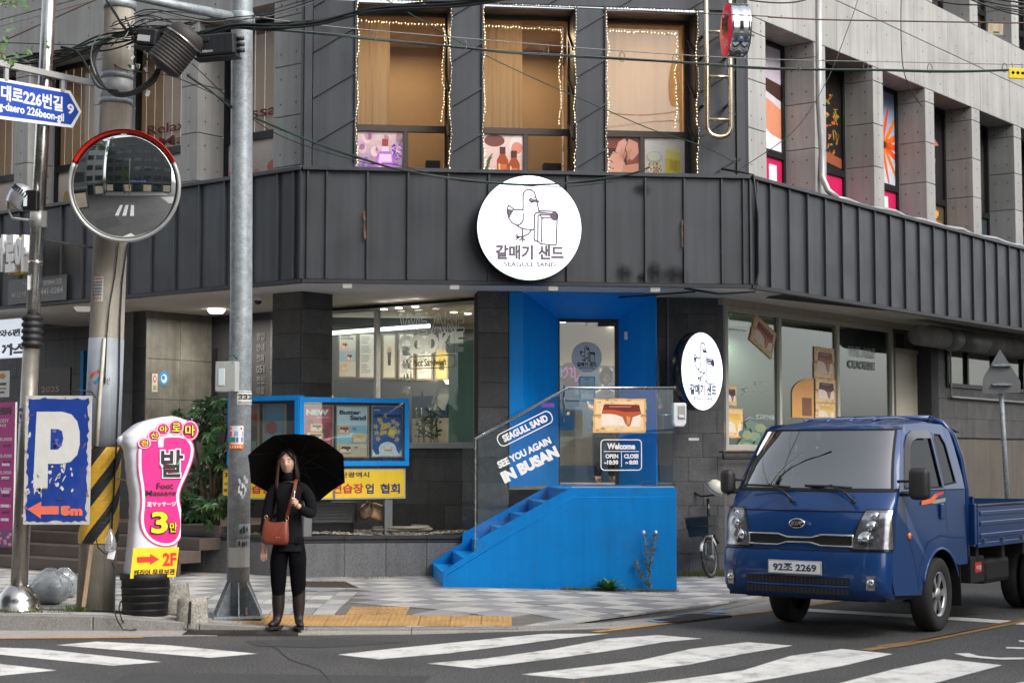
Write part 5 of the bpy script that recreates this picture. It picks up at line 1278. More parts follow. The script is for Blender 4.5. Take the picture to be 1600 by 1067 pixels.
for i,(w0,w1,z1_)in enumerate(wins):
 e=DB-.02;fairy(FA,[(w0+.0,e,ZT+.03),(w0+.01,e,WT+.0),(w1-.0,e,WT-.0),(w1+.0,e,ZT+.04)],['fairy light string framing the upstairs window with the lavender poster','fairy light string framing the middle upstairs window','fairy light string framing the upstairs window with the massage poster'][i])
 dd=DG-.01;sx=FA.s([693,876,1057][i],dd,6.2);zz=FA.z([690,872,1054][i],[40,47,54][i],dd)
 fairy(FA,[(w0+.03,dd,zz+.02),(sx,dd,zz),(sx-.01,dd,TZ+.03)],['inner fairy light string hung across the pane above the lavender poster','inner fairy light string hung across the middle upstairs pane','inner fairy light string hung across the pane above the massage poster'][i])
dT=.10
def T(px,py,d=dT):s_,z_=FA.sz(px,py,d);return(s_,d,z_)
br1=thing('tube_sign_bracket','tall champagne-coloured tube ladder bracket fixed beside the right upstairs window','bracket',FA.M)
L_x,R_x,bot=T(1104,120)[0],T(1141,120)[0],T(1122,214)[2]
pth=[(L_x,dT,ZTOP-1),(L_x,dT,bot+.13)]+[(L_x+.13-.13*math.cos(R(a)),dT,bot+.13-.13*math.sin(R(a)))for a in(20,40,60,90)]+[(R_x-.13+.13*math.sin(R(a)),dT,bot+.13-.13*math.cos(R(a)))for a in(0,30,50,70)]+[(R_x,dT,bot+.13),(R_x,dT,ZTOP-1)]
build('tube',MB().tube(pth,.032,12),M_.gold_steel,FA.M,br1)
for py_1 in(50,120,187):z_=T(1122,py_1)[2];build('rung',MB().tube([(L_x,dT,z_),(R_x,dT,z_)],.022,10),M_.gold_steel,FA.M,br1)
for py_1 in(51,83,160):z_=T(1100,py_1)[2];[build('wall_fixing',MB().tube([(q_,dT,z_),(q_,DB,z_)],.02,8),M_.steel,FA.M,br1)for q_ in(L_x,R_x)]
p=PY(1143,48,19.9);FR_=Fr(p.x+.05,p.y,.10,-.995);q0=p
rs_=thing('red_round_sign','red round projecting sign with chrome barrel rim on the champagne tube bracket','sign',FR_.at(0,0,p.z))
rr=.325
build('rim',MB().lathe([(rr,-.12),(rr+.006,-.10),(rr,-.06),(rr,.0),(rr+.006,.02),(rr,.06),(rr,.10),(rr+.006,.12)],40,(0,0,p.z),axis='y'),M_.chrome,FR_.M,rs_)
build('face',MB().lathe([(rr-.003,-.121),(rr-.02,-.127),(0,-.128)],40,(0,0,p.z),axis='y'),M_.redsign,FR_.M,rs_)
text('발',FR_.M,-.17,p.z-.06,.19,p.z+.20,-.131,M_.black_gl,rs_,bold=.06);text('림스',FR_.M,-.08,p.z-.22,.14,p.z-.12,-.131,M_.white_v,rs_,bold=.03)
build('arm',MB().tube([(-.05,.08,p.z+.02),(-.30,.30,p.z+.02)],.015,6),M_.steel,FR_.M,rs_)
p=PY(1061,648,20.35);ds=thing('soap_dispenser','white hand sanitiser dispenser fixed beside the railing end below the round sign','dispenser',FA.at(FA.s(1061,.4,2.2),.4,0))
s_,z_=FA.sz(1061,648,.4);m=MB();m.prism([(s_-.085,z_+.14),(s_-.07,z_+.15),(s_+.07,z_+.15),(s_+.085,z_+.13),(s_+.08,z_-.10),(s_+.05,z_-.15),(s_-.06,z_-.15),(s_-.085,z_-.11)],.34,.46)
build('housing',m,M_.white,FA.M,ds,.012);boxo('window',s_-.03,s_+.065,.334,.342,z_-.06,z_+.11,M_.greybd,FA.M,ds,.006);boxo('push_bar',s_-.02,s_+.05,.322,.34,z_-.04,z_-.005,M_.white,FA.M,ds,.006);build('bracket',MB().tube([(s_-.08,.42,z_),(t1053[0]-.01,.42,z_-.0)],.01,6),M_.steel,FA.M,ds)
boxo('door_sensor',0,.05,-.02,.0,0,.11,M_.white,FA.at(FA.s(975,1.75,3.2),1.72,FA.z(978,531,1.72),R(-30)),None,.01,label='small white sensor on the right jamb of the blue portal',cat='sensor')
pxquad(FA,'white_scuff',1076,684,1092,688,D2,M_.white,bld,.003)
# planter, gravel
plr=thing('planter_wall','grey granite planter wall with dark coping in front of the shop window','planter')
def pw(a,b,first=False):
 L=math.hypot(b[0]-a[0],b[1]-a[1]);fr=Fr(a[0],a[1],b[0]-a[0],b[1]-a[1]);n=max(1,round(L/.62));w=L/n
 for k in range(n):
  cbox('granite_slab',fr,w*k+.002,w*(k+1)-.002,.0,.03,.02,.53,M_.granite,plr,.003)
  cbox('band_slab',fr,w*k+.002,w*(k+1)-.002,-.008,.03,.534,.575,M_.granite_dark,plr,.003)
  cbox('coping_slab',fr,w*k+.002,w*(k+1)-.002,-.03,.26,.578,.62,M_.granite_dark,plr,.004)
 cbox('core',fr,0,L,.034,.2,.0,.574,M_.joint,plr)
for a,b in zip(PLT[:-1],PLT[1:]):pw(a,b)
pcap=[(-4.78,22.9),(-4.5,22.75),(-2.62,21.55),(-1.0,21.7),(.28,21.85),(-.35,22.25),(-3.2,24.6),(-4.2,25.0)]
build('soil',MB().add([(x,y,.60)for x,y in pcap],[tuple(range(8))]),M_.sub,parent=plr)
rn=random.Random(21);gv=MB()
def inpoly(x,y,P):
 c=False
 for i in range(len(P)):
  (x0,y0),(x1,y1)=P[i],P[i-1]
  if(y0>y)!=(y1>y)and x<(x1-x0)*(y-y0)/(y1-y0)+x0:c=not c
 return c
ico=[(0,0,1),(.9,0,.3),(.28,.85,.3),(-.73,.53,.3),(-.73,-.53,.3),(.28,-.85,.3),(0,0,-.6)]
def stonebit(mb,x,y,z,r,mi=0):
 a=rn.uniform(0,6.28);sx,sy,sz_=r*rn.uniform(.7,1.3),r*rn.uniform(.7,1.2),r*rn.uniform(.5,.9)
 mb.add([(x+(v[0]*math.cos(a)-v[1]*math.sin(a))*sx,y+(v[0]*math.sin(a)+v[1]*math.cos(a))*sy,z+v[2]*sz_)for v in ico],[(0,1,2),(0,2,3),(0,3,4),(0,4,5),(0,5,1)],mi)
for _ in range(9000):
 x,y=rn.uniform(-6.5,-.4),rn.uniform(21.4,24.2)
 if y>22.9+(-(x)-2)*.5:continue
 if inpoly(x,y,pcap):stonebit(gv,x,y,.605+.035*math.sin(x*3)*math.sin(y*2.2)+.02,rn.uniform(.014,.028),rn.choice([0,0,1,2]))
build('planter_gravel',gv,[M_.gravel,mat('tan_gravel',(.30,.24,.17),.9,0,.2,9),mat('grey_gravel',(.22,.20,.18),.9,0,.2,9)],kind='stuff')
# dark side entrance on the left
ent=thing('side_entrance','dark stone side entrance with panelled wall and brown steps under the left soffit','entrance')
e_end=SW.s(330,0,2.4);E1=SW.P(e_end,0,0)
stone(SW,SW.s(421,0,2.4),sl-.003,.6,ZS,.0,'stone',tw=.6,tie=ent)
boxo('door_glass',e_end-.2,SW.s(421,0,2.4)-.003,.02,.06,.6,ZS,M_.intdark,SW.M,ent)
x_=SW.s(333,0,2.4);boxo('door_post',x_,x_+.06,-.02,.02,.6,SW.z(335,545),M_.dark_fr,SW.M,ent)
EW=Fr(E1 .x-.616*1.29,E1 .y-.788*1.29,.616,.788)
def zl(py):return EW.z(285,py)
zs_=[.1,zl(710),zl(625),zl(563),ZS]
cbox('wall',EW,0,1.29,.024,.3,.1,ZS,M_.joint,ent)
for a,b in zip(zs_[:-1],zs_[1:]):
 for c,d_ in((0,.66),(.66,1.29)):cbox('wall_panel',EW,c+.003,d_-.003,0,.024,a+.003,b-.003,M_.ent_panel if hasattr(M_,'ent_panel')else M_.granite,ent,.002)
EC=Fr(EW.o.x,EW.o.y,.788,-.616);stone(EC,-.75,-.003,.1,ZS,0,'stone',tw=.76,stag=False,ch=.65,tie=ent)
for k in range(4):
 cbox('step',LA,-8.2,LA.s(262,.0,.3),-.15+.34*k,.22+.34*k if k<3 else 5.0,.10+.155*k,.10+.155*(k+1),M_.brown_step,ent,.006)
stone(LA,LA.s(-80,3.2,2),LA.s(190,3.2,2),.6,ZS,3.2,'stone',tw=.8,ch=.6,tie=ent)
a=LA.s(126,3.1,2.5);boxo('blue_door_frame',a,a+.08,3.08,3.16,.72,LA.z(130,548,3.1),M_.blue,LA.M,ent)
boxo('lower_ceiling',-10.5,-5.2,.06,5,ZS+.06,ZS+.10,M_.intdark,LA.M,ent)
lt=bpy.data.lights.new('entrance_lamp','AREA');lt.energy=26;lt.size=.25;lt.shape='DISK';lt.color=(1,.93,.82);p=PZ(338,484,ZS-.0)+Vector((0,-.1,-.10));put('entrance_lamp',lt,Matrix.Translation(p),ent)
def sheet(label,fr,x0,y0,x1,y1,d,fn,name='notice',cat='notice',th=.004,m=None):
 a,b=fr.sz(x0,y1,d),fr.sz(x1,y0,d);t=thing(name,label,cat,fr.M)
 boxo('sheet',a[0],b[0],d-th,d,a[1],b[1],M_.white,fr.M,t)
 A=Art(a[0],a[1],b[0],b[1],d-th-.0008);fn(A);A.make('print',fr.M,t,m);return t,a,b
def f1(A):A.rect(0,0,1,1,K(190,190,180));A.ell(.5,.72,.32,.2,K(190,60,60));A.ell(.5,.72,.2,.12,K(190,190,180));A.rect(.2,.1,.8,.35,K(150,150,90))
def f2(A):A.ell(.5,.55,.5,.45,K(60,130,180),24);A.ell(.52,.52,.3,.28,K(200,210,210),20);A.ell(.45,.58,.16,.14,K(60,130,180),16);A.rect(.2,0,.8,.08,K(70,110,140))
sheet('small no-smoking notice on the panelled entrance wall',EW,237,584,246,612,-.001,f1)
a,b=EW.sz(248,604,-.002),EW.sz(264,580,-.002);A=Art(a[0],a[1],b[0],b[1],-.002);f2(A);tag(A.make('round_notice',EW.M),'round blue and white mask notice on the panelled entrance wall','notice')
t=thing('door_lettering','faint white lettering on the dark glass beside the stone pillar','lettering',SW.M)
for i,s_ in enumerate(('영업','안내','전화','051','전신','아로')):
 a,b=SW.sz(400,520+i*17,-.01),SW.sz(412,531+i*17,-.01);text(s_,SW.M,a[0],b[1],b[0],a[1],.0,M_.dkletter,t,bold=.0)
lp=thing('phone_number_sign','long grey licence sign with phone number on the left fascia behind the steel pole','sign',LA.M)
dl=-.06
boxo('panel',LA.s(12,dl,3.6),LA.s(102,dl,3.6),dl,-.045,LA.z(60,472,dl),LA.z(60,433,dl),M_.dkpanel if hasattr(M_,'dkpanel')else M_.clad_trim,LA.M,lp)
def ltx(s_,x0,y0,x1,y1,d,m,p,fr=LA,**k):a,b=fr.sz(x0,y1,d),fr.sz(x1,y0,d);return text(s_,fr.M,a[0],a[1],b[0],b[1],d,getattr(M_,m),p,**k)
ltx('서비스',34,437,58,447,dl-.002,'frost',lp);ltx('0099413호',67,434,97,446,dl-.002,'frost',lp,bold=.01);ltx('부산역 본점',17,453,60,465,dl-.002,'frost',lp,bold=.01);ltx('051-441-0284',47,448,98,462,dl-.002,'frost',lp,bold=.01)
cl=thing('channel_letters','white channel letters with yellow backs projecting from the left fascia','sign',LA.M)
for i,(s_,x0,x1)in enumerate((('마',-8,6),('로',7,22),('아',21,40))):
 a,b=LA.sz(x0,426,-.45),LA.sz(x1,366,-.45);text(s_,LA.M,a[0],a[1],b[0],b[1],-.40,M_.white,cl,bold=.06,thick=.09,name='letter');text(s_,LA.M,a[0]+.02,a[1]-.02,b[0]+.03,b[1]-.01,-.30,M_.yellow,cl,bold=.08,thick=.06,name='letter_back')
boxo('mounting_rail',LA.s(-20,-.3,4),LA.s(45,-.3,4),-.27,-.25,LA.z(20,405,-.3),LA.z(20,398,-.3),M_.yellow,LA.M,cl)
lb=thing('lit_menu_sign','pale blue lit sign with black handwritten letters at the left edge','sign',LA.M)
d_=.4;a,b=LA.sz(-60,563,d_),LA.sz(31,497,d_);boxo('box',a[0],b[0],d_,d_+.12,a[1],b[1],M_.lit_soft,LA.M,lb,.01)
ltx('돈까스와6펜',-40,513,32,530,d_-.003,'black_gl',lb,bold=.04);ltx('까스',2,535,40,556,d_-.003,'black_gl',lb,bold=.06)
d_=.0
def fm(A):
 A.rect(0,0,1,1,K(165,40,120));A.rect(0,0,1,.12,K(120,70,110))
 rn=random.Random(5)
 for k in range(30):A.ell(rn.random()*.98,rn.uniform(.02,.1),.03,.012,K(200,150,180),6);A.k-=1
 A.k+=1
 for k in range(5):A.rect(.80,.56-k*.095,.93,.58-k*.095,K(235,210,230));A.k-=1
 A.k+=1
t,a,b=sheet('magenta body massage price board standing at the left edge behind the steel pole',LA,-70,628,27,850,d_,fm,'price_board','sign',.03)
W_=b[0]-a[0];H_=b[1]-a[1]
def mtx(s_,x0,y0,x1,y1,m='white_v',**k):return text(s_,LA.M,a[0]+W_*x0,a[1]+H_*y0,a[0]+W_*x1,a[1]+H_*y1,d_-.034,getattr(M_,m),t,**k)
mtx('전신 아로마',.45,.91,.95,.97,'black_gl',bold=.05);mtx('BODY',.71,.86,.90,.885);mtx('MASSAGE',.6,.83,.86,.85)
for k,n_ in enumerate(('30,000','60,000','60,000','60,000','80,000')):mtx(n_,.72,.73-k*.115,.96,.755-k*.115);mtx('60분',.82,.69-k*.115,.95,.71-k*.115,'black_gl')
def fb(A):A.rect(0,0,1,1,K(50,52,62));A.rect(0,0,1,1,K(205,205,200));A.ell(.6,.8,.22,.12,K(190,120,40),5);A.rect(.2,.45,.85,.55,K(70,60,50));A.rect(.2,.3,.85,.36,K(150,110,50));A.rect(.3,.15,.75,.22,K(70,60,50))
sheet('white certificate poster with gold star above the magenta price board',LA,-12,579,15,621,.3,fb,'poster','poster')
t=thing('year_sign','dark sign reading 2025 behind the parking sign','sign',LA.M);boxo('panel',LA.s(60,1.5,2),LA.s(108,1.5,2),1.5,1.53,LA.z(80,660,1.5),LA.z(80,575,1.5),M_.darkbrown if hasattr(M_,'darkbrown')else M_.iron,LA.M,t)
ltx('2025',64,603,93,613,1.495,'gold_txt' if hasattr(M_,'gold_txt')else 'cream',t,bold=.03)
# notice boards and yellow sign around the pillar
kx=PY(466.5,640,21.2);K1=Fr(kx.x,kx.y,math.cos(R(25)),math.sin(R(25)));K2=Fr(kx.x,kx.y,math.cos(R(-30)),math.sin(R(-30)))
kb=thing('display_case','blue glazed display case with three framed posters right of the umbrella','display case',K1 .M)
def case(fr,t,x0,x1,ytl,ytr,yb,posts_,hide=None):
 s0,s1=fr.s(x0,0,1.9),fr.s(x1,0,1.9);zt_=fr.z((x0+x1)/2,(ytl+ytr)/2);zb_=fr.z((x0+x1)/2,yb)
 w=.065;m=MB();m.box(s0,s1,-.0,.13,zt_-w,zt_);m.box(s0,s1,0,.13,zb_,zb_+w);m.box(s0,s0+w,0,.13,zb_+w,zt_-w);m.box(s1-w,s1,0,.13,zb_+w,zt_-w)
 build('frame',m,M_.blue,fr.M,t,.004,1);boxo('back_panel',s0+w,s1-w,.09,.13,zb_+w,zt_-w,M_.intblue,fr.M,t)
 boxo('pane',s0+w,s1-w,.012,.017,zb_+w,zt_-w,M_.glass,fr.M,t)
 for(a_,b_,ty,by,fn,extra)in posts_:
  a0,a1=fr.sz(a_,by,.07),fr.sz(b_,ty,.07);m=MB();f=.018
  m.box(a0[0],a1[0],.06,.088,a1[1]-f,a1[1]);m.box(a0[0],a1[0],.06,.088,a0[1],a0[1]+f);m.box(a0[0],a0[0]+f,.06,.088,a0[1]+f,a1[1]-f);m.box(a1[0]-f,a1[0],.06,.088,a0[1]+f,a1[1]-f)
  pf=build('poster_frame',m,M_.wood,fr.M,t);A=Art(a0[0]+f,a0[1]+f,a1[0]-f,a1[1]-f,.078);fn(A);A.make('poster',fr.M,pf)
  for(s_,u0,v0,u1,v1,mm,bo)in extra:
   X0,Z0,X1,Z1=A.r;text(s_,fr.M,X0+(X1-X0)*u0,Z0+(Z1-Z0)*v0,X0+(X1-X0)*u1,Z0+(Z1-Z0)*v1,.072,getattr(M_,mm),pf,bold=bo)
def q1(A):
 A.rect(0,0,1,1,K(190,75,90));A.ell(.22,.68,.13,.06,K(105,40,45));A.ell(.9,.6,.16,.08,K(140,50,60));A.ell(.8,.45,.14,.1,K(120,40,60));cookie(A,2,1,.22,.48,.45,.17);cookie(A,3,1,.1,.30,.6,.17);A.ell(.5,.2,.45,.1,K(215,130,140))
def q2(A):
 A.grad(0,0,1,.25,K(215,190,165),K(225,205,185));A.rect(0,.25,1,.62,K(150,200,220));A.grad(0,.62,1,1,K(205,225,235),K(215,228,235));A.poly([(0,.42),(1,.36),(1,.45),(0,.5)],K(225,235,235))
 cookie(A,4,0,.03,.44,.40,.18);cookie(A,5,2,.50,.27,.47,.18);cookie(A,6,1,.06,.06,.44,.17);A.rect(.5,.55,.62,.57,K(90,70,60));A.rect(.5,.53,.75,.535,K(130,110,100));A.rect(.56,.17,.68,.19,K(90,70,60));A.rect(.56,.14,.85,.145,K(130,110,100))
def q3(A):
 A.rect(0,0,1,1,K(20,85,160));rn=random.Random(4)
 for x,y in((.12,.6),(.2,.35),(.15,.47),(.85,.65),(.88,.5),(.84,.34),(.3,.68),(.72,.7),(.45,.83),(.25,.74)):
  for q in range(5):a_=q*1.257;A.ell(x+.05*math.cos(a_),y+.03*math.sin(a_),.035,.018,K(225,190,120),7,a_);A.k-=1
 A.k+=1;A.poly([(.28,.52),(.5,.56),(.62,.6),(.62,.68),(.3,.66)],K(230,190,80));A.poly([(.25,.42),(.5,.45),(.52,.52),(.28,.52)],K(225,180,70));A.poly([(.52,.42),(.72,.36),(.85,.52),(.78,.62),(.58,.58)],K(220,175,75));A.poly([(.55,.46),(.70,.41),(.8,.52),(.62,.56)],K(240,210,120))
 A.poly([(.1,.0),(.2,0),(.28,.12),(.5,.3),(.7,.26),(.8,.15),(.95,0)],K(235,238,240));A.ell(.52,.14,.30,.15,K(240,242,244),22);A.rect(0,0,1,.03,K(235,238,240));A.ell(.40,.17,.02,.012,K(30,30,40));A.ell(.66,.17,.02,.012,K(30,30,40));A.ell(.53,.12,.16,.02,K(225,165,90),12);A.poly([(0,.16),(0,0),(.15,0)],K(235,238,240));A.poly([(1,.16),(1,0),(.88,0)],K(235,238,240))
case(K1,kb,467.5,639.5,618.8,623.5,728,[(472.5,521,633,713,q1,[('NEW',.07,.82,.88,.94,'white_v',.07),('인절미 카라멜 출시',.42,.76,.9,.79,'white_v',.02)]),(524,576.5,633.5,715,q2,[('Butter',.08,.84,.78,.93,'navy',.05),('Sand',.42,.73,.95,.83,'navy',.05)]),(579.5,630,634,714.5,q3,[('갈매기 버터과자',.04,.79,.96,.85,'black_gl',.05),('BUTTER',.05,.92,.25,.95,'white_v',.02)])])
kb2=thing('display_case','blue glazed display case partly hidden by the galvanised pole and umbrella','display case',K2 .M)
def q4(A):A.rect(0,0,1,1,K(120,150,170));A.grad(0,.5,1,1,K(90,125,155),K(105,140,165));A.ell(.35,.6,.26,.12,K(150,60,70));A.ell(.8,.35,.2,.1,K(80,60,90));A.grad(0,0,1,.3,K(160,150,145),K(130,150,165))
def q5(A):A.rect(0,0,1,1,K(60,95,85));A.rect(0,.7,1,1,K(160,100,110));A.ell(.7,.5,.35,.14,K(60,60,60));A.rect(.2,.2,.9,.35,K(110,140,120))
case(K2,kb2,354.5,466,620,617,727,[(410.5,447,631,722,q4,[]),(372,405,631,722,q5,[('안전',.5,.7,.95,.84,'red',.03)])])
ys=thing('yellow_sign','long yellow sign with red and blue Korean letters below the blue display cases','sign',K1 .M)
def yl(fr,x0,x1,texts):
 s0,s1=fr.s(x0,.05,1.5),fr.s(x1,.05,1.5);z1_,z0_=fr.z(x1 if x1>470 else x0,731.5,.05),fr.z(x1 if x1>470 else x0,779,.05)
 build('frame',MB().box(s0,s1,.05,.17,z0_,z1_),M_.alu,fr.M,ys,.004,1);boxo('face',s0+.02,s1-.02,.045,.052,z0_+.02,z1_-.02,M_.yellow,fr.M,ys)
 for(t_,a_,b_,c_,d_,m_)in texts:ltx(t_,a_,b_,c_,d_,.042,m_,ys,fr,bold=.03)
M_.redtxt=mat('red_vinyl_letter',(.50,.03,.03),.5,0,0)
yl(K1,468,634,[('부산광역시',520,737,577,746,'ink'),('자동차',470,755,516,771,'redtxt'),('연습장',519,755,568,771,'redtxt'),('업',571,755,584,771,'navy'),('협회',594,755,625,771,'navy')])
yl(K2,348,466,[('30',351,738,361,745,'ink'),('사단',350,753,361,758,'ink'),('법인',350,763,361,768,'ink'),('행정',375,757,392,771,'redtxt'),('습장',393,757,425,771,'redtxt')])
legs=[(K1,606),(K1,480),(K2,380)]
for fr,x in legs:s_=fr.s(x,.1,1);boxo('post',s_-.055,s_+.055,.07,.15,.6,fr.z(606 if fr is K1 else 380,779,.05),M_.alu_d,fr.M,ys,.004)
ac=thing('air_conditioner','grey louvred outdoor unit in the planter under the yellow sign','air conditioner',K1 .M)
a,b=K1 .sz(483,818,.45),K1 .sz(559,784,.45);boxo('casing',a[0],b[0],.45,.8,a[1],b[1],M_.greybd2 if hasattr(M_,'greybd2')else M_.greybd,K1 .M,ac,.01)
m=MB();n=6
for k in range(n):z_=a[1]+.03+(b[1]-a[1]-.06)*k/(n-1);m.box(a[0]+.05,b[0]-.16,.43,.452,z_-.008,z_+.008)
build('grille',m,M_.alu_d,K1 .M,ac,kind='stuff');boxo('foot',a[0]+.05,b[0]-.05,.47,.7,.6,a[1]-.002,M_.joint,K1 .M,ac)
hs_=thing('garden_hose','coiled pale grey hose lying on the planter gravel right of the sign post','hose')
pts=[]
for k in range(50):
 t_=k/49*2*math.pi*2.2;r_=.36+.03*math.sin(t_*2.3);pts.append((-1.45+r_*math.cos(t_),21.95+r_*.5*math.sin(t_),.66+.012*k/10+.0))
build('hose',MB().tube(pts,.022,8),M_.hose if hasattr(M_,'hose')else M_.greybd,parent=hs_)
rb=thing('discarded_vase','brown and cream glazed pot lying in the planter beside the sign post','pot')
p=PY(571,800,21.9);build('body',MB().lathe([(.04,-.11),(.08,-.07),(.10,0),(.075,.08),(.04,.12),(.05,.14)],16),mat('mottled_brown_glaze',(.16,.10,.06),.4,0,.8,20),Matrix.Translation((p.x,p.y,p.z))@Matrix.Rotation(R(25),4,'Y'),rb)
p=PY(592,800,22.0);boxo('carton',-.12,.12,-.1,.1,-.1,.1,mat('crumpled_print',(.42,.26,.14),.6,0,.8,16),Matrix.Translation(p)@Matrix.Rotation(R(20),4,'Y'),rb,.02)
# large-leaved shrub in the planter
def palm_leaf(c,nrm,up,r,rn,n=7):
 """palmate leaf: n pointed lobes from the centre"""
 nrm=nrm.normalized();x=(up-nrm*up.dot(nrm)).normalized();y=nrm.cross(x);vs=[c];fs=[]
 for k in range(n):
  a=R(-125+250*k/(n-1));L_=r*(1-.25*abs(k-(n-1)/2)/((n-1)/2))*rn.uniform(.85,1.1);d_=x*math.cos(a)+y*math.sin(a);s_=nrm.cross(d_)*L_*.20
  b=len(vs);vs+=[c+d_*L_*.55+s_+nrm*.01,c+d_*L_-nrm*L_*.18,c+d_*L_*.55-s_+nrm*.01];fs+=[(0,b,b+1,b+2)]
 return vs,fs
sh=thing('fatsia_shrub','large-leaved green shrub growing in the planter behind the galvanised pole','shrub')
rn=random.Random(31);tr=MB();trunks=[]
base=PY(330,820,22.4)
for(px_1,py_1)in((338,640),(300,668),(322,735),(296,770),(345,700),(350,780),(360,650),(318,790)):
 e=PY(px_1,py_1,22.2+rn.uniform(-.3,.3));mid_=(base+e)/2+Vector((rn.uniform(-.06,.06),rn.uniform(-.1,.1),.05));tr.tube([base+Vector((rn.uniform(-.1,.1),rn.uniform(-.1,.1),-.1)),mid_,e],[.028,.02,.012],6);trunks.append(e)
build('trunk',tr,M_.bark,parent=sh,kind='stuff')
leaf_meshes=[]
for i in range(6):
 vs,fs=palm_leaf(Vector((0,0,0)),Vector((0,0,1)),Vector((1,0,0)),.155,rn,rn.choice([7,8,9]));leaf_meshes.append(MB().add(vs,fs).mesh('leaf',getattr(M_,'leaf' if i else 'leaf_l'),fix=False))
for e in trunks:
 for k in range(16):
  c=e+Vector((rn.gauss(0,.15),rn.gauss(0,.15),rn.gauss(0,.11)));nrm=Vector((rn.uniform(-.5,.5),rn.uniform(-1,-.2),rn.uniform(.2,1)));nrm.normalize();up=(c-e+Vector((0,-.05,-.08))).normalized();x=(up-nrm*up.dot(nrm)).normalized();y=nrm.cross(x);s_=rn.uniform(.75,1.2)
  put('leaf',rn.choice(leaf_meshes),Matrix(((x.x*s_,y.x*s_,nrm.x*s_,c.x),(x.y*s_,y.y*s_,nrm.y*s_,c.y),(x.z*s_,y.z*s_,nrm.z*s_,c.z),(0,0,0,1))),sh)
pot=thing('plant_pot','low dark plant pot at the left end of the planter beside the shrub','plant pot',Matrix.Translation((-4.45,23.1,.6)))
build('body',MB().lathe([(.16,0),(.22,.28),(.24,.30),(.20,.30),(.19,.24),(0,.24)],18),M_.black,WM[pot.name],pot)
# poles, signs, mirror, cables
def gz(x,y):return hgt(x,y)
mx,my=PY(371.5,955,16.35)[:2];mz=gz(mx,my)
gp=thing('traffic_pole','galvanised steel mast pole with gusseted base plate standing beside the woman','pole',Matrix.Translation((mx,my,mz)))
tp=PY(378,0,16.35)
build('shaft',MB().tube([(mx,my,mz+.02),(mx+.0,my,mz+3),(tp.x,my,6.4),(tp.x+.01,my,8.5)],[.112,.110,.106,.10],28),M_.galv,parent=gp)
boxo('base_plate',-.24,.24,-.24,.24,.0,.025,M_.galv,Matrix.Translation((mx,my,mz))@Matrix.Rotation(R(12),4,'Z'),gp,.004)
for k in range(8):
 M=Matrix.Translation((mx,my,mz))@Matrix.Rotation(R(12+45*k),4,'Z');r2=.235 if k%2==0 else .30
 build('gusset',MB().prism([(.10,.026),(r2,.026),(r2,.05),(.115,.34),(.10,.34)],-.006,.006),M_.galv,M,gp)
for k in range(4):
 M=Matrix.Translation((mx,my,mz))@Matrix.Rotation(R(12+22+90*k),4,'Z');build('anchor_bolt',MB().lathe([(.020,.0),(.020,.028),(.012,.03),(.012,.085),(0,.086)],8,(.19,0,.025)),M_.rustb if hasattr(M_,'rustb')else M_.iron,M,gp)
arm_a,arm_b=PY(205,-6,15.9),PY(368,28,16.3);ad=(arm_b-arm_a)
build('mast_arm',MB().tube([arm_a-ad*1.5,arm_a,arm_b],[.035,.042,.052],12),M_.galv,parent=gp)
build('arm_clamp',MB().lathe([(.118,-.06),(.125,-.05),(.125,.05),(.118,.06)],20,(tp.x-.003,my,arm_b.z)).box(mx-.22,mx+.10,my-.05,my+.05,arm_b.z-.035,arm_b.z+.035),M_.galv,parent=gp)
def pole_at(z):return mx+(tp.x-mx)*max(0,(z-mz-3))/(6.4-3-mz)
def wrapd(name,cx,cy,r,px0,px1,py0,py1,fn,m=None,parent=None,Y=None,lean=None):
 """flat print bent round a pole"""
 z1,z0=PY((px0+px1)/2,py0,cy-r).z,PY((px0+px1)/2,py1,cy-r).z
 x0,x1=PY(px0,py0,cy-r).x,PY(px1,py0,cy-r).x
 A=Art(0,z0,1,z1,0,0);fn(A);nv=[];
 B=Art(0,0,1,1,0);
 me_v=[];faces=[];cols=[]
 for f,c in zip(A.f,A.c):
  b=len(me_v)
  for i in f:
   x,_,z=A.v[i];X=x0+(x1-x0)*x;t=max(-.999,min(.999,(X-cx)/r));k=r+.0015+.0006*len(faces);a=math.asin(t);me_v.append((cx+math.sin(a)*k,cy-math.cos(a)*k,z))
  faces.append(tuple(range(b,b+len(f))));cols.append(c)
 A.v,A.f,A.c=me_v,faces,cols;return A.make(name,I4,parent,m)
def cells(A,cols,rn=random.Random(1)):
 pass
def w_black(A):
 A.rect(0,0,1,1,K(215,215,210))if False else[A.rect(i/6,0,(i+1)/6,1,K(215,215,210))for i in range(6)]
 rn=random.Random(6)
 for row,(y,h,n)in enumerate(((.38,.36,3),(.08,.16,9),(.84,.10,8))):
  for k in range(n):x=.08+.86*k/n;A.rect(x,y,x+.6/n,y+h*.22,K(20,20,25));A.rect(x+.2/n,y+h*.35,x+.75/n,y+h*.55,K(20,20,25));A.rect(x,y+h*.75,x+.7/n,y+h,K(20,20,25));A.rect(x+.62/n,y,x+.75/n,y+h,K(20,20,25))
def w_col(A):
 [A.rect(i/6,0,(i+1)/6,1,K(225,222,225))for i in range(6)]
 A.rect(.05,.5,.45,.74,K(200,40,110));A.rect(.52,.5,.95,.74,K(60,160,210));A.rect(.05,.22,.45,.46,K(40,150,110));A.rect(.52,.22,.95,.46,K(70,90,180));[A.rect(i/6,-.1,(i+1)/6,.12,K(235,110,40))for i in range(6)]
 A.rect(.05,.82,.9,.92,K(190,60,110))
 for k in range(5):A.rect(.08+k*.17,-.05,.16+k*.17,.06,K(250,220,160))
wrapd('paper_label',mx,my,.111,371,393.5,610,632,w_black,parent=gp);wrapd('paper_label',mx,my,.111,358.5,380,665,698,w_col,parent=gp)
rn=random.Random(12)
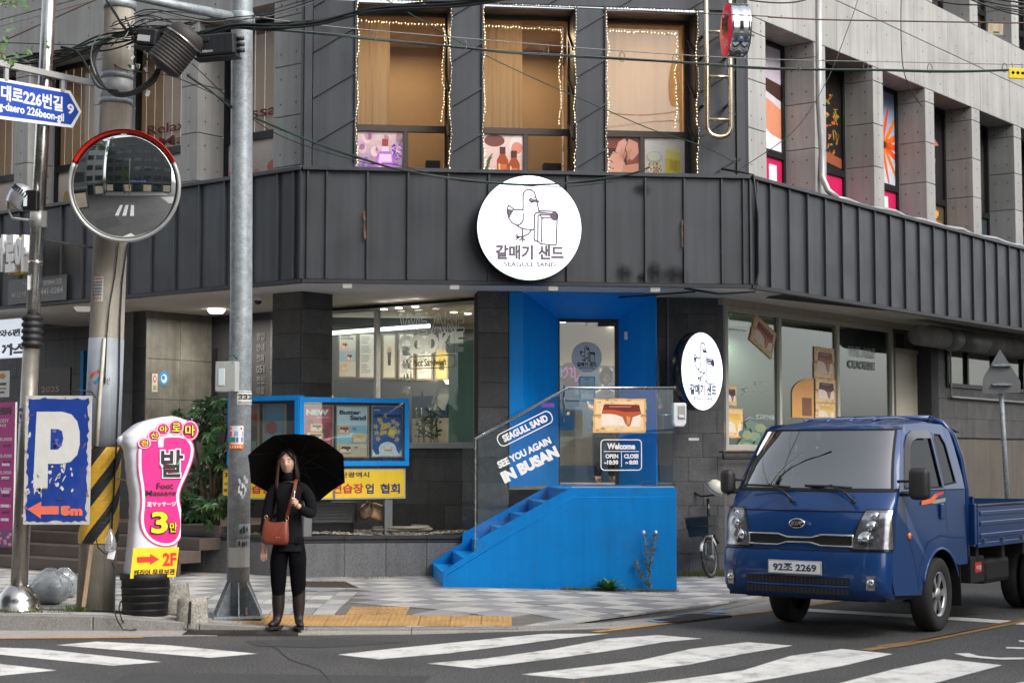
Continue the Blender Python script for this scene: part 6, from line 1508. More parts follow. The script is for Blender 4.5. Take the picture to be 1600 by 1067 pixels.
def w_scrap(A):
 for i in range(14):x,y=rn.random()*.8,rn.random()*.8;A.poly([(x,y),(x+rn.uniform(.1,.3),y+rn.uniform(-.05,.05)),(x+rn.uniform(.1,.3),y+rn.uniform(.08,.25)),(x,y+rn.uniform(.08,.2))],K(*(rn.choice([(190,192,190),(205,205,200),(165,168,170)]))))
def w_white(A):[A.rect(i/6,0,(i+1)/6,1,K(178,176,172))for i in range(6)]
def w_scrawl(A):
 [A.rect(i/6,0,(i+1)/6,1,K(150,155,158))for i in range(6)]
 for k in range(14):x=rn.random()*.8+.05;A.rect(x,rn.uniform(.1,.4),x+.06,rn.uniform(.5,.9),K(60,62,65))
wrapd('sticker_remains',mx,my,.111,372,386,740,782,w_scrap,parent=gp);wrapd('sticker_remains',mx,my,.111,373,388,818,836,w_scrawl,parent=gp);wrapd('sticker_remains',mx,my,.111,370,387,842,856,w_scrawl,parent=gp);wrapd('white_band',mx,my,.112,356,387,855,886,w_white,parent=gp)
eb=thing('electric_box','pale grey switch box strapped to the galvanised pole above the paper labels','electric box')
a,b=PY(337,612,16.2),PY(371,565,16.2)
Mb=Matrix.Translation((a.x,16.2,a.z))@Matrix.Rotation(R(-12),4,'Z');w,h=b.x-a.x,b.z-a.z
boxo('box',0,w,-.02,.12,0,h,M_.greybd,Mb,eb,.006);boxo('door_window',.035,.10,-.026,-.019,.06,h-.07,M_.sticker,Mb,eb,.003)
for xx,zz in((.012,.012),(.012,h-.012),(w-.03,.012),(w-.03,h-.012)):build('screw',MB().lathe([(.006,0),(.006,-.004),(0,-.005)],8,(xx,-.021,zz),axis='y'),M_.alu_d,Mb,eb)
build('cable_loop',MB().tube([(.12,0,h),(.12,0,h+.05),(.17,.02,h+.07),(.21,.03,h+.02)],.008,6),M_.cable_gn,Mb,eb)
cb=PY(149,948,16.5);ct=PY(188,0,16.5)
cpz=gz(cb.x,cb.y);up_=thing('utility_pole','leaning concrete utility pole carrying the convex mirror and cable boxes','utility pole',Matrix.Translation((cb.x,cb.y,cpz)))
def cpx(z):return cb.x+(ct.x-cb.x)*(z-cpz)/(ct.z-cpz)
def cpr(z):return .186-.036*(z-cpz)/6.0
zs_=[cpz-.0,1.2,2.5,4,5.5,7,8.5]
build('shaft',MB().tube([(cpx(z),cb.y,z)for z in zs_],[cpr(z)for z in zs_],28),M_.conc_pole if hasattr(M_,'conc_pole')else M_.conc_dark,parent=up_)
def band_(z0,z1,m,ex=.004,n=28,name='band',parent=None):return build(name,MB().tube([(cpx(z0),cb.y,z0),(cpx(z1),cb.y,z1)],[cpr(z0)+ex,cpr(z1)+ex],n),m,parent=parent or up_)
def zp(py,Y=16.3):return PY(160,py,Y).z
band_(zp(156),zp(110),M_.alu,.006);band_(zp(118),zp(109),M_.galv,.010);band_(zp(157),zp(149),M_.galv,.010);band_(zp(7),zp(-6),M_.galv,.012)
band_(zp(704),zp(527),M_.blueband if hasattr(M_,'blueband')else M_.galv,.003)
zg0,zg1=zp(849),zp(698);
n=36;rows=24;tw_=2*math.pi*2.3/4
vs,fs,mi=[],[],[]
for j in range(rows+1):
 z=zg0+(zg1-zg0)*j/rows
 for k in range(n):a_=2*math.pi*k/n+tw_*j/rows;r=cpr(z)+.012+(.003 if k%2 else 0);vs.append((cpx(z)+r*math.sin(a_),cb.y-r*math.cos(a_),z))
for j in range(rows):
 for k in range(n):fs.append((j*n+k,j*n+(k+1)%n,(j+1)*n+(k+1)%n,(j+1)*n+k));mi.append((k*8//n)%2)
gme=MB();gme.v=vs;gme.f=fs;gme.m=mi;gme.sm=[False]*len(fs);build('hazard_guard',gme,[M_.hz_y,M_.black],parent=up_)
def onp(px,py,ex=.02):
 z=zp(py);x=PY(px,py,16.3).x;return(x,cb.y-math.sqrt(max(.0004,(cpr(z)+ex)**2-(x-cpx(z))**2)),z)
m=MB();P_=[onp(x,y,.012)for x,y in((163,528),(159,575),(155,625),(151,697))]
m.tube(P_,.018,8);build('white_conduit',m,M_.conduit if hasattr(M_,'conduit')else M_.cream,parent=up_)
for P2,r_ in(([(183,378),(178,430),(170,480),(166,527),(163,600)],.006),([(193,378),(187,440),(184,500),(182,600),(178,700),(173,800),(171,840)],.008)):
 build('down_cable',MB().tube([onp(x,y,.02)for x,y in P2],r_,6),M_.cable,parent=up_)
build('wood_batten',MB().prism([(PY(141,850,16.2).x,zp(850)),(PY(147,850,16.2).x,zp(850)),(PY(134,946,16.2).x,zp(946)),(PY(128,946,16.2).x,zp(946))],16.18,16.20),M_.wood,parent=up_)
def w_tel(A):
 [A.rect(i/4,0,(i+1)/4,1,K(200,198,192))for i in range(4)]
 for y,c in((.88,(190,50,50)),(.74,(60,60,70)),(.62,(60,60,70)),(.48,(60,60,70)),(.36,(60,60,70)),(.24,(60,60,70)),(.08,(190,50,50))):
  for k in range(5):A.rect(.1+k*.17,y,.2+k*.17,y+.07,K(*c))
wrapd('phone_list_sticker',cpx(zp(450)),cb.y,cpr(zp(450)),145,162,432,471,w_tel,parent=up_)
def w_logo(A):
 A.poly([(.1,.55),(.3,.85),(.75,1),(.8,.85),(.45,.7),(.3,.5)],K(215,90,70));A.poly([(.02,.25),(.5,.3),(.9,.7),(.95,.6),(.6,.1),(.1,.05)],K(70,130,175))
wrapd('round_emblem',cpx(zp(590)),cb.y,cpr(zp(590))+.004,136,160,578,603,w_logo,parent=up_)
z_=zp(597);text('부산',I4,PY(160,597,16.3).x,z_-.02,PY(171,597,16.3).x,z_+.05,cb.y-cpr(z_)-.006,M_.ink,up_,bold=.01)
mc=PY(194.5,291,15.95);r_=87/FPX*15.95*.965
Mm=Matrix.Translation(mc)@Matrix.Rotation(R(2),4,'Z')@Matrix.Rotation(R(7),4,'X')
mr=thing('convex_mirror','round convex traffic mirror with red upper rim on the leaning concrete pole','mirror',Mm)
Rc=1.55;prf=[(r_*k/18,-(math.sqrt(Rc*Rc-(r_*k/18)**2)-math.sqrt(Rc*Rc-r_*r_)))for k in range(19)]
build('mirror_face',MB().lathe(prf[::-1],72,axis='y'),M_.mirror,Mm,mr)
build('back_shell',MB().lathe([(r_+.012,.0),(r_+.008,.05),(r_*.8,.12),(0,.15)],40,axis='y'),M_.alu,Mm,mr)
def rim(a0,a1,m,rr,name):
 P_=[((r_+.012)*math.cos(R(a0+(a1-a0)*i/40)),-.01,(r_+.012)*math.sin(R(a0+(a1-a0)*i/40)))for i in range(41)];build(name,MB().tube(P_,rr,8),m,Mm,mr)
rim(-206+3,23,M_.alu,.020,'grey_rim')if False else None
rim(26,155,M_.red,.022,'red_rim');rim(155.5,385.5,M_.alu,.019,'grey_rim')
vis=MB();
for i in range(40):
 a,b=R(26+129*i/40),R(26+129*(i+1)/40);ro=r_+.03
 vis.add([(ro*math.cos(a),-.05,ro*math.sin(a)),(ro*math.cos(b),-.05,ro*math.sin(b)),(ro*math.cos(b),.0,ro*math.sin(b)),(ro*math.cos(a),.0,ro*math.sin(a))],[(0,1,2,3)])
build('hood',vis,M_.red,Mm,mr)
build('bracket',MB().tube([mc+Vector((0,.14,0)),(cpx(mc.z),cb.y-.1,mc.z)],.03,8).tube([(cpx(mc.z),cb.y-.1,mc.z-.3),(cpx(mc.z),cb.y-.1,mc.z+.3)],.02,8),M_.galv,parent=mr)
build('tag_plate',MB().box(-.03,.03,-.012,-.006,r_-.03,r_-.01),M_.white,Mm,mr)
sb=PY(28,940,16.25);st=PY(77,0,16.25);sz0=gz(sb.x,sb.y)
def spx(z):return sb.x+(st.x-sb.x)*(z-sz0)/(st.z-sz0)
sp=thing('sign_pole','polished steel sign pole with domed base at the left edge','pole',Matrix.Translation((sb.x,sb.y,sz0)))
def zq(py):return PY(40,py,16.25).z
build('shaft',MB().tube([(spx(z),sb.y,z)for z in(sz0,zq(545))],[.082,.080],24),M_.steel_d if hasattr(M_,'steel_d')else M_.steel,parent=sp)
build('upper_shaft',MB().tube([(spx(z),sb.y,z)for z in(zq(545),zq(200),8)],.068,24),M_.steel,parent=sp)
bl_=[]
for k in range(5):z=zq(543)+(zq(492)-zq(543))*k/5;dz=(zq(492)-zq(543))/5;bl_+=[(.085,z),(.105,z+dz*.35),(.105,z+dz*.6),(.085,z+dz*.98)]
build('rubber_sleeve',MB().lathe([(r,z)for r,z in bl_],24,(spx(zq(518)),sb.y,0)),M_.black,parent=sp)
build('base_dome',MB().lathe([(.235,0),(.235,.03),(.20,.05),(.195,.12),(.17,.17),(.13,.22),(.10,.25),(.083,.26)],28,(sb.x,sb.y,sz0)),M_.steel,parent=sp)
build('grey_collar',MB().tube([(spx(z),sb.y,z)for z in(zq(356),zq(331))],.078,20).box(spx(zq(343))+.05,spx(zq(343))+.10,sb.y-.06,sb.y-.03,zq(356),zq(331)),M_.alu,parent=sp)
build('clamp_ring',MB().tube([(spx(z),sb.y,z)for z in(zq(414),zq(408))],.073,20),M_.steel,parent=sp)
build('copper_strip',MB().tube([(spx(z)+.066,sb.y-.02,z)for z in(zq(330),zq(100),8)],.008,6),M_.cable_br,parent=sp)
build('white_tag',MB().box(spx(zq(443))-.02-.03,spx(zq(443))-.02,sb.y-.075,sb.y-.07,zq(454),zq(432)),M_.white,parent=sp)
wrapd('number_sticker',spx(zq(650)),sb.y,.083,27,36,636,662,lambda A:(A.rect(0,0,1,1,K(205,210,215)),A.rect(.1,.75,.9,.95,K(40,80,150)),A.rect(.35,.35,.6,.6,K(50,50,60)),A.rect(.1,.05,.9,.15,K(60,120,170))),parent=sp)
sl_=thing('spotlight','silver spotlight with U bracket and dark square driver on the steel sign pole','spotlight')
c=PY(33,308,16.0);Ms=Matrix.Translation(c)@Matrix.Rotation(R(35),4,'Y')
build('housing',MB().lathe([(0,.125),(.06,.118),(.10,.09),(.118,.04),(.12,-.02),(.10,-.09),(.095,-.11),(0,-.115)],24,axis='z'),M_.rimc,Ms,sl_)
m=MB()
for k in range(10):a=R(-60+13*k);m.box(-.006,.006,-.125,-.10,.02,.075,M=Matrix.Rotation(a,4,'Z'))
build('vent_slots',m,M_.black,Ms,sl_,kind='stuff')
build('bracket',MB().tube([c+Vector((-.13,0,.02)),c+Vector((-.13,0,-.12)),c+Vector((-.08,0,-.21)),c+Vector((.05,0,-.22)),c+Vector((.10,.05,-.22))],.014,8),M_.rimc,parent=sl_)
p=PY(48,314,15.95);boxo('driver_box',-.065,.075,-.05,.05,-.10,.10,M_.black_gl,Matrix.Translation(p),sl_,.01);boxo('driver_label',-.055,-.02,-.054,-.051,-.06,.06,M_.sticker,Matrix.Translation(p),sl_)
build('side_arm',MB().tube([PY(72,376,16.25),PY(145,387,16.4)],.013,8),M_.alu_d,parent=sl_)
ssf=Fr(PY(68,150,16.1).x,16.12,.616,.788)
ss=thing('street_name_sign','blue arrow-shaped street name sign pointing right on the steel pole','sign',ssf.M)
def q(px,py):return ssf.sz(px,py,0)
poly=[q(-150,96),q(110,142.5),q(127.5,175),q(113.5,200),q(-150,168)]
poly=[(x,z)for x,z in poly]
build('backing',MB().prism(poly,0,.012),M_.white,ssf.M,ss)
cx_=sum(p[0]for p in poly)/5;cz_=sum(p[1]for p in poly)/5
inn=[q(-140,102),q(107,146.5),q(123,175.5),q(110.5,195),q(-140,163)]
build('blue_face',MB().prism(inn,-.003,-.0005),M_.sign_blue,ssf.M,ss)
def qtx(s_,a,b,c_,d_,**k):
 p0,p1=q(*a),q(*b);return text(s_,ssf.M,p0[0],p0[1],p1[0],p1[1],-.005,M_.white_v,ss,**k)
zt1,zb1=q(50,142)[1],q(50,163)[1];zt2,zb2=q(50,169)[1],q(50,185)[1]
def row(s_,x0,x1,za,zb,**k):return text(s_,ssf.M,q(x0,150)[0],zb,q(x1,150)[0],za,-.005,M_.white_v,ss,**k)
row('대로226번길',1,98,zt1+.0,zb1-.02,bold=.03);row('중앙',-60,-4,zt1,zb1-.02,bold=.03);row('9',105,115.5,q(110,163)[1]+.0,q(110,179)[1],bold=.03);row('g-daero 226beon-gil',-2,100,zt2+.005,zb2,bold=.025);row('Jungan',-50,-4,zt2,zb2,bold=.025)
a,b=q(-150,72),q(150,131);
aa,bb=PY(-40,91,16.0),PY(150,131,16.0)
da_=ssf.sz(0,98,-.02);db_=ssf.sz(149,131,-.02)
build('support_rail',MB().prism([(da_[0]-1,da_[1]+.055),(db_[0],db_[1]+.03),(db_[0],db_[1]-.03),(da_[0]-1,da_[1]-.0)],.0,.06),M_.alu,ssf.M,ss)if False else build('support_rail',MB().box(da_[0]-1.2,db_[0],-.02,.03,mid(da_[1],db_[1])-.03,mid(da_[1],db_[1])+.03),M_.alu,ssf.M,ss,.004)
for x in(10,98):s_=q(x,120)[0];boxo('hanger',s_-.02,s_+.02,-.01,.02,zt1+.05,mid(da_[1],db_[1])-.03,M_.alu,ssf.M,ss)
a,b,c,d=[PY(x,y,15.95)for x,y in((41,618),(146,617),(137,820.5),(36,819))]
pk=thing('parking_sign','peeling blue parking board with white P, orange arrow and 5m','sign')
Mp=Matrix(((1,0,0,0),(0,1,0,0),(0,0,1,0),(0,0,0,1)))
W_=(b.x-a.x+c.x-d.x)/2;H_=a.z-d.z;sh_=(a.x-d.x)/H_
Mp=Matrix.Translation((d.x,15.95,d.z))@Matrix(((1,0,sh_,0),(0,1,0,0),(0,0,1,0),(0,0,0,1)))
boxo('board',0,W_,.0,.025,0,H_,M_.white_old if hasattr(M_,'white_old')else M_.white,Mp,pk)
bf=MB();rn=random.Random(17);pts=[]
def wob(x0,y0,x1,y1,n,j):
 return[(x0+(x1-x0)*k/n+rn.uniform(-j,j)*(abs(y1-y0)>.01),y0+(y1-y0)*k/n+rn.uniform(-j,j)*(abs(x1-x0)>.01))for k in range(n)]
e=.028;pts=wob(e,e,W_-e,e,16,.012)+wob(W_-e,e,W_-e,H_-e,30,.014)+wob(W_-e,H_-e,e,H_-e,16,.01)+wob(e,H_-e,e,e,30,.012)
bf.prism(pts,-.0015,.0);build('blue_paint',bf,M_.pk_blue,Mp,pk)
A=Art(0,0,W_,H_,-.003,.0005)
wh=K(205,205,200)
A.poly([(.14,.28),(.36,.28),(.36,.47),(.56,.47),(.70,.485),(.80,.54),(.835,.62),(.83,.72),(.79,.80),(.70,.855),(.56,.875),(.17,.875)],wh)
A.poly([(.39,.58),(.50,.58),(.56,.61),(.585,.67),(.56,.725),(.5,.74),(.39,.74)],K(30,62,140))
A.rect(.14,.275,.36,.285,K(150,140,110))
for _ in range(34):x,y=rn.uniform(.10,.75),rn.choice([rn.uniform(.22,.42),rn.uniform(.26,.46)]);A.ell(x,y,rn.uniform(.008,.045),rn.uniform(.005,.022),wh,9,rn.random()*3,.35,rn);A.k-=1
A.k+=1
for _ in range(16):x,y=rn.choice([rn.uniform(.01,.09),rn.uniform(.90,.98)]),rn.uniform(.05,.95);A.ell(x,y,rn.uniform(.01,.035),rn.uniform(.005,.02),rn.choice([K(190,180,205),wh,K(150,110,90)]),9,rn.random()*3,.35,rn);A.k-=1
A.k+=1
for _ in range(8):x,y=rn.uniform(.40,.56),rn.uniform(.60,.73);A.ell(x,y,rn.uniform(.01,.03),rn.uniform(.006,.015),rn.choice([wh,K(120,100,170),K(25,25,30)]),8,0,.3,rn);A.k-=1
A.k+=1
A.poly([(.06,.118),(.27,.178),(.27,.142),(.54,.142),(.54,.078),(.27,.078),(.27,.045)],K(222,110,90));A.poly([(.57,.08),(.66,.08),(.68,.142),(.57,.142)],K(190,140,100))
A.ell(.1,.85,.03,.01,K(110,60,130),8);A.ell(.55,.2,.05,.012,K(60,60,90),9);A.make('painted_marks',Mp,pk)
text('5m',Mp,W_*.59,H_*.068,W_*.90,H_*.145,-.0075,M_.pk_or,pk,bold=.07)
for x,z in((.04,.97),(.96,.97),(.04,.03),(.96,.03),(.3,.985),(.6,.985),(.04,.5)):build('rivet',MB().lathe([(.006,0),(.005,-.004),(0,-.005)],8,(W_*x,-.001,H_*z),axis='y'),M_.rustb,Mp,pk)
build('wire_tie',MB().tube([PY(100,614,15.97),PY(122,609,15.99),PY(143,612,16.05),PY(150,622,16.2)],.006,6),M_.cable,parent=pk)
# inflatable foot
fx,fy=PY(243,940,16.22)[:2];fz=gz(fx,fy)
Mf=Matrix.Translation((fx,fy,fz))@Matrix.Rotation(R(27),4,'Z')
ft=thing('inflatable_foot','white inflatable foot advertisement with pink sole print in a black tub','inflatable sign',Mf)
build('tub',MB().lathe([(.0,.0),(.215,.0),(.232,.34),(.245,.345),(.245,.40),(.23,.41),(.225,.38),(0,.38)],32,(-.10,0,0)),M_.black,Mf,ft)
m=MB()
for k in range(4):m.lathe([(.217+.005*k,.05+.07*k),(.222+.005*k,.06+.07*k),(.219+.005*k,.07+.07*k)],32,(-.10,0,0),caps=False)
build('tub_rib',m,M_.black,Mf,ft)
XL=[(880,88),(800,97),(700,105),(560,113),(480,113),(430,110),(380,100),(300,92),(230,84),(190,74),(165,62),(140,66),(110,90),(90,112),(70,140),(50,190),(38,240),(32,290)]
XR=[(880,305),(700,320),(600,326),(540,322),(480,304),(430,308),(340,338),(260,366),(200,370),(160,386),(110,398),(80,390),(60,372),(48,345),(38,320),(32,292)]
def interp(T,y):
 T=sorted(T)
 for(y0,x0),(y1,x1)in zip(T[:-1],T[1:]):
  if y0<=y<=y1:return x0+(x1-x0)*(y-y0)/(y1-y0)
 return T[0][1]if y<T[0][0]else T[-1][1]
KX=1/3.33/FPX*16.25/math.cos(R(27));KZ=1/3.33/FPX*16.25
def fl(x,y):return((x-205)*KX-.055,PY(243,640+y/3.33,16.2).z-fz)
ys_=list(range(32,60,4))+list(range(60,240,9))+list(range(240,880,32))+[880]
vs,fs=[],[];n=36
for j,y in enumerate(ys_):
 x0,z=fl(interp(XL,y),y);x1,_=fl(interp(XR,y),y);c,w=(x0+x1)/2,(x1-x0)/2
 dep=.16*min(1,((y-28)/60)**.5)*(1.06 if 120<y<200 else 1);bul=1+.012*math.sin(y*.11)
 for k in range(n):
  a=2*math.pi*k/n;e=2/4.5;X=c+w*bul*math.copysign(abs(math.cos(a))**e,math.cos(a));Yv=-dep*math.copysign(abs(math.sin(a))**e,math.sin(a))*(1 if math.sin(a)>0 else 1.25)
  vs.append((X,Yv,z))
for j in range(len(ys_)-1):
 for k in range(n):k2=(k+1)%n;fs.append((j*n+k,j*n+k2,(j+1)*n+k2,(j+1)*n+k))
fs.append(tuple(range(n)));mb=MB().add(vs,fs,0,True);build('inflated_body',mb,M_.inflate,Mf,ft)
for k in range(4):
 x0,z0=fl(60+55*k,[135,92,62,46][k]);build('toe',MB().lathe([(0,-.05),(.04,-.04),(.058,0),(.04,.04),(0,.05)],14,(x0+.02,.02,z0-.05)),M_.inflate,Mf,ft)
fd=-.168
def FPs(pts):return[fl(x,y)for x,y in pts]
def curve(pts,n=6):
 out=[];N=len(pts)
 for i in range(N):
  p0,p1,p2,p3=[Vector(pts[(i+k-1)%N])for k in range(4)]
  for k in range(n):t=k/n;q_=.5*((2*p1)+(p2-p0)*t+(2*p0-5*p1+4*p2-p3)*t*t+(3*p1-p0-3*p2+p3)*t**3);out.append((q_.x,q_.y))
 return out
sole=[(135,250),(140,200),(185,165),(260,145),(330,150),(362,190),(360,250),(335,330),(305,410),(300,470),(312,530),(320,590),(312,650),(285,685),(240,690),(190,665),(160,620),(150,560),(155,480),(150,400),(138,320)]
def grow(P,g):
 cx,cy=sum(p[0]for p in P)/len(P),sum(p[1]for p in P)/len(P);out=[]
 for i,p in enumerate(P):
  a,b=P[i-1],P[(i+1)%len(P)];t=Vector((b[0]-a[0],b[1]-a[1])).normalized();out.append((p[0]-t.y*-g,p[1]+t.x*-g)if True else p)
 return out
A=Art(0,0,1,1,fd,.0007)
def flat(P,col):A.v;b=len(A.v);A.v+=[(x,A.d-A.st*A.k,z)for x,z in FPs(P)];A.f.append(tuple(range(b,b+len(P))));A.c.append(col);A.k+=1
pk_=K(228,25,130);sgn=1
S0=curve(sole)
def off2(P,g):
 area=sum(P[i][0]*P[(i+1)%len(P)][1]-P[(i+1)%len(P)][0]*P[i][1]for i in range(len(P)));s=1 if area>0 else-1;out=[]
 for i,p in enumerate(P):
  a,b=P[i-2],P[(i+2)%len(P)];t=Vector((b[0]-a[0],b[1]-a[1])).normalized();out.append((p[0]+t.y*g*s,p[1]-t.x*g*s))
 return out
for g,c_ in((17,pk_),(12,K(240,240,240)),(0,pk_)):flat([(min(x,322 if y>420 else 385),y)for x,y in off2(S0,g)],c_)
toes=[(358,108,37,48),(293,92,33,36),(233,102,29,30),(190,135,26,27),(147,175,27,25)]
for cx,cy,rx,ry in toes:
 for g,c_ in((5,pk_),(2,K(240,240,240)),(-1.5,pk_)):flat([(cx+(rx+g)*math.cos(t*.35),cy+(ry+g)*math.sin(t*.35))for t in range(18)],c_)
flat([(104,712),(314,712),(299,866),(90,866)],K(250,205,20));flat([(120,757),(180,757),(180,742),(222,772),(180,800),(180,787),(120,787)],K(222,45,35))
A.make('printed_face',Mf,ft)
dT2=fd-.0007*A.k-.002
def ftx(s_,x0,y0,x1,y1,m,bold=.05,dd=0,**k):
 a,b=fl(x0,y1),fl(x1,y0);return text(s_,Mf,a[0],a[1],b[0],b[1],dT2-dd,m,ft,bold=bold,**k)
kk=M_.black_gl;yy=M_.yl_txt;ww=M_.white_v;rdt=mat('red_print',K(222,45,35),.5,0,0)
for t_,(cx,cy,rx,ry)in zip('마로아신전',toes):
 ftx(t_,cx-rx*.68-2,cy-ry*.62-2,cx+rx*.68+2,cy+ry*.62+2,kk,.06);ftx(t_,cx-rx*.62,cy-ry*.58,cx+rx*.62,cy+ry*.58,yy,.015,.0012)
ftx('발',218,202,332,356,ww,.07);ftx('발',223,207,327,351,kk,.025,.0012)
ftx('Foot',206,378,284,410,kk,.02,.0008);ftx('Massage',156,416,297,452,kk,.02,.0008);ftx('足マッサージ',162,476,296,501,ww,.02,.0008)
ftx('3',180,522,264,643,kk,.06);ftx('3',184,526,260,639,yy,.03,.0012);ftx('만',266,580,306,638,kk,.06);ftx('만',269,583,303,634,yy,.015,.0012)
ftx('2F',238,740,302,808,rdt,.04);ftx('캐리어 무료보관',106,822,296,854,kk,.03)
build('guy_line',MB().tube([(-.30,-.0,1.3),(-.38,.1,1.32)],.006,5),M_.cable_gy,Mf,ft)
xc=thing('extension_cord','black extension cord looping from the bagged plug down over the kerb','cord')
def W3(P):return[PY(x,y,Y)for x,y,Y in P]
build('cord',MB().tube(W3([(173,800,16.15),(172,835,16.12),(176,850,16.1),(175,868,16.1)]),.007,6),M_.cable,parent=xc)
build('cord',MB().tube(W3([(175,878,16.08),(180,890,16.02),(179,930,15.9),(179,955,15.66),(184,970,15.6)])+[Vector((p.x,p.y,.025))for p in(PZ(192,984,.02),PZ(205,985,.02),PZ(222,981.5,.02),PZ(214,979,.02),PZ(200,978,.02))]+W3([(190,968,15.58),(186,950,15.68),(188,940,15.9),(196,936,16.1)]),.007,6),M_.cable,parent=xc)
build('cord',MB().tube(W3([(150,840,16.15),(153,855,16.12),(163,864,16.1),(170,866,16.1)]),.006,6),M_.cable,parent=xc)
p=PY(174,865,16.08);boxo('socket',-.03,.035,-.02,.02,-.05,.04,M_.white,Matrix.Translation(p)@Matrix.Rotation(R(12),4,'Y'),xc,.006)
build('plastic_bag',MB().lathe([(.012,.16),(.02,.12),(.045,.08),(.06,0),(.05,-.05),(0,-.06)],12,tuple(PY(172.5,852,16.08))),M_.plastic_bag,parent=xc)
build('floor_lead',MB().tube([(x,y,hgt(x,y)+.012)for x,y in((-4.15,16.28),(-4.0,16.22),(-3.85,16.26),(-3.7,16.2),(-3.62,16.3),(-3.8,16.35))],.008,6),M_.cable,parent=xc)
p=PZ(296,984.5,.012)
o=thing('concrete_block','round weathered concrete block standing in the gutter with a dark stain','concrete block',Matrix.Translation((p.x,p.y+.13,.012)))
prf=[(.15,0),(.152,.03),(.146,.17),(.143,.25),(.135,.285),(.115,.30),(0,.303)]
build('body',MB().lathe(prf,28),M_.block,WM[o.name],o);build('tar_stain',MB().add([(-.02,-.151,.02),(.012,-.151,.02),(.02,-.147,.27),(-.002,-.147,.275)],[(0,1,2,3)]),M_.joint,WM[o.name],o)
p=PZ(271,957.5,.12)
o=thing('concrete_block','tapered concrete block on the kerb beside the black tub','concrete block',Matrix.Translation((p.x,p.y+.12,hgt(p.x,p.y+.12))))
build('body',MB().lathe([(.155,0),(.15,.02),(.125,.28),(.115,.305),(.09,.31),(0,.31)],10),M_.block,WM[o.name],o)
def sack(label,px_1,py_1,s_,sd,hz=1.0):
 p=PZ(px_1,py_1,.15);M=Matrix.Translation((p.x,p.y,hgt(p.x,p.y)));t=thing('rubbish_bag',label,'rubbish bag',M,'clear rubbish bags behind the parking sign')
 rn=random.Random(sd);vs,fs=[],[];nu,nv=22,14
 for j in range(nv+1):
  ph=math.pi*j/nv
  for k in range(nu):
   a=2*math.pi*k/nu;r=math.sin(ph)**.7*(1+.10*math.sin(5*a+sd)*math.sin(ph)+rn.uniform(-.05,.05));z=(1-math.cos(ph))/2
   r*=(1.0 if z<.6 else 1-(z-.6)*1.3)
   vs.append((s_*r*math.cos(a),s_*.8*r*math.sin(a),s_*1.75*z*hz))
 for j in range(nv):
  for k in range(nu):k2=(k+1)%nu;fs.append((j*nu+k,j*nu+k2,(j+1)*nu+k2,(j+1)*nu+k))
 build('film',MB().add(vs,fs,0,False),M_.plastic_bag,M,t)
 vs2=[(x*.86,y*.86,z*.72+.01)for x,y,z in vs];build('contents',MB().add(vs2,fs,0,True),M_.trash,M,t)
sack('full clear rubbish bag leaning beside the domed steel pole base',78,936,.22,1);sack('smaller clear rubbish bag behind the larger one near the concrete pole',100,926,.19,4)
# overhead cables and boxes
def cat(P,sag=0.0,n=14):
 """catenary-like curve through pixel/depth points"""
 Q=[PY(*p)for p in P];out=[]
 N=len(Q)
 for i in range(N-1):
  p0=Q[max(i-1,0)];p1,p2=Q[i],Q[i+1];p3=Q[min(i+2,N-1)]
  for k in range(n):
   t=k/n;out.append(.5*((2*p1)+(p2-p0)*t+(2*p0-5*p1+4*p2-p3)*t*t+(3*p1-p0-3*p2+p3)*t**3))
 out.append(Q[-1])
 if sag:
  L_=len(out)-1
  for i,q_ in enumerate(out):q_.z-=sag*4*(i/L_)*(1-i/L_)
 return out
def cable(label,strands,r,m,P,spread=.02,sag=0,group='overhead cables across the street',seed=0):
 t=thing('overhead_cable',label,'cable',group=group);base=cat(P,sag);rn=random.Random(seed+len(label))
 for s_ in range(strands):
  ph,ay,az=rn.uniform(0,6),rn.uniform(-spread,spread),rn.uniform(-spread,spread)
  pts=[p+Vector((0,ay+spread*.4*math.sin(i*.23+ph),az+spread*.5*math.cos(i*.19+ph)))for i,p in enumerate(base)]if strands>1 else base
  build('strand',MB().tube(pts,r*rn.uniform(.8,1.15)if strands>1 else r,6),m if not isinstance(m,(list,tuple))else m[s_%len(m)],parent=t)
 return t
cb_,cg,cy_,cr_=M_.cable,M_.cable_gn,M_.cable_gy,M_.cable_br
cable('thick black cable bundle rising from the junction boxes to the top right',7,.013,[cb_,cb_,cb_,cb_,cg,cb_,cb_],[(300,60,16.2),(355,47,16.1),(420,46,16),(500,37,15.9),(580,22,15.7),(680,11,15.5),(780,3,15.2),(900,-12,15)],.038)
cable('black cables entering the junction boxes from the upper left edge',7,.011,[cb_,cb_,cb_,cb_,cg,cb_,cb_],[(-120,135,16.6),(-20,110,16.5),(60,92,16.4),(110,84,16.2),(160,68,16.15),(215,52,16.1),(300,48,16.1)],.07)
t=cable('green-black cable crossing the facade below a thin messenger wire',2,.011,[cb_,cg],[(395,44,16),(486,52,16.3),(582,61,16.6),(724,75,17),(800,83,17.2),(972,92,17.7),(1086,100,18),(1200,107,18.3),(1352,110,18.7),(1453,112,19),(1570,110,19.2),(1700,104,19.6)],.008)
for px_1,py_1,Y in((584,56,16.6),(725,71,17),(853,78,17.4),(972,89,17.7),(1055,92,17.9),(1137,100,18.1),(1247,104,18.4),(1353,105,18.7),(1453,107,19),(1570,106,19.2)):
 c=PY(px_1,py_1,Y);build('spiral_clip',MB().tube([c+Vector((.028*math.cos(a),.01*math.sin(a*.5),.055*math.sin(a)))for a in[k*.7 for k in range(10)]],.005,5),M_.alu_d,parent=t)
cable('thin grey messenger wire above the green-black cable',1,.005,cy_,[(395,26,16),(520,42,16.4),(724,60,17),(972,80,17.7),(1200,93,18.3),(1440,98,18.9),(1700,104,19.6)])
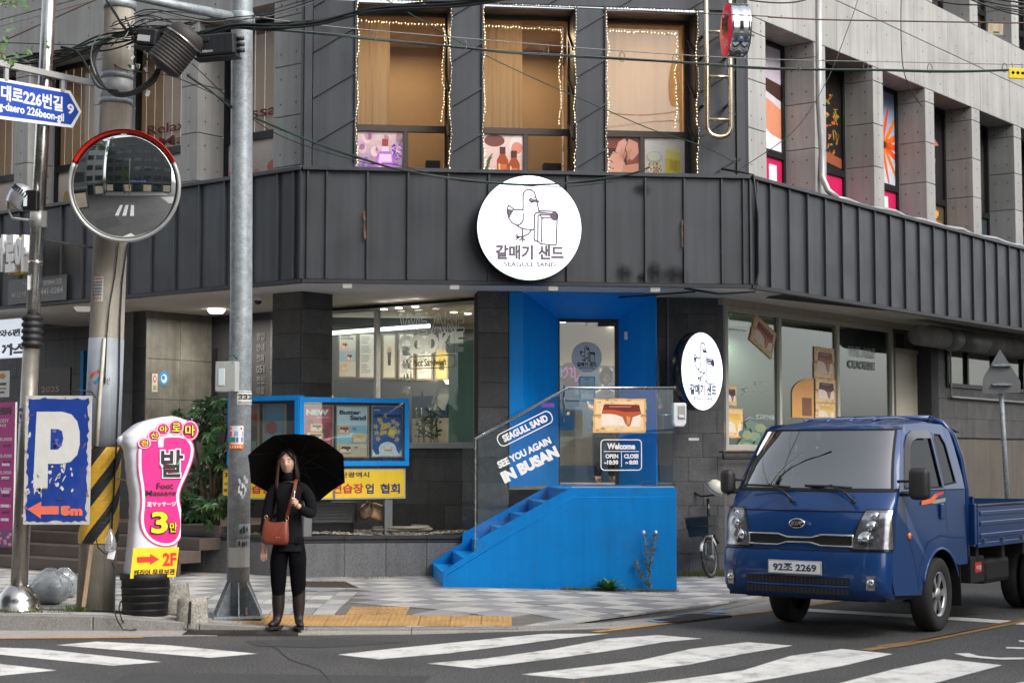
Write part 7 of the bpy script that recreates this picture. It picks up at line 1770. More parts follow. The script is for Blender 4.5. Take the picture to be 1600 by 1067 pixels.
cable('pair of black cables sagging from the tilted cable drum to the round sign',3,.009,[cb_,cb_,cg],[(292,118,16),(325,140,16.1),(362,168,16.3),(430,198,16.8),(500,227,17.3),(570,250,17.9),(640,269,18.5),(740,284,19),(840,289,19.4),(920,284,19.5),(985,272,19.55),(1015,262,19.6)],.012)
cable('thin black wire drooping beside the sagging pair',1,.005,cb_,[(300,100,16.1),(420,203,16.8),(560,252,17.9),(620,258,18.4),(700,278,19),(800,289,19.4),(880,292,19.5),(960,284,19.55)])
cable('thin green wire running down to the right corner trim',1,.006,cg,[(590,-8,16.8),(693,52,17.4),(800,107,18),(947,172,18.9),(1017,202,19.4),(1088,225,19.9),(1121,239,20.2),(1147,253,20.5),(1158,248,20.5)])
cable('thin black wire across the red round sign',1,.006,cb_,[(700,4,17),(886,12,17.5),(1088,21,18),(1200,26,18.4)])
cable('rusty brown wire crossing the concrete band on the right',1,.009,cr_,[(1200,27,18.4),(1283,31,18.6),(1440,34,18.9),(1700,38,19.4)])
cable('black cables crossing the upper right corner',4,.010,cb_,[(1430,-14,16),(1500,2,16.2),(1560,10,16.4),(1640,14,16.6),(1760,12,17)],.05)
cable('thin black cable in the upper right corner sloping down to the edge',2,.008,cb_,[(1480,-10,16),(1550,12,16.2),(1620,30,16.4),(1700,44,16.6)],.03)
cable('black wire looping over the top of the red round sign',1,.009,cb_,[(1120,-12,18),(1180,2,18.2),(1240,4,18.4),(1290,-10,18.6)])
cable('thin vertical wire hanging down the concrete band',1,.006,cb_,[(1408,-10,21),(1408,60,21),(1412,110,21.5),(1425,145,22),(1441,167,22.4)])
cable('thin diagonal guy wire crossing the right concrete fins',1,.005,cy_,[(1342,-5,20),(1325,45,20),(1290,130,20.2),(1240,205,20.4),(1160,262,20.8)])
cable('rusty red wire rising from the left edge behind the steel pole',1,.008,cr_,[(-40,85,16.9),(60,40,17),(150,0,17.2),(220,-30,17.4)])
cable('thin dark wire above the rusty red wire on the left',1,.005,cy_,[(-40,52,17.1),(80,20,17.2),(200,-14,17.3)])
cable('thin dark wire from the left edge to the concrete pole',1,.005,cb_,[(-30,66,16.8),(60,69,16.8),(150,75,16.6),(190,108,16.35),(270,120,17),(360,160,18)])
cable('wires falling from the top of the concrete pole to the cable knot',3,.007,cb_,[(158,-12,16.2),(170,8,16.1),(185,30,16.0),(200,50,16.0)],.02)
cable('thin wires from the junction boxes over the galvanised pole',3,.006,[cb_,cy_,cb_],[(210,30,16.1),(250,22,16),(330,35,16),(372,35,15.95),(430,22,16),(520,-4,16)],.05)
lp_=thing('cable_coil','slack black cable loops hanging round the concrete pole above the mirror','cable coil')
rn=random.Random(44)
for k in range(5):
 e=rn.uniform(-4,4)
 build('loop',MB().tube(cat([(248+e,108,16.02),(236+e,128+e,15.98),(205,146+e,15.95),(178,146+e,15.98),(156+e,128,16.05),(146+e,100,16.1),(153+e,75,16.12),(172+e,60,16.1),(200,50,16.05)]),.010,6),cb_,parent=lp_)
for k in range(4):
 e=rn.uniform(-5,5)
 build('loop',MB().tube(cat([(95,78+e,16.15),(120,86+e,16.1),(138,112+e,16.05),(158+e,136,16),(185,146+e,15.97)]),.009,6),cb_,parent=lp_)
build('loop',MB().tube(cat([(150,118,16.02),(142,90,16.02),(150,62,16),(175,48,16),(200,46,16)]),.006,6),cy_,parent=lp_)
for k in range(26):
 a,b=(rn.uniform(168,225),rn.uniform(30,75)),(rn.uniform(190,330),rn.uniform(25,70));m_=((a[0]+b[0])/2+rn.uniform(-15,15),(a[1]+b[1])/2+rn.uniform(-22,22))
 build('tangled_wire',MB().tube(cat([(*a,16.05),(*m_,15.95),(*b,16.05)],0,6),.006,5),cb_ if k%5 else cy_,parent=lp_)
for k in range(12):
 x,y=rn.uniform(202,232),rn.uniform(72,112);p=PY(x,y,15.95);boxo('paper_tag',-.012,.012,-.001,.001,-.02,.02,M_.white if k%3 else M_.cable_gn,Matrix.Translation(p)@Matrix.Rotation(rn.uniform(-1,1),4,'Y'),lp_)
p=PY(231,146,15.9);boxo('paper_tag',-.02,.02,-.001,.001,-.03,.03,M_.sticker,Matrix.Translation(p)@Matrix.Rotation(.3,4,'Y'),lp_)
c=PY(276,78,15.8);a_,b_=PY(254,104,15.8),PY(297,50,15.8);ax=(b_-a_).normalized();L_=(b_-a_).length
Mc=Matrix.Translation(a_)@ax.to_track_quat('Z','Y').to_matrix().to_4x4()
cl_=thing('cable_closure','tilted black ribbed cable splice dome hanging from the cables','cable closure',Mc)
R0=.185;pr=[(.0,-.03),(.10,-.03),(R0-.02,0)]
for k in range(9):z=L_*(.02+.70*k/9);d_=L_*.70/9;pr+=[(R0-.008,z),(R0,z+d_*.3),(R0,z+d_*.7),(R0-.008,z+d_*.95)]
pr+=[(R0,L_*.75),(R0+.004,L_*.80),(R0-.01,L_*.95),(R0-.05,L_*1.04),(0,L_*1.07)]
build('body',MB().lathe(pr,28),M_.rubber_br,Mc,cl_)
build('clamp_band',MB().lathe([(R0+.004,L_*.735),(R0+.010,L_*.74),(R0+.010,L_*.775),(R0+.004,L_*.78)],28),M_.steel,Mc,cl_)
def jbox(label,x0,y0,x1,y1,Y,rot,txt=None):
 a,b=PY(x0,y1,Y),PY(x1,y0,Y);w,h=b.x-a.x,b.z-a.z;M=Matrix.Translation((a+b)/2)@Matrix.Rotation(rot,4,'Y')@Matrix.Rotation(R(-8),4,'Z');t=thing('junction_box',label,'junction box',M,'black junction boxes on the cables')
 boxo('casing',-w/2,w/2,-.10,.10,-h/2,h/2,M_.blackbox,M,t,.02);boxo('lid_flange',-w/2-.02,w/2+.015,-.09,.09,-h/2-.02,-h/2-.004,M_.blackbox,M,t,.006)
 for k in range(3):build('cable_gland',MB().tube([(w/2,.0,-h*.3+k*.06),(w/2+.07,0,-h*.28+k*.06)],.02,8),M_.blackbox,M,t)
 for k in range(5):boxo('rib',-w/2+w*(k+.7)/6,-w/2+w*(k+.7)/6+.012,-.104,-.1,-h*.4,h*.4,M_.blackbox,M,t)
 return t,M,w,h
t,M,w,h=jbox('black junction box with grey label left of the tilted ribbed dome',218,48,251,75,15.95,R(8));boxo('label',-w*.42,w*.2,-.108,-.104,-.05,.01,M_.greybd,M,t)
t,M,w,h=jbox('long black junction box hanging behind the galvanised pole top',308,56,372,90,15.95,R(-3));text('SK telecom',M,-w*.42,-h*.36,-w*.05,-h*.20,-.106,M_.greybd,t,bold=.02)
boxo('latch',-w*.35,-w*.12,-.115,-.10,h*.15,h*.34,M_.blackbox,M,t,.004)
t=thing('cable_tag','yellow plastic cable tag hanging on the green-black cable at the right edge','tag')
a,b=PY(1576,124,19.2),PY(1606,107,19.2);M=Matrix.Translation((a+b)/2)@Matrix.Rotation(R(3),4,'Y');w,h=b.x-a.x,b.z-a.z
boxo('plate',-w/2,w/2,-.01,.01,-h/2,h/2,M_.yl_txt,M,t,.01)
for k in range(3):build('hole',MB().lathe([(.018,0),(.0,0)],10,(-w*.28+k*w*.25,-.011,h*.05),axis='y'),M_.ink,M,t)
for k in range(2):build('hook',MB().tube([(-w*.3+k*w*.5,0,h/2-.01),(-w*.32+k*w*.5,0,h/2+.04),(-w*.36+k*w*.5,0,h/2+.06)],.004,5),M_.cable_gy,M,t)
t=thing('paper_notice','small cream paper notice hanging on the brown wire at the upper right','notice');a,b=PY(1544,54.5,19.1),PY(1567,37.5,19.1);M=Matrix.Translation((a+b)/2)@Matrix.Rotation(R(3),4,'Y');w,h=b.x-a.x,b.z-a.z
boxo('sheet',-w/2,w/2,-.002,.002,-h/2,h/2,M_.cream,M,t);A=Art(-w/2,-h/2,w/2,h/2,-.003);A.rect(.1,.35,.3,.9,K(205,150,90));A.rect(.7,.35,.9,.9,K(205,150,90));A.rect(.35,.12,.75,.28,K(90,80,70));A.make('print',M,t)
cd=thing('flexible_conduit','grey flexible conduit running down the right concrete facade onto the fascia top','conduit')
P_=[RA.P(RA.s(1281,.33,7),.33,8.2),RA.P(RA.s(1283,.30,6.5),.33,6.6),RA.P(RA.s(1288,.30,5.5),.33,5.9),RA.P(RA.s(1288,.28,5.2),.31,5.5),RA.P(RA.s(1291,.25,5.2),.22,5.30),RA.P(RA.s(1300,.2,5.2),.12,ZT+.05)]
P_+=[RA.P(RA.s(1300,.1,5.2)+.35*k+.1,.06+.03*math.sin(k),ZT+.03+.02*math.sin(k*1.7))for k in range(1,30)]
build('tube',MB().tube(P_[:6],.045,10).tube(P_[5:],.03,8),M_.alu,parent=cd)
wcx=thing('loose_cable','black cable running down the right corner of the fascia and along the soffit','cable')
build('strand',MB().tube([FA.P(FAW-.3,.25,ZT+.12),FA.P(FAW-.1,.10,ZT+.06),FA.P(FAW+.03,-.06,ZT+.0),RA.P(.10,-.05,ZT-.5),RA.P(.10,-.05,ZB+.2),RA.P(.06,-.02,ZB-.04),FA.P(FAW-.4,.05,ZB-.07),FA.P(FAW-.8,.2,ZB+.01)],.014,8),M_.cable,parent=wcx)
build('strand',MB().tube([FA.P(FAW-.5,.9,ZS-.03),FA.P(FAW-.9,.7,ZS-.08),FA.P(FAW-1.4,1.5,ZS-.06),FA.P(FAW-1.7,1.9,ZS-.12),FA.P(FAW-1.75,1.98,ZS-.4)],.012,6),M_.cable,parent=wcx)
tw=thing('tree_branch','leafy green tree branch reaching in at the upper left corner','branch')
rn=random.Random(51);lf=MB();br_m=MB()
for(cx,cy,n_,sp_)in((8,85,46,22),(-6,66,26,12),(24,4,14,8),(2,2,22,12),(-40,60,60,40),(-60,10,60,40)):
 e=PY(cx,cy,14.6);br_m.tube([PY(-160,30,14.4),e],[.03,.008],5)
 for k in range(n_):
  c=PY(cx+rn.gauss(0,sp_),cy+rn.gauss(0,sp_*.45),14.6+rn.uniform(-.3,.3));n0=Vector((rn.uniform(-1,1),rn.uniform(-1,0),rn.uniform(.1,1))).normalized();x=Vector((rn.uniform(-1,1),rn.uniform(-.3,.3),rn.uniform(-.8,.2)));x=(x-n0*x.dot(n0)).normalized();y=n0 .cross(x);l=rn.uniform(.05,.085)
  lf.add([c,c+x*l*.5+y*l*.28,c+x*l,c+x*l*.5-y*l*.28],[(0,1,2,3)])
build('twig',br_m,M_.bark,parent=tw,kind='stuff');build('foliage',lf,M_.leaf_l,parent=tw,kind='stuff')
# the other side of the crossing (seen in the mirror and in glass)
def block(name,label,fr,W_,H_,D_,m,floors,bays,sign=None,gcol='glass_dk',z0=0,shop=True):
 t=thing(name,label,'building',fr.M)
 boxo('wall',0,W_,.0,D_,z0,H_,m,fr.M,t)
 me=None
 for f in range(floors):
  zf=z0+4.2+f*3.2
  for b in range(bays):
   x=W_*(b+.12)/bays;w=W_/bays*.76
   if me is None:me=(MB().box(0,w,-.03,-.005,0,1.5).mesh('window',M_.dark_fr),MB().box(.06,w/2-.04,-.036,-.031,.06,1.44).box(w/2+.04,w-.06,-.036,-.031,.06,1.44).mesh('pane',M_.far_glass))
   o=put('window',me[0],fr.M@Matrix.Translation((x,0,zf)),t);put('pane',me[1],fr.M@Matrix.Translation((x,0,zf)),o)
 if shop:
  for b in range(bays):
   x=W_*(b+.08)/bays;w=W_/bays*.84;o=boxo('shopfront',x,x+w,-.04,-.005,z0+.1,2.9,M_.dark_fr,fr.M,t)
   boxo('pane',x+.1,x+w-.1,-.05,-.041,.2,2.5,M_.far_glass if b%2 else M_.far_shop,fr.M,o)
 boxo('cornice',-.1,W_+.1,-.15,.2,3.1,3.45,M_.alu_d,fr.M,t);boxo('parapet',-.1,W_+.1,-.12,.3,H_+.002,H_+.35,M_.alu_d,fr.M,t)
 if sign:boxo('sign_board',W_*.35,W_*.62,-.22,-.16,3.3,4.0,M_.sign_blue,fr.M,t);text(sign,fr.M,W_*.37,3.45,W_*.60,3.85,-.225,M_.white_v,t,bold=.03)
 return t
block('dark_brick_building','dark brick corner building across the crossing, reflected in the convex mirror',Fr(9,-8.5,-1,-.12),24,21,8,M_.brick,5,7,'부산 노래방')
block('grey_office_building','grey office building across the right street, reflected in the shop glass',Fr(19.5,14.0,-.616,-.788),11,13.5,8,M_.conc_dark,3,4)
block('grey_office_building','tall pale building further along the right street, reflected in the shop glass',Fr(29.5,26.5,-.616,-.788),15,17,8,M_.conc,4,5)
block('brown_street_building','brown building across the left street, reflected in the display case glass',Fr(-11.5,6.0,-.788,.616),18,15,8,M_.stone_warm,3,6)
block('pale_street_building','pale building behind the crossing to the left',Fr(-13.5,-6.0,-.9,.44),16,17,8,M_.conc,4,5)
ow_=MB();ow_.box(-13,5.5,-8.5,-3.2,0,.15);tag(build('opposite_sidewalk',ow_,M_.gutter),kind='structure')
def street_tree(label,x,y,h,sd):
 t=thing('street_tree',label,'tree',Matrix.Translation((x,y,0)),'street trees across the crossing');rn=random.Random(sd)
 m=MB();m.tube([(0,0,0),(.05,0,h*.35),(.0,.05,h*.6)],[.13,.10,.06],10)
 for k in range(7):a=k*.9;m.tube([(0,0,h*(.35+.03*k)),(math.cos(a)*.8,math.sin(a)*.8,h*(.6+.04*k))],[.04,.012],6)
 build('trunk',m,M_.bark,WM[t.name],t);lf=MB()
 for k in range(2600):
  c=Vector((rn.gauss(0,.75),rn.gauss(0,.75),h*.72+rn.gauss(0,h*.12)));c+=Vector((.5*math.sin(c.z*2+sd),.5*math.cos(c.z*3),0));n0=Vector((rn.uniform(-1,1),rn.uniform(-1,1),rn.uniform(0,1))).normalized();x_=n0 .orthogonal().normalized();y_=n0 .cross(x_);l=rn.uniform(.08,.14)
  lf.add([c,c+x_*l*.5+y_*l*.3,c+x_*l,c+x_*l*.5-y_*l*.3],[(0,1,2,3)])
 build('crown',lf,M_.leaf_l,WM[t.name],t,kind='stuff')
street_tree('slim street tree across the crossing beside the far pole',-6.8,-5.6,8.0,3)
street_tree('round street tree across the crossing further left',-12.2,-3.4,5.0,5)
tp_=thing('far_utility_pole','concrete utility pole across the crossing, reflected in the mirror','utility pole');build('shaft',MB().tube([(-5.2,-4.2,0),(-5.2,-4.2,10)],[.17,.13],16),M_.conc_pole,parent=tp_);build('hazard_band',MB().tube([(-5.2,-4.2,.6),(-5.2,-4.2,1.6)],.18,16),M_.hz_y,parent=tp_)
# blue cab-over truck
TYAW=R(37)
hx,hy=-math.sin(TYAW),-math.cos(TYAW)
T0=Vector((2.62,15.28,0))
TM=Matrix(((hx,-hy,0,T0 .x),(hy,hx,0,T0 .y),(0,0,1,0),(0,0,0,1)))
tk=thing('pickup_truck','blue cab-over pickup truck with chrome grille bar turning out of the side street','truck',TM)
def tb(name,mb,m,parent=None,bevel=0,**k):return build(name,mb,m,TM,parent or tk,bevel,**k)
def tbox(name,*a,parent=None,bevel=0,**k):return tb(name,MB().box(*a[:6]),a[6],parent,bevel,**k)
PRO=[(-.06,.36),(-.005,.40),(.035,.46),(.04,.60),(.04,.72),(.02,.785),(-.025,.795),(-.035,.83),(-.045,.95),(-.06,1.07),(-.085,1.155),(-.13,1.25),(-.18,1.325)]
def hw(z):
 T=[(.3,.80),(.40,.835),(.60,.845),(1.16,.845),(1.33,.83),(1.90,.715),(1.97,.67),(2.03,.62)]
 for(a,b),(c,d)in zip(T[:-1],T[1:]):
  if a<=z<=c:return b+(d-b)*(z-a)/(c-a)
 return T[-1][1]if z>1 else T[0][1]
def wlo(z):return max(0.0,min(1.0,(1.33-z)/.25))
def crn(z):return wlo(z)*.22+(1-wlo(z))*.21
def fxp(xf,z,u):
 a=abs(u);return xf-wlo(z)*.22*(1-max(0,1-a**3.0)**(1/3.0))-(1-wlo(z))*(.15*a*a+.06*a**8)
US=[math.sin(math.pi/2*k/14)for k in range(-14,15)]
def skin(rows,m,name='cab_front',us=US,dx=0):
 vs=[];fs=[];n=len(us)
 for x,z in rows:
  for u in us:vs.append((fxp(x,z,u)+dx,hw(z)*u,z-(.05*abs(u)**4 if z>1.92 else 0)))
 for j in range(len(rows)-1):
  for k in range(n-1):fs.append((j*n+k,j*n+k+1,(j+1)*n+k+1,(j+1)*n+k))
 return tb(name,MB().add(vs,fs,0,True),m)
skin(PRO[:6],M_.truck,'front_bumper');skin(PRO[6:],M_.truck,'front_panel')
skin([(.018,.787),(-.02,.79),(-.03,.795)],M_.under,'bumper_gap',dx=-.004)
WB,WT_=(-.18,1.325),(-.53,1.90)
skin([WB,(-.185,1.335)],M_.under,'cowl_strip')
wsn=[(WB[0]+(WT_[0]-WB[0])*k/8+.03*math.sin(math.pi*k/8),WB[1]+(WT_[1]-WB[1])*k/8)for k in range(9)]
skin(wsn[:1]+[(wsn[0][0]-.015,wsn[0][1]+.03)],M_.under,'windscreen_seal',dx=.006)
usw=[u*.93 for u in US]
skin([(wsn[-1][0]+.012,wsn[-1][1]-.03),(wsn[-1][0]+.004,wsn[-1][1]+.004)],M_.under,'windscreen_seal',dx=.004)
for s in(-1,1):tb('windscreen_seal',MB().add([(fxp(x,z,u)+.003,s*hw(z)*u,z)for x,z in wsn for u in(.925,.955)],[(2*j,2*j+1,2*j+3,2*j+2)for j in range(8)],0,True),M_.under)
skin(wsn,M_.glass_dk_w,'windscreen',usw)
for s in(-1,1):
 vs=[];
 for x,z in wsn:
  for u in(.953,.975,1.0):vs.append((fxp(x,z,u)+.004,s*hw(z)*u,z))
 tb('windscreen_pillar',MB().add(vs,[(3*j+k,3*j+k+1,3*j+k+4,3*j+k+3)for j in range(8)for k in range(2)],0,True),M_.truck)
ROOF=[WT_,(-.59,1.94),(-.74,1.975),(-1.0,2.0),(-1.4,2.015),(-1.75,2.0),(-1.85,1.96),(-1.90,1.88)]
skin(ROOF,M_.truck,'roof')
for y in(-.36,-.12,.12,.36):tb('roof_rib',MB().tube([(-.85,y,1.985),(-1.0,y,2.004),(-1.4,y,2.019),(-1.7,y,2.008)],[.006,.016,.016,.006],8),M_.truck)
XB=-1.93
def sheet_fill(outer,holes,y_of,name,m,s,th=.0):
 bm=bmesh.new()
 def loop(P):
  v=[bm.verts.new((x,0,z))for x,z in P];return[bm.edges.new((v[i],v[(i+1)%len(v)]))for i in range(len(v))]
 E=loop(outer)
 for h in holes:E+=loop(h)
 bmesh.ops.triangle_fill(bm,use_beauty=True,use_dissolve=False,edges=E)
 for v in bm.verts:v.co.y=s*y_of(v.co.z)
 me=bpy.data.meshes.new(name);bm.to_mesh(me);bm.free();me.materials.append(m)
 return put(name,me,TM,tk)
def fx_edge(z):
 rows=PRO[:6]+PRO[6:]+wsn+ROOF[:3]
 for(x0,z0),(x1,z1)in zip(rows[:-1],rows[1:]):
  if z0<=z<=z1 and z1>z0:x=x0+(x1-x0)*(z-z0)/(z1-z0);return x-crn(z)
 return rows[-1][0]-.1
AX=-1.27;RT=.345;AR=.43
arch=[(AX+AR*math.cos(R(a)),.345+AR*math.sin(R(a)))for a in range(180,-1,-12)]
zf=[.40,.50,.60,.72,.785,.83,.95,1.07,1.155,1.25,1.325]
lower=[(fx_edge(z),z)for z in zf]+[(-1.0,1.325),(-1.5,1.325),(XB,1.325),(XB,.62),(-1.66,.60)]+[p for p in arch if p[1]>.40][0:]+[(AX+AR+.01,.38)]
lower=[(fx_edge(z),z)for z in zf]+[(XB,1.325),(XB,.60),(AX-AR,.60)]+[p for p in arch if p[1]>.61]+[(AX+AR-.0,.45),(AX+AR+.03,.37)]
z2=[1.326,1.40,1.50,1.60,1.70,1.80,1.90]
def ww_(a,b,c,d):pass
upper=[(fx_edge(z),z)for z in z2]+[(-.82,1.945),(-1.2,1.965),(-1.7,1.955),(-1.83,1.90),(-1.88,1.75),(XB,1.45),(XB,1.326)]
win1=[(-.52,1.36),(-.60,1.52),(-.72,1.74),(-.80,1.82),(-.92,1.86),(-1.28,1.87),(-1.33,1.84),(-1.37,1.36)]
win2=[(-1.45,1.38),(-1.43,1.80),(-1.46,1.855),(-1.60,1.85),(-1.68,1.76),(-1.74,1.40)]
def yup(z):return hw(max(1.33,min(z,1.93)))
for s in(-1,1):
 sheet_fill(lower,[],lambda z:.845 if z<1.2 else hw(z),'cab_side',M_.truck,s)
 sheet_fill(upper,[win1,win2],yup,'cab_side',M_.truck,s)
 for wn in(win1,win2):
  cx,cz=sum(p[0]for p in wn)/len(wn),sum(p[1]for p in wn)/len(wn)
  big=[(cx+(x-cx)*1.05,cz+(z-cz)*1.05)for x,z in wn]
  sheet_fill(wn,[],lambda z:yup(z)-.012,'side_window',M_.glass_dk,s)
  vs=[(x,s*(yup(z)+.003),z)for x,z in wn]+[(x,s*(yup(z)+.003),z)for x,z in big];n=len(wn)
  tb('window_seal',MB().add(vs,[(i,(i+1)%n,n+(i+1)%n,n+i)for i in range(n)]),M_.under)
 vz=[(-.50,1.38),(-.585,1.54),(-.70,1.76),(-.79,1.845),(-.93,1.89),(-1.30,1.90)];vi=[(-.56,1.37),(-.64,1.52),(-.755,1.73),(-.83,1.79),(-.95,1.815),(-1.30,1.82)]
 vs=[(x,s*(yup(z)+.008),z)for x,z in vz]+[(x,s*(yup(z)+.035),z)for x,z in vi]
 tb('rain_visor',MB().add(vs,[(i,i+1,7+i,6+i)for i in range(5)],0,True),M_.visor)
 def line(P,w=.006,off=.0015,m=M_.under,nm='door_seam'):
  mb=MB()
  for(x0,z0),(x1,z1)in zip(P[:-1],P[1:]):
   t=Vector((x1-x0,z1-z0)).normalized()*w/2;n_=(-t.y,t.x);y0,y1=(yup(z0)if z0>1.33 else(.845 if z0<1.2 else hw(z0)))+off,(yup(z1)if z1>1.33 else(.845 if z1<1.2 else hw(z1)))+off
   mb.add([(x0+n_[0],s*y0,z0+n_[1]),(x1+n_[0],s*y1,z1+n_[1]),(x1-n_[0],s*y1,z1-n_[1]),(x0-n_[0],s*y0,z0-n_[1])],[(0,1,2,3)])
  tb(nm,mb,m)
 line([(-.44,1.33),(-.46,1.16),(-.50,1.0),(-.58,.82),(-.66,.70),(-.72,.52)]);line([(-1.40,1.88),(-1.42,1.33),(-1.44,1.0),(-1.46,.84)]);line([(-.44,1.325),(-1.0,1.327),(-1.9,1.327)],.010)
 line([(AX+AR+.10,.42),(AX+AR+.06,.62),(AX+.30,.84),(AX,.90),(AX-.35,.87),(XB+.02,.86)],.012,.003,M_.truck)
 m=MB();P=[(AX+(AR-.0)*math.cos(R(a)),s*.848,.345+(AR-.0)*math.sin(R(a)))for a in range(160,8,-8)];m.tube(P,.014,6);tb('arch_lip',m,M_.truck)
 hd=tbox('door_handle',-1.36,-1.27,s*.846-.012,s*.846+.012,1.05,1.20,M_.truck,bevel=.012);tb('handle_recess',MB().lathe([(.055,0),(.052,.004),(0,.002)],16,(-1.315,s*.846,1.115),axis='y'),M_.under,hd)
 tb('side_marker',MB().lathe([(.035,0),(.03,s*.012),(0,s*.016)],14,(-.55,s*.845,.92),axis='y'),M_.amber)
 A=MB();A.add([(-.86,s*.8475,1.235),(-1.06,s*.8475,1.25),(-1.18,s*.8475,1.295),(-1.27,s*.8475,1.30),(-1.33,s*.8475,1.29),(-1.22,s*.8475,1.262),(-1.12,s*.8475,1.21),(-.84,s*.8475,1.195)],[tuple(range(8))])
 for v_i in range(len(A.v)):x,y,z=A.v[v_i];A.v[v_i]=(x,s*(hw(min(z,1.33))+.003)if z>1.16 else y,z)
 tb('orange_decal',A,M_.orange)
 A=MB();A.add([(-1.20,s*(hw(1.30)+.004),1.30),(-1.40,s*(hw(1.30)+.004),1.312),(-1.37,s*(hw(1.29)+.004),1.285),(-1.22,s*(hw(1.28)+.004),1.27)],[(0,1,2,3)]);tb('pink_decal',A,M_.pink)
 A=MB();A.add([(-1.14,s*(hw(1.22)+.003),1.235),(-1.42,s*(hw(1.23)+.003),1.25),(-1.41,s*(hw(1.21)+.003),1.215),(-1.1,s*(hw(1.19)+.003),1.20)],[(0,1,2,3)]);tb('grey_decal',A,M_.alu)
 zz=[.812+.355*k/10 for k in range(11)]
 def pxz(z):
  for(x0,z0),(x1,z1)in zip(PRO[:-1],PRO[1:]):
   if z0<=z<=z1 and z1>z0:return x0+(x1-x0)*(z-z0)/(z1-z0)
  return-.1
 def lampgrid(off):
  v=[]
  for j,z in enumerate(zz):
   lo=.60+.13*(j/10)**1.3;hi=.998-.02*(j/10)**3
   for k in range(11):u=lo+(hi-lo)*k/10;v.append((fxp(pxz(z),z,u)+off,s*(hw(z)*u+off*.6),z))
  return v
 fs=[(j*11+k,j*11+k+1,(j+1)*11+k+1,(j+1)*11+k)for j in range(10)for k in range(10)]
 vs=lampgrid(.020);bk=lampgrid(.006)
 hl=tb('headlamp',MB().add(bk,fs,0,True),M_.lamp_in);tb('lens',MB().add(vs,fs,0,True),M_.lens2,hl)
 bd=lampgrid(.008);rim_=[bd[k]for k in range(11)]+[bd[j*11+10]for j in range(1,11)]+[bd[110+k]for k in range(9,-1,-1)]+[bd[j*11]for j in range(9,0,-1)]
 tb('lamp_edge',MB().tube(rim_+rim_[:1],.007,5),M_.under,hl)
 for(u,z,r_)in((.76,.905,.070),(.82,1.02,.050),(.84,1.11,.040)):
  x=fxp(pxz(z),z,u);M2=Matrix.Translation((x+.008,s*hw(z)*u,z))@Matrix.Rotation(s*R(20),4,'Z')
  b=MB().lathe([(r_,.012),(r_*.92,.0),(r_*.45,-.008),(.0,.006)],18,axis='x');b.v=[tuple(M2@Vector(v))for v in b.v];tb('reflector',b,M_.chrome,hl)
 fg=tb('fog_lamp',MB().add([(fxp(.045,z,u)+.004,s*hw(z)*u,z)for z in(.455,.585)for u in(.80,.84,.885)],[(0,1,4,3),(1,2,5,4)],0,True),M_.lamp_in);
 x=fxp(.045,.52,.84);b=MB().lathe([(.04,0),(.03,.012),(0,.016)],14,(x,s*hw(.5)*.842,.52),axis='x');tb('bulb_lens',b,M_.chrome,fg);
 dm=tb('door_mirror',MB().box(-.065,.065,*((-.095,.095,-.145,.145)if s>0 else(-.07,.07,-.12,.12))),M_.mirror_case);dm.matrix_basis=Matrix.Translation((-.40,1.02 if s>0 else-.95,1.40))@Matrix.Rotation(s*R(12),4,'Z');WM[dm.name]=TM@dm.matrix_basis
 bv=dm.modifiers.new('bevel','BEVEL');bv.width=.055;bv.segments=4
 for p in dm.data.polygons:p.use_smooth=True
 tb('mirror_arm',MB().tube([(-.42,s*.83,1.30),(-.42,s*.93,1.30),(-.42,s*.97,1.28)],.016,8).tube([(-.42,s*.80,1.42),(-.42,s*.95,1.42)],.012,8),M_.mirror_case)
 for(wx,yy,nn)in((AX,.74,'front'),(-4.20,.74,'rear')):
  steer=R(4)if nn=='front' else 0
  M2=TM@Matrix.Translation((wx,s*(yy),RT))@Matrix.Rotation(steer,4,'Z')
  w=put('wheel',None,M2,tk);o=s
  build('tyre',MB().lathe([(.215,o*.085),(.26,o*.10),(.315,o*.10),(.338,o*.085),(.345,o*.05),(.345,-o*.06),(.335,-o*.09),(.30,-o*.10),(.22,-o*.09)],48,axis='y',caps=False),M_.tyre,M2,w)
  rm=MB();rm.lathe([(.216,o*.088),(.21,o*.078),(.195,o*.055),(.19,-o*.04),(.0,-o*.04)],40,axis='y',caps=False);rmo=build('rim',rm,M_.rim_dark,M2,w)
  if nn=='front':
   sp_=MB()
   for k in range(6):
    a=2*math.pi*k/6;da=R(19)
    P=[(.052,a-.42),(.115,a-.16),(.20,a-.22),(.205,a+.22),(.115,a+.16),(.052,a+.42)]
    sp_.prism([(r_*math.cos(t_),r_*math.sin(t_))for r_,t_ in P],o*.052,o*.068)
   sp_.lathe([(.065,o*.052),(.06,o*.078),(.0,o*.082)],24,axis='y');sp_.lathe([(.195,o*.05),(.213,o*.082),(.206,o*.086),(.19,o*.06)],40,axis='y',caps=False)
   build('wheel_cover',sp_,M_.rimc,M2,w)
  else:
   build('hub',MB().lathe([(.10,-o*.04),(.095,o*.05),(0,o*.05)],20,axis='y'),M_.rimc,M2,w)
   build('inner_tyre',MB().lathe([(.215,-o*.13),(.315,-o*.13),(.345,-o*.16),(.345,-o*.28),(.315,-o*.31),(.22,-o*.31)],40,axis='y',caps=False),M_.tyre,M2,w)
 tb('mud_flap',MB().add([(AX-.50,s*.62,.20),(AX-.50,s*.84,.20),(AX-.47,s*.84,.62),(AX-.47,s*.62,.62),(AX-.515,s*.62,.20),(AX-.515,s*.84,.20),(AX-.485,s*.84,.62),(AX-.485,s*.62,.62)],[(0,1,2,3),(4,5,6,7),(0,3,7,4),(1,2,6,5)]),M_.under)
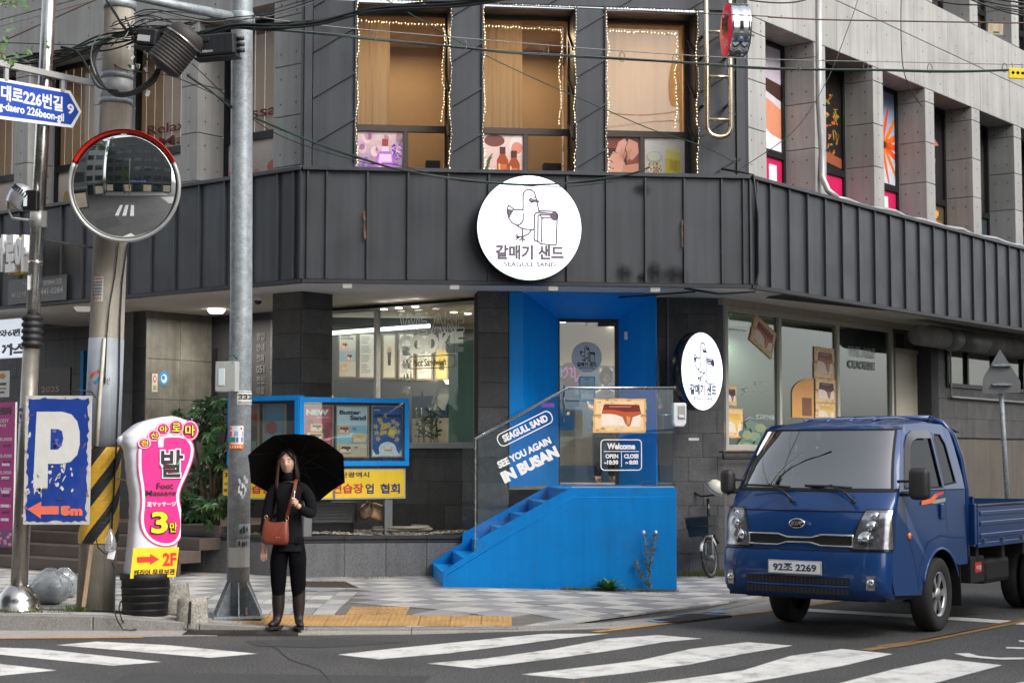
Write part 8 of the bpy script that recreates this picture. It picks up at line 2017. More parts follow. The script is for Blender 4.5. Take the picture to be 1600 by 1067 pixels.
tbox('wheel_house',AX-.46,AX+.47,-.62,.62,.42,.90,M_.under);tbox('underbody',-1.9,-.12,-.60,.60,.34,.42,M_.under);tbox('sill',-.72,-.15,-.80,.80,.345,.40,M_.under)
tbox('cab_back_wall',XB-.0,XB+.03,-.82,.82,.60,1.33,M_.truck);tb('cab_back_wall',MB().prism([(-.82,1.33),(.82,1.33),(.66,1.93),(-.66,1.93)],XB+.05,XB+.07,'x'),M_.truck)
tbox('dashboard',-.55,-.30,-.74,.74,1.0,1.33,M_.under,bevel=.04);tbox('seat',-1.45,-.95,-.70,-.05,.95,1.15,M_.seat);tbox('seat',-1.45,-.95,.05,.70,.95,1.15,M_.seat)
for s in(-1,1):tbox('seat_back',-1.55,-1.42,s*.38-.26,s*.38+.26,1.15,1.72,M_.seat,bevel=.05)
tb('steering_wheel',MB().tube([(-.70+.10*math.cos(a)*.5,.37+.19*math.sin(a),1.36+.17*math.cos(a))for a in[k*math.pi/12 for k in range(25)]],.014,6),M_.under)
tbox('sun_visor',-.66,-.62,.12,.55,1.74,1.86,M_.alu_w);tbox('inner_mirror',-.62,-.60,-.12,.12,1.74,1.80,M_.under)
def gshape(g=0,zc=.885):
 P=[(-.52,.045),(-.22,.045),(-.12,.018),(.12,.018),(.22,.045),(.52,.045)]
 T_=[(y,z+(g if z>0 else-g))for y,z in P];T_[0]=(-.52-g,T_[0][1]);T_[-1]=(.52+g,T_[-1][1])
 return[(y,zc+z)for y,z in T_]+[(y,zc-(z))for y,z in reversed(T_)]
def on_front(y,z,off):return(fxp(-.038,z,y/hw(z))+off+.006,y,z)
o_,i_=gshape(.012),gshape(-.004);
def dens(P,n=5):
 out=[]
 for i in range(len(P)):a,b=P[i],P[(i+1)%len(P)];out+=[(a[0]+(b[0]-a[0])*k/n,a[1]+(b[1]-a[1])*k/n)for k in range(n)]
 return out
o_,i_=dens(o_),dens(i_);n=len(o_)
gy=[-.52+1.04*k/28 for k in range(29)]
def gh(y):a=abs(y);return .041 if a>.22 else(.014 if a<.12 else .014+.027*(a-.12)/.10)
grl=tb('grille',MB().add([on_front(y,.885+q*gh(y),.004)for q in(-1,1)for y in gy],[(k,k+1,30+k,29+k)for k in range(28)]),M_.under)
tb('chrome_frame',MB().add([on_front(y,z,.008)for y,z in o_]+[on_front(y,z,.020)for y,z in[((a[0]+b[0])/2,(a[1]+b[1])/2)for a,b in zip(o_,i_)]]+[on_front(y,z,.006)for y,z in i_],[(i,(i+1)%n,n+(i+1)%n,n+i)for i in range(n)]+[(n+i,n+(i+1)%n,2*n+(i+1)%n,2*n+i)for i in range(n)],0,True),M_.chrome,grl)
FT=TM@Matrix(((0,0,0,0),(0,0,0,0),(0,0,0,0),(0,0,0,1)))
FF=TM@Matrix(((0,-1,0,0),(1,0,0,0),(0,0,1,0),(0,0,0,1)))
em=build('emblem',MB().lathe([(.0,-.075),(.055,-.078),(.078,-.085),(.082,-.075),(.082,-.06)][::-1],32,(0,0,0),axis='y'),M_.chrome,FF@Matrix.Translation((0,.125-.06,1.035))@Matrix.Scale(.58,4,(0,0,1)),tk)
fz_=Matrix.Translation((0,0,0))
build('emblem_field',MB().lathe([(.068,0),(.0,-.001)],28,axis='y'),M_.black_gl,FF@Matrix.Translation((0,-.022,1.035))@Matrix.Scale(.56,4,(0,0,1)),tk)
text('KIA',FF,-.050,1.016,.050,1.054,-.0245,M_.chrome,tk,bold=.02)
plx=-.075
pl_=boxo('number_plate',-.27+plx*0,.27,plx,plx+.02,.575,.70,M_.alu,FF,tk,.006);boxo('plate_face',-.258,.258,plx-.002,plx-.0005,.585,.69,M_.white,FF,pl_)
text('92조 2269',FF,-.215,.603,.225,.673,plx-.004,M_.navy,pl_,bold=.03)
for z0,z1 in((.495,.555),(.405,.465)):
 g_=tb('bumper_grille',MB().add([(fxp(.045,z,u)+.004,hw(z)*u,z)for z in(z0,z1)for u in[-.62+1.24*k/12 for k in range(13)]],[(k,k+1,14+k,13+k)for k in range(12)]),M_.under)
 mm=MB()
 for k in range(26):y=-.50+1.0*k/25;x=fxp(.045,z0,y/hw(z0))+.006;mm.add([(x,y-.003,z0+.004),(x,y+.003,z0+.004),(x,y+.003,z1-.004),(x,y-.003,z1-.004)],[(0,1,2,3)])
 tb('grille_mesh',mm,M_.mesh_dk,g_,kind='stuff')
skin([(.046,.470),(.050,.480),(.046,.490)],M_.truck,'grille_bar',[u*.62 for u in US],.004)
ow2=[((fxp(-.08,1.15,u)+.004),hw(1.15)*u,1.150)for u in US]
tb('bonnet_seam',MB().tube([(x,y,z)for x,y,z in ow2],.004,5),M_.under)
for(p0,p1,p2)in(((-.10,-.12,1.28),(-.17,-.35,1.36),(-.20,.22,1.385)),((-.10,.46,1.28),(-.17,.25,1.37),(-.20,-.15,1.385))):
 pass
for y0,y1 in((-.10,-.66),(.52,-.02)):
 wv=tb('wiper',MB().tube([(-.085,y0,1.245),(-.13,y0-.12,1.33),(-.17,(y0+y1)/2,1.385)],[.016,.012,.008],6),M_.black);tb('wiper_blade',MB().tube([(-.155,y0-.05,1.362),(-.165,(y0+y1)/2,1.372),(-.20,y1,1.375)],.011,6),M_.black,wv)
 tb('wiper_hub',MB().lathe([(.022,0),(.02,.02),(0,.022)],12,(-.095,y0,1.235),axis='x'),M_.black,wv)
BX0,BX1=-2.08,-5.25
bed=tb('cargo_bed',MB().box(BX1,BX0,-.86,.86,.76,.80),M_.bed_floor)
for s in(-1,1):
 g_=tb('side_gate',MB().box(BX1,BX0-.03,s*.87-.015,s*.87+.015,.80,1.15),M_.truck,None,.004)
 for z in(.86,.98,1.08):tb('gate_rib',MB().box(BX1+.05,BX0-.08,s*.887-.006,s*.887+.008,z-.022,z+.022),M_.truck,g_,.006)
 tb('top_rail',MB().tube([(BX1,s*.87,1.155),(BX0-.03,s*.87,1.155)],.02,8),M_.mesh_dk,g_);tb('lower_rail',MB().box(BX1,BX0-.02,s*.86-.03,s*.86+.03,.745,.797),M_.truck,g_,.006)
 for x in(-2.25,-2.75,-3.3):tb('latch',MB().box(x-.02,x+.02,s*.89,s*.905,.77,.83),M_.chrome,g_)
 tb('inner_lining',MB().box(BX1+.02,BX0-.06,s*.852-.002,s*.852+.002,.82,1.13),M_.bed_floor,g_)
 tb('guard_post',MB().tube([(BX0+.05,s*.80,.62),(BX0+.05,s*.80,1.32),(BX0+.07,s*.76,1.62),(BX0+.12,s*.70,1.85),(BX0+.17,s*.62,1.97),(BX0+.20,s*.50,2.02)],.032,10),M_.truck)
 tb('post_hinge',MB().box(BX0+.0,BX0+.06,s*.86-.03,s*.86+.03,.78,1.18),M_.truck,None,.006)
tb('guard_rail',MB().tube([(BX0+.20,-.50,2.02),(BX0+.20,.50,2.02)],.032,10),M_.truck);tbox('front_gate',BX0-.03,BX0,-.85,.85,.80,1.25,M_.truck);tbox('tail_gate',BX1-.02,BX1+.01,-.85,.85,.80,1.15,M_.truck)
tbox('chassis_rail',-5.2,-1.3,-.42,-.34,.50,.62,M_.under);tbox('chassis_rail',-5.2,-1.3,.34,.42,.50,.62,M_.under)
for x in(-2.2,-2.9,-3.5,-4.7):tbox('cross_member',x-.04,x+.04,-.84,.84,.62,.745,M_.under)
bt=tbox('battery_box',-2.38,-2.02,.50,.84,.40,.66,M_.under,bevel=.01);tb('red_label',MB().box(-2.30,-2.12,.842,.845,.50,.60),M_.red,bt);tbox('fuel_tank',-3.2,-2.5,.45,.80,.36,.62,M_.under,bevel=.05)
text('위험',TM@Matrix(((-1,0,0,0),(0,-1,0,0),(0,0,1,0),(0,0,0,1))),2.15,.525,2.27,.57,-.847,M_.white_v,bt)
tb('axle',MB().tube([(AX,-.7,.34),(AX,.7,.34)],.05,8).tube([(-4.2,-.7,.34),(-4.2,.7,.34)],.07,8),M_.under)
tb('exhaust',MB().tube([(-1.8,-.2,.38),(-2.6,-.25,.40),(-3.4,-.3,.38)],.06,10),M_.under)
# the woman with the umbrella
def skinned(name,joints,edges,m,parent,M,sub=2,root=0):
 """joints: list of (x,y,z,r or (rx,ry)); grows a skin surface"""
 me=bpy.data.meshes.new(name);me.from_pydata([j[:3]for j in joints],edges,[]);me.materials.append(m)
 o=put(name,me,M,parent);sk=o.modifiers.new('skin','SKIN');sk.use_smooth_shade=True;sk.branch_smoothing=.6
 if not me.skin_vertices:
  try:me.attributes
  except Exception:pass
 sv=me.skin_vertices[0].data
 for i,j in enumerate(joints):r=j[3];sv[i].radius=(r,r)if not isinstance(r,tuple)else r;sv[i].use_root=(i==root)
 ss=o.modifiers.new('subsurf','SUBSURF');ss.levels=sub;ss.render_levels=sub
 return o
def head_mesh(skin_m):
 nu,nv=40,34;vs=[];fs=[]
 def g(x,s):return math.exp(-(x/s)**2)
 for j in range(nv+1):
  ph=math.pi*j/nv;zc=math.cos(ph)
  for k in range(nu):
   a=2*math.pi*k/nu;x=math.sin(ph)*math.sin(a);y=-math.sin(ph)*math.cos(a)
   z=zc;w=.076*(1-.22*max(0,-z)**1.2*(1 if y<.2 else .6));d=.094;X,Y,Z=x*w,y*d*(1-.12*max(0,-z)),z*.118
   if y<0:
    f=-y;nx=X
    Y-=f*(.024*g(nx,.013)*g(Z+.012,.020)+.012*g(nx,.010)*g(Z-.010,.022))
    Y+=f*.008*(g(nx-.030,.015)+g(nx+.030,.015))*g(Z-.012,.013)
    Y-=f*.006*g(Z-.034,.012)*g(nx,.05)
    Y-=f*.007*g(nx,.020)*g(Z+.052,.011)+f*.008*g(nx,.022)*g(Z+.088,.016)
    Y-=f*.004*(g(nx-.038,.018)+g(nx+.038,.018))*g(Z+.022,.022)
   vs.append((X,Y,Z))
 for j in range(nv):
  for k in range(nu):k2=(k+1)%nu;fs.append((j*nu+k,j*nu+k2,(j+1)*nu+k2,(j+1)*nu+k))
 return MB().add(vs,fs,0,True)
def face_parts(par,M):
 build('head',head_mesh(None),M_.skin,M,par)
 for s in(-1,1):
  e=build('eye',MB().lathe([(0,-.0125),(.009,-.009),(.0125,0),(.009,.009),(0,.0125)],14,(s*.030,-.0735,.012)),M_.eye_w,M,par)
  build('iris',MB().lathe([(.0062,-.0865),(.004,-.0872),(0,-.0875)][::-1],12,(s*.030,0,.012),axis='y'),M_.black_gl,M,e)
  build('eyebrow',MB().tube([(s*.016,-.092,.036),(s*.030,-.090,.041),(s*.045,-.082,.036)],[.002,.003,.0015],6),M_.hair,M,par)
  build('ear',MB().lathe([(0,-.024),(.010,-.015),(.013,0),(.010,.017),(0,.024)],10,(s*.074,.005,.0)),M_.skin,M,par)
 build('lips',MB().tube([(-.022,-.087,-.051),(-.010,-.0955,-.050),(0,-.0975,-.051),(.010,-.0955,-.050),(.022,-.087,-.051)],[.002,.0045,.005,.0045,.002],8),M_.lips,M,par)
def finger_chain(J,E,base,pts,r,palm):
 i0=len(J);J.append((*base,r*1.05));E.append((palm,i0));
 for q,p in enumerate(pts):J.append((*p,r*(1-.12*q)));E.append((len(J)-2,len(J)-1))
wx,wy=PY(450,972,15.72)[:2];wz=hgt(wx,wy)+.003
WMx=Matrix.Translation((wx,wy,wz))@Matrix.Rotation(R(-4),4,'Z')
wm=thing('person','woman in black knit top and trousers standing at the kerb with a rust-red shoulder bag','person',WMx)
J=[(0,0,.87,(.135,.10)),(0,.0,1.0,(.115,.085)),(0,0,1.14,(.125,.09)),(0,0,1.27,(.135,.085)),(0,.01,1.36,(.075,.06)),(0,.0,1.42,.045),(0,-.005,1.50,.045),(-.13,.01,1.33,.055),(-.185,.02,1.20,.045),(-.215,.02,1.04,.040),(-.225,-.03,.90,.033),(-.222,-.06,.80,.024),(.13,.01,1.33,.055),(.195,.03,1.20,.046),(.215,.02,1.06,.042),(.165,-.11,1.10,.034),(.105,-.19,1.165,.025),(-.085,0,.80,.088),(-.090,-.01,.62,.072),(-.095,-.01,.46,.046),(-.095,.01,.28,.036),(-.098,.015,.09,.030),(.085,0,.80,.088),(.088,-.01,.62,.072),(.090,-.01,.46,.046),(.092,.01,.28,.036),(.096,.015,.09,.030)]
E=[(0,1),(1,2),(2,3),(3,4),(4,5),(5,6),(3,7),(7,8),(8,9),(9,10),(10,11),(3,12),(12,13),(13,14),(14,15),(15,16),(0,17),(17,18),(18,19),(19,20),(20,21),(0,22),(22,23),(23,24),(24,25),(25,26)]
skinned('body',J,E,M_.skin,wm,WMx)
def grow(ids,d,extra=None):
 mp={i:k for k,i in enumerate(ids)};out=[]
 for i in ids:x,y,z,r=J[i];r=(r,r)if not isinstance(r,tuple)else r;out.append((x,y,z,(r[0]+d,r[1]+d)))
 return out,[(mp[a],mp[b])for a,b in E if a in mp and b in mp]
js,es=grow([0,1,2,3,4,5,7,8,9,10,12,13,14,15],.016);js[0]=(0,0,.85,(.140,.110));js.append((0,0,.80,(.128,.104)));es.append((0,len(js)-1));js.append((0,-.002,1.47,(.056,.056)));es.append((5,len(js)-1));k_=len(js)
js.append((-.224,-.045,.845,(.034,.034)));es.append((9,k_));js.append((.122,-.165,1.148,(.034,.034)));es.append((13,k_+1))
skinned('sweater',js,es,M_.knit,wm,WMx,root=0)
build('collar',MB().tube([(0,0,1.385),(0,-.004,1.43),(0,-.006,1.462)],[.070,.060,.056],20),M_.knit,WMx,wm)
jt,et=grow([0,17,18,19,20,22,23,24,25],.026);k_=len(jt);jt[4]=(*jt[4][:2],.43,(.084,.084));jt[8]=(*jt[8][:2],.43,(.084,.084));jt[3]=(*jt[3][:2],.56,(.080,.082));jt[7]=(*jt[7][:2],.56,(.080,.082));jt.append((-.097,.012,.31,(.062,.062)));et.append((4,k_));jt.append((.094,.012,.31,(.062,.062)));et.append((8,k_+1));jt.append((-.097,.012,.16,(.045,.045)));et.append((k_,k_+2));jt.append((.094,.012,.16,(.045,.045)));et.append((k_+1,k_+3));jt[0]=(0,0,.90,(.142,.108));jt.append((0,0,.99,(.12,.09)));et.append((0,len(jt)-1))
skinned('trousers',jt,et,M_.trouser,wm,WMx)
for s in(-1,1):
 bx=s*.097;tilt=s*.03
 skinned('boot',[(bx,.015,.43,(.070,.072)),(bx,.02,.22,(.066,.068)),(bx,.025,.10,(.050,.056)),(bx+tilt*.3,.02,.055,(.044,.05)),(bx+tilt,-.06,.045,(.043,.038)),(bx+tilt*1.8,-.13,.038,(.042,.030)),(bx,.05,.05,(.036,.04))],[(0,1),(1,2),(2,3),(3,4),(4,5),(3,6)],M_.boot,wm,WMx)
 build('boot_sole',MB().prism([(bx+s*0-.042,.085),(bx+.042,.085),(bx+.046,.0),(bx+tilt+.046,-.10),(bx+tilt*1.9+.03,-.168),(bx+tilt*1.9-.03,-.168),(bx+tilt-.046,-.10),(bx-.046,.0)],.0,.022,'z'),M_.black,WMx,wm,.005)
HM=WMx@Matrix.Translation((-.012,-.018,1.555))@Matrix.Rotation(R(6),4,'X')
face_parts(wm,HM)
hr=MB();nu,nv=36,26;vs=[];fs=[];rn=random.Random(4)
for j in range(nv+1):
 t=j/nv
 for k in range(nu+1):
  hw_=178 if t<.22 else(178-56*min(1,(t-.22)/.16));a=R(-hw_)+R(2*hw_)*k/nu;aa=a
  if t<.45:ph=(math.pi/2)*t/.45;r_=math.sin(ph);z=.122*math.cos(ph)+.006;rx,ry=.090*r_,.106*r_
  else:q_=(t-.45)/.55;z=.006-.29*q_;rx,ry=.090+.020*math.sin(q_*3),.106-.02*q_
  wv=1+.025*math.sin(a*15+3*math.sin(t*6))*min(1,t*3)
  x,y=rx*math.sin(aa)*wv,ry*math.cos(aa)*wv+.006
  if t>.45:x*=1.0;y+=.015*(t-.45)
  vs.append((x,y,z))
for j in range(nv):
 for k in range(nu):b=j*(nu+1)+k;fs.append((b,b+1,b+nu+2,b+nu+1))
ho=build('hair',MB().add(vs,fs,0,True),M_.hair,HM,wm);so=ho.modifiers.new('solid','SOLIDIFY');so.thickness=.012
for k in range(26):
 s=-1 if k%2 else 1;u_=rn.random();a0=R(108+20*u_)*s;x0,y0=.088*math.sin(a0),.100*math.cos(a0)+.004
 L_=rn.uniform(.24,.36)if s<0 else rn.uniform(.16,.24)
 build('hair_lock',MB().tube([(x0*.55,y0*.8-.0,.098),(x0*1.0,y0*.98,.045),(x0*1.10,y0-.004,-.04),(x0*1.12+s*rn.uniform(0,.02),y0-.008+rn.uniform(-.01,.01),-L_*.6),(x0*1.05+s*rn.uniform(-.005,.03),y0-.005,-L_)],[.006,.011,.012,.010,.002],6),getattr(M_,'hair' if u_<.7 else 'hair_l'),HM,wm)
for k in range(12):
 s=-1 if k%2 else 1;u_=rn.random();build('hair_lock',MB().tube([(s*.004,-.060,.112),(s*(.03+.01*u_),-.088,.092),(s*(.058+.006*u_),-.072,.050),(s*.078,-.035,-.005)],[.004,.008,.008,.004],6),M_.hair,HM,wm)
Jh=[(-.222,-.06,.81,.022),(-.220,-.070,.765,(.030,.017)),(-.218,-.076,.725,(.032,.015))];Eh=[(0,1),(1,2)]
for q in range(4):
 ox=-.243+q*.016;l=[.060,.070,.066,.052][q];finger_chain(Jh,Eh,(ox,-.078,.70),[(ox,-.086,.70-l*.45),(ox+.001,-.082,.70-l*.8),(ox+.002,-.074,.70-l*1.1)],.0085,2)
finger_chain(Jh,Eh,(-.198,-.088,.752),[(-.190,-.100,.728),(-.190,-.105,.705)],.0095,1)
skinned('hand',Jh,Eh,M_.skin,wm,WMx,1)
hx_,hy_,hz_=.098,-.225,1.185
Jh=[(.108,-.185,1.163,.022),(.108,-.205,1.178,(.026,.022)),(.112,-.225,1.185,(.024,.026))];Eh=[(0,1),(1,2)]
for q in range(4):
 zq_=hz_+.030-q*.019;finger_chain(Jh,Eh,(hx_+.012,hy_-.012,zq_),[(hx_-.004,hy_-.026,zq_),(hx_-.022,hy_-.020,zq_-.002),(hx_-.024,hy_-.002,zq_-.004)],.0092,2)
finger_chain(Jh,Eh,(hx_-.002,hy_+.004,hz_+.030),[(hx_-.018,hy_-.010,hz_+.040),(hx_-.020,hy_-.026,hz_+.036)],.0100,1)
skinned('hand',Jh,Eh,M_.skin,wm,WMx,1)
gpnt=WMx@Vector((hx_-.008,hy_-.004,hz_));ax_=Vector((-.03,.70,.70)).normalized()
u_=thing('umbrella','open black folding umbrella held behind the woman\'s head','umbrella',Matrix.Translation(gpnt))
apex=gpnt+ax_*.60;UM=Matrix.Translation(apex)@(-ax_).to_track_quat('Z','Y').to_matrix().to_4x4()@Matrix.Rotation(R(22.5),4,'Z')
build('shaft',MB().tube([gpnt-ax_*.03,apex],.006,8),M_.steel,parent=u_);build('handle',MB().tube([gpnt-ax_*.06,gpnt+ax_*.035],.014,10),M_.black,parent=u_)
n=8;RU_=.485;vs=[(0,0,0)];fs=[];rings=8;per=n*4
for i in range(1,rings+1):
 f=i/rings
 for k in range(per):
  a=2*math.pi*k/per;sec=(k%4)/4;sc=math.cos(math.pi/n)/math.cos((sec-.5)*2*math.pi/n);sag_=1-.035*math.sin(math.pi*sec)*f
  r=RU_*f*sc*sag_;r=RU_*f*(sc if True else 1);z=.17*f**1.9-.018*math.sin(math.pi*sec)*f;vs.append((r*math.cos(a),r*math.sin(a),z))
for k in range(per):fs.append((0,1+k,1+(k+1)%per))
for i in range(rings-1):
 for k in range(per):b=1+i*per;fs.append((b+k,b+(k+1)%per,b+per+(k+1)%per,b+per+k))
co=build('canopy',MB().add(vs,fs,0,True),M_.umb,UM,u_)
for k in range(n):
 a=2*math.pi*k/n;P=[(RU_*f*math.cos(a),RU_*f*math.sin(a),.17*f**1.9+.006)for f in(0,.25,.5,.75,1.0)]
 build('rib',MB().tube(P,.0028,5),M_.under,UM,u_);build('stretcher',MB().tube([(0,0,.17),(RU_*.5*math.cos(a),RU_*.5*math.sin(a),.17*.5**1.9+.01)],.0025,5),M_.under,UM,u_)
build('runner',MB().lathe([(.012,.15),(.014,.16),(.014,.19),(.012,.20)],10),M_.black,UM,u_)
build('closing_strap',MB().box(-.012,.012,-.003,.003,-.045,.045),M_.steel_strap,Matrix.Translation(UM@Vector((RU_*.98*math.cos(R(-67)),RU_*.98*math.sin(R(-67)),.19))),u_)
bg=thing('shoulder_bag','rust-red leather shoulder bag hanging across the woman\'s front','bag',WMx@Matrix.Translation((-.095,-.14,.80)))
BM=WMx@Matrix.Translation((-.098,-.155,.79))@Matrix.Rotation(R(3),4,'Y')
vs=[];fs=[];nn=24
prof=[(0.0,.100,.036),(.01,.120,.046),(.05,.128,.052),(.12,.124,.046),(.18,.115,.032),(.215,.112,.020)]
for z,wx_,wd in prof:
 for k in range(nn):
  a=2*math.pi*k/nn;e=.55;X=wx_*math.copysign(abs(math.cos(a))**e,math.cos(a));Y=wd*math.copysign(abs(math.sin(a))**e,math.sin(a));zz_=z+(.030*(abs(X)/wx_)**2-.012 if z>.17 else 0)+(.006*math.sin(X*40)*(z>.04));Y*=1+.08*math.sin(X*55+z*20);vs.append((X,Y,zz_))
for j in range(len(prof)-1):
 for k in range(nn):k2=(k+1)%nn;fs.append((j*nn+k,j*nn+k2,(j+1)*nn+k2,(j+1)*nn+k))
fs.append(tuple(range(nn)));build('bag_body',MB().add(vs,fs,0,True),M_.bag,BM,bg)
build('bag_opening',MB().add([(x*.93,y*.8,z-.012)for x,y,z in vs[-nn:]],[tuple(range(nn))]),M_.bag_in,BM,bg)
for x in(.02,.035,.05):build('stud',MB().lathe([(.004,0),(.003,-.003),(0,-.004)],8,(x,-.056,.07),axis='y'),M_.gold,BM,bg)
def W(p):return WMx@Vector(p)
tl,tr_=BM@Vector((-.100,0,.235)),BM@Vector((.100,0,.235))
def strap(name,P,w,m,th=.003):
 P=[Vector(p)for p in P];mb=MB();vs=[]
 for i,p in enumerate(P):
  t=(P[min(i+1,len(P)-1)]-P[max(i-1,0)]).normalized();side=t.cross(Vector((0,-1,.15))).normalized()*w/2
  vs+=[p-side,p+side]
 mb.add(vs,[(2*i,2*i+1,2*i+3,2*i+2)for i in range(len(P)-1)]);o=build(name,mb,m,parent=bg);s_=o.modifiers.new('solid','SOLIDIFY');s_.thickness=th
strap('strap',[tr_+Vector((0,0,.035)),W((.045,-.155,1.17)),W((.075,-.135,1.28)),W((.082,-.085,1.375)),W((.080,-.02,1.408)),W((.070,.05,1.385)),W((.02,.125,1.25)),W((-.10,.14,1.08)),W((-.185,.04,1.02)),W((-.188,-.09,1.02)),tl+Vector((0,0,.03))],.030,M_.bag)
for p in(tl,tr_):build('buckle',MB().tube([p+Vector((.012*math.cos(a),0,.012+.020*math.sin(a)))for a in[k*.6 for k in range(12)]],.0035,6),M_.gold,parent=bg)
sx_,sz_=FA.sz(945,700,2.75)
s0=FA.s(945,2.75,2.0);PM=FA.at(s0,2.75,ztp-.02)
p2=thing('person','shop clerk in white top and dark apron bending behind the glass door','person',PM)
J2=[(0,0,.86,(.15,.11)),(0,.0,1.02,(.13,.09)),(0,-.04,1.22,(.14,.09)),(0,-.06,1.34,.06),(0,-.09,1.42,.05),(-.16,-.03,1.26,.055),(-.22,-.08,1.08,.045),(-.16,-.26,1.02,.035),(.16,-.03,1.26,.055),(.22,-.08,1.08,.045),(.14,-.26,1.02,.035),(-.09,0,.80,.09),(-.10,0,.45,.06),(-.10,.0,.09,.045),(-.10,-.12,.05,.04),(.09,0,.80,.09),(.10,0,.45,.06),(.10,0,.09,.045),(.10,-.12,.05,.04)]
E2=[(0,1),(1,2),(2,3),(3,4),(2,5),(5,6),(6,7),(2,8),(8,9),(9,10),(0,11),(11,12),(12,13),(13,14),(0,15),(15,16),(16,17),(17,18)]
skinned('body',J2,E2,M_.skin,p2,PM)
k2_=[0,1,2,3,5,6,8,9];mp={i:k for k,i in enumerate(k2_)};skinned('shirt',[(*J2[i][:3],tuple(v+.014 for v in(J2[i][3]if isinstance(J2[i][3],tuple)else(J2[i][3],)*2)))for i in k2_],[(mp[a],mp[b])for a,b in E2 if a in mp and b in mp],M_.white,p2,PM)
k2_=[0,11,12,13,15,16,17];mp={i:k for k,i in enumerate(k2_)};skinned('trousers',[(*J2[i][:3],tuple(v+.014 for v in(J2[i][3]if isinstance(J2[i][3],tuple)else(J2[i][3],)*2)))for i in k2_],[(mp[a],mp[b])for a,b in E2 if a in mp and b in mp],M_.knit,p2,PM)
build('apron',MB().add([(-.12,-.165,1.20),(.12,-.165,1.20),(.17,-.15,.95),(.17,-.14,.55),(-.17,-.14,.55),(-.17,-.15,.95)],[tuple(range(6))]),M_.intdark,PM,p2)
H2=PM@Matrix.Translation((0,-.11,1.50))@Matrix.Rotation(R(28),4,'X');face_parts(p2,H2)
build('hair',MB().lathe([(0,.135),(.06,.125),(.095,.08),(.105,.02),(.10,-.05),(.085,-.09),(.0,-.09)],24,(0,.022,0)),M_.hair,H2,p2)
# bicycle against the wall, road sign, weeds
bxy=PZ(1112,903,.02);BKM=Matrix.Translation((bxy.x,bxy.y,.02))@Matrix.Rotation(R(-118+0),4,'Z')@Matrix.Rotation(R(6),4,'X')
bk=thing('bicycle','small-wheeled bicycle with front basket parked at the stone wall behind the truck','bicycle',BKM)
def bb(name,mb,m,parent=None,**k):return build(name,mb,m,BKM,parent or bk,**k)
RW=.275
for x in(0,-.98):
 w=bb('wheel',MB().tube([(x+(RW-.02)*math.cos(a),0,RW+(RW-.02)*math.sin(a))for a in[k*math.pi/20 for k in range(41)]],.022,8),M_.tyre);bb('rim',MB().tube([(x+(RW-.045)*math.cos(a),0,RW+(RW-.045)*math.sin(a))for a in[k*math.pi/20 for k in range(41)]],.010,6),M_.alu_d,w)
 sp_=MB()
 for k in range(18):a=k*math.pi/9;sp_.tube([(x,.02*(-1)**k,RW),(x+(RW-.05)*math.cos(a),0,RW+(RW-.05)*math.sin(a))],.002,4)
 bb('spokes',sp_,M_.alu_d,w,kind='stuff');bb('hub',MB().tube([(x,-.06,RW),(x,.06,RW)],.03,10),M_.alu_d,w)
 bb('mudguard',MB().tube([(x+(RW+.02)*math.cos(a),0,RW+(RW+.02)*math.sin(a))for a in[R(20+10*k)for k in range(14)]],.022,6),M_.white)
for s in(-1,1):bb('fork_leg',MB().tube([(0,s*.05,RW),(-.05,s*.05,RW+.28),(-.09,s*.02,RW+.42)],.013,8),M_.alu)
bb('head_tube',MB().tube([(-.08,0,RW+.38),(-.14,0,RW+.62),(-.17,0,RW+.78)],.02,8),M_.black_gl)
bb('frame_tube',MB().tube([(-.11,0,RW+.5),(-.30,0,RW+.22),(-.58,0,RW+.05),(-.70,0,RW+.45)],.02,8),M_.black_gl);bb('chain_stay',MB().tube([(-.58,0,RW+.05),(-.98,.05,RW)],.012,6),M_.black_gl);bb('seat_stay',MB().tube([(-.70,0,RW+.40),(-.98,.05,RW)],.012,6),M_.black_gl)
bb('seat_post',MB().tube([(-.70,0,RW+.42),(-.72,0,RW+.58)],.014,8),M_.alu);bb('saddle',MB().lathe([(.0,-.03),(.09,-.02),(.11,.01),(.06,.04),(0,.05)],16,(-.74,0,RW+.60)),M_.black)
bb('handlebar',MB().tube([(-.24,-.30,RW+.88),(-.19,-.22,RW+.90),(-.16,-.10,RW+.82),(-.16,.10,RW+.82),(-.19,.22,RW+.90),(-.24,.30,RW+.88)],.012,8),M_.black_gl)
for s in(-1,1):bb('grip',MB().tube([(-.24,s*.30,RW+.88),(-.30,s*.40,RW+.87)],.017,8),M_.black)
bs=MB()
for z,g in((.30,.0),(.42,.02),(.55,.035)):
 for a,b in(((.02-g,-.14-g),(.30+g,-.14-g)),((.30+g,-.14-g),(.30+g,.14+g)),((.30+g,.14+g),(.02-g,.14+g)),((.02-g,.14+g),(.02-g,-.14-g))):bs.tube([(a[0],a[1],RW+z),(b[0],b[1],RW+z)],.006,5)
bb('basket_wires',bs,M_.black,None,kind='stuff')
bp=MB();f=.0
for(x0,y0,x1,y1)in((.02,-.14,.30,-.14),(.30,-.14,.30,.14),(.02,.14,.30,.14),(.02,-.14,.02,.14)):bp.add([(x0,y0,RW+.30),(x1,y1,RW+.30),(x1*1.08,y1*1.2,RW+.54),(x0*1.0,y0*1.2,RW+.54)],[(0,1,2,3)])
bp.add([(.02,-.14,RW+.30),(.30,-.14,RW+.30),(.30,.14,RW+.30),(.02,.14,RW+.30)],[(0,1,2,3)]);bb('basket',bp,M_.basket)
hp=PY(1118,762,21.2);hm=thing('bike_helmet','cream bicycle helmet hanging from the bicycle handlebar beside the stone wall','helmet',Matrix.Translation(hp))
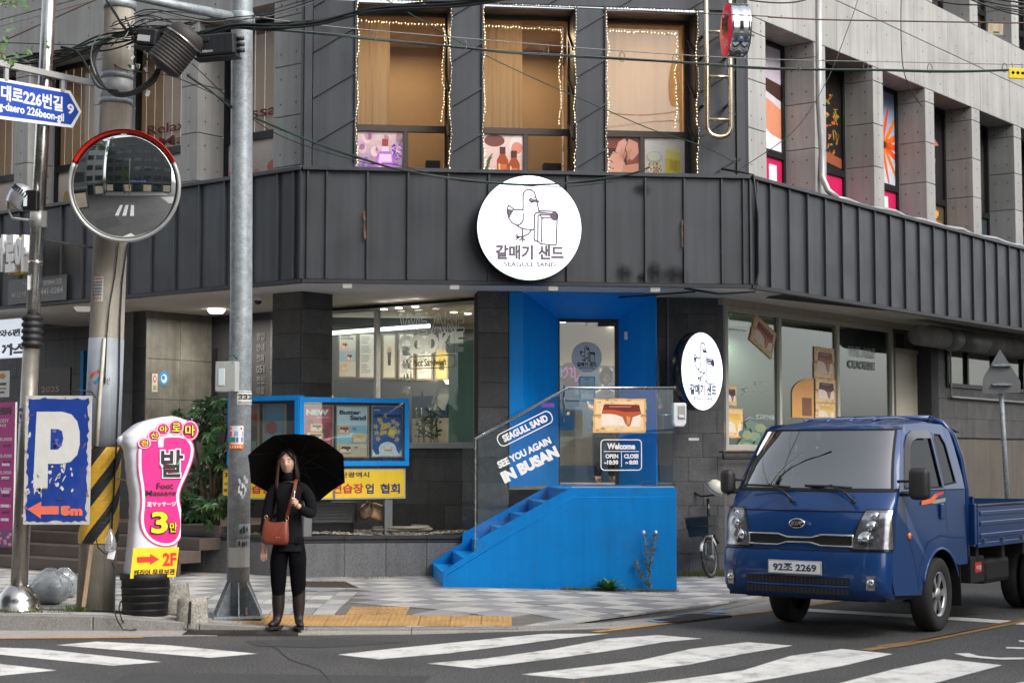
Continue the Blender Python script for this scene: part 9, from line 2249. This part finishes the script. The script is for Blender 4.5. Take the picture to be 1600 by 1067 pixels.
HMM=Matrix.Translation(hp)@Matrix.Rotation(R(35),4,'Y')@Matrix.Rotation(R(20),4,'X');build('shell',MB().lathe([(0,.10),(.06,.09),(.10,.055),(.118,.0),(.11,-.03),(.098,-.03),(.09,.0),(0,.06)],22),M_.cream2,HMM,hm);build('brim',MB().lathe([(.112,-.03),(.13,-.04),(.125,-.05),(.105,-.04)],22),M_.alu_d,HMM,hm)
build('strap',MB().tube([hp+Vector((.02,0,.06)),PY(1130,760,21.3)],.008,5),M_.black,parent=hm)
sp2=PY(1574,775,23.5);ws=thing('warning_sign','grey back of a pentagonal road sign on a galvanised pole beyond the truck bed','sign',Matrix.Translation((sp2 .x,sp2 .y,0)))
tp2=PY(1562,560,23.5);build('pole',MB().tube([(sp2 .x+(sp2 .x-tp2 .x)*.55,23.5,0),(tp2 .x-.01,23.5,tp2 .z+.05)],.036,12),M_.galv,parent=ws)
P5=[PY(x,y,23.42)for x,y in((1534,615),(1594,613.5),(1594,596),(1562,546),(1536,590))];mb=MB();mb.prism([(p.x,p.z)for p in P5],23.40,23.412);build('plate',mb,M_.alu_plate,parent=ws)
for y in(571,601):a,b=PY(1548,y,23.45),PY(1578,y,23.45);build('clamp',MB().box(a.x,b.x,23.35,23.40,a.z-.012,a.z+.012).box((a.x+b.x)/2-.05,(a.x+b.x)/2+.05,23.37,23.46,a.z-.02,a.z+.02),M_.galv,parent=ws)
def weed(name,label,x,y,n,L_,w_,m,up=.6,group=None,spread=1.0,sd=1):
 rn=random.Random(sd);t=thing(name,label,'plant',Matrix.Translation((x,y,hgt(x,y))),group);z0=hgt(x,y)
 k0=None
 for k in range(n):
  a=rn.uniform(0,6.28);l=L_*rn.uniform(.6,1.1);d=Vector((math.cos(a)*spread,math.sin(a)*spread*.6,up*rn.uniform(.4,1.5))).normalized();s=d.cross(Vector((0,0,1))).normalized();b=Vector((x,y,z0));vs=[];segs=5
  for i in range(segs+1):f=i/segs;p=b+d*l*f-Vector((0,0,1))*l*.28*f*f;ww=w_*math.sin(math.pi*(f*.88+.08));vs+=[p-s*ww,p+Vector((0,0,.006)),p+s*ww]
  fs=[]
  for i in range(segs):fs+=[(3*i,3*i+1,3*i+4,3*i+3),(3*i+1,3*i+2,3*i+5,3*i+4)]
  build('leaf',MB().add(vs,fs,0,True),m,parent=t)
 return t
p=FA.P(FA.s(950,DPF-.08,.1),DPF-.08,0);weed('dock_weed','broad-leaved green weed growing at the foot of the blue stair side',p.x,p.y,26,.26,.030,M_.leaf_w,1.1,sd=3)
p=FA.P(FA.s(1015,DPF-.07,.1),DPF-.07,0);tw2=thing('tall_weed','tall greyish flowering weed standing against the blue stair side','plant',Matrix.Translation(p));rn=random.Random(9)
for(pts_,nm)in(([(1015,918),(1013,890),(1010,860),(1006,832)],'a'),([(1014,893),(1018,870),(1022,850),(1025,832)],'b'),([(1013,915),(1003,900),(996,885),(993,878)],'c')):
 Q=[PY(x,y,p.y-.02)for x,y in pts_];st_=build('stem',MB().tube(Q,.006,5),M_.leaf_gy,parent=tw2);lf=MB()
 for k in range(70):
  f=rn.random()*(len(Q)-1);i=int(f);b=Q[i].lerp(Q[i+1],f-i);a=rn.uniform(0,6.28);d=Vector((math.cos(a),math.sin(a)*.6,rn.uniform(.1,.9))).normalized()*rn.uniform(.03,.065);s=d.cross(Vector((0,1,.2))).normalized()*.008;lf.add([b,b+d*.5+s,b+d,b+d*.5-s],[(0,1,2,3)])
 build('leaves',lf,M_.leaf_gy,parent=st_)
 if nm!='c':build('flower_head',MB().lathe([(0,-.02),(.018,0),(.012,.02),(0,.03)],8,tuple(Q[-1])),M_.white,parent=tw2)
gr=MB();rn=random.Random(77)
def tuft(x,y,n,h,sp_):
 for k in range(n):
  a,b=x+rn.gauss(0,sp_),y+rn.gauss(0,sp_*.35);z=hgt(a,b)+.0;dx,dy=rn.uniform(-.5,.5)*h,rn.uniform(-.5,.2)*h;gr.add([(a-.004,b,z),(a+.004,b,z),(a+dx,b+dy,z+h*rn.uniform(.5,1))],[(0,1,2)],rn.choice([0,0,1]))
for px_1 in range(882,1056,7):q_=FA.P(FA.s(px_1,DPF-.04,.1),DPF-.04,0);tuft(q_.x,q_.y,26,.05,.05)
for px_1,n_ in((1070,60),(1082,90),(1095,90),(1125,130),(1135,140),(1160,120),(1200,100)):q_=PZ(px_1,900.5,.02);tuft(q_.x,q_.y,n_,.12,.12)
tuft(sb.x,sb.y-.22,120,.07,.16);tuft(cb.x-.12,cb.y-.22,90,.10,.10);tuft(-1.9,21.2,40,.05,.2)
tag(build('grass_tufts',gr,[M_.leaf_l,mat('dry_grass',(.22,.15,.06),.8,0,.2,8)]),kind='stuff')
lt_=MB()
for k in range(160):
 x,y=rn.uniform(-.6,3.0),0;q_=FA.P(FA.s(rn.uniform(850,1060),DPF-.1,.1),DPF-.03-abs(rn.gauss(0,.12)),0);a=rn.uniform(0,6.28);l=rn.uniform(.012,.035);z=hgt(q_.x,q_.y)+.006;lt_.add([(q_.x,q_.y,z),(q_.x+l*math.cos(a),q_.y+l*math.sin(a),z+.008),(q_.x+l*math.cos(a+.8),q_.y+l*math.sin(a+.8),z)],[(0,1,2)])
tag(build('dead_leaves',lt_,mat('dead_leaf',(.25,.11,.05),.8,0,.3,20)),kind='stuff')
for(x,y,s_,w_)in((918,1019,.05,'middle of the third'),(912,1066,.04,'bottom edge of the frame on a')):
 q_=PZ(x,y,.008);tag(put('fallen_leaf',MB().add([(-s_,0,.004),(0,-s_*.4,.008),(s_,0,.004),(0,s_*.4,.010)],[(0,1,2,3)]).mesh('fallen_leaf',mat('dead_leaf_b',(.25,.11,.05),.8,0,.3,20)),Matrix.Translation((q_.x,q_.y,.006))),'dry brown leaf lying at the '+w_+' crosswalk stripe','leaf','dry leaves on the crosswalk')
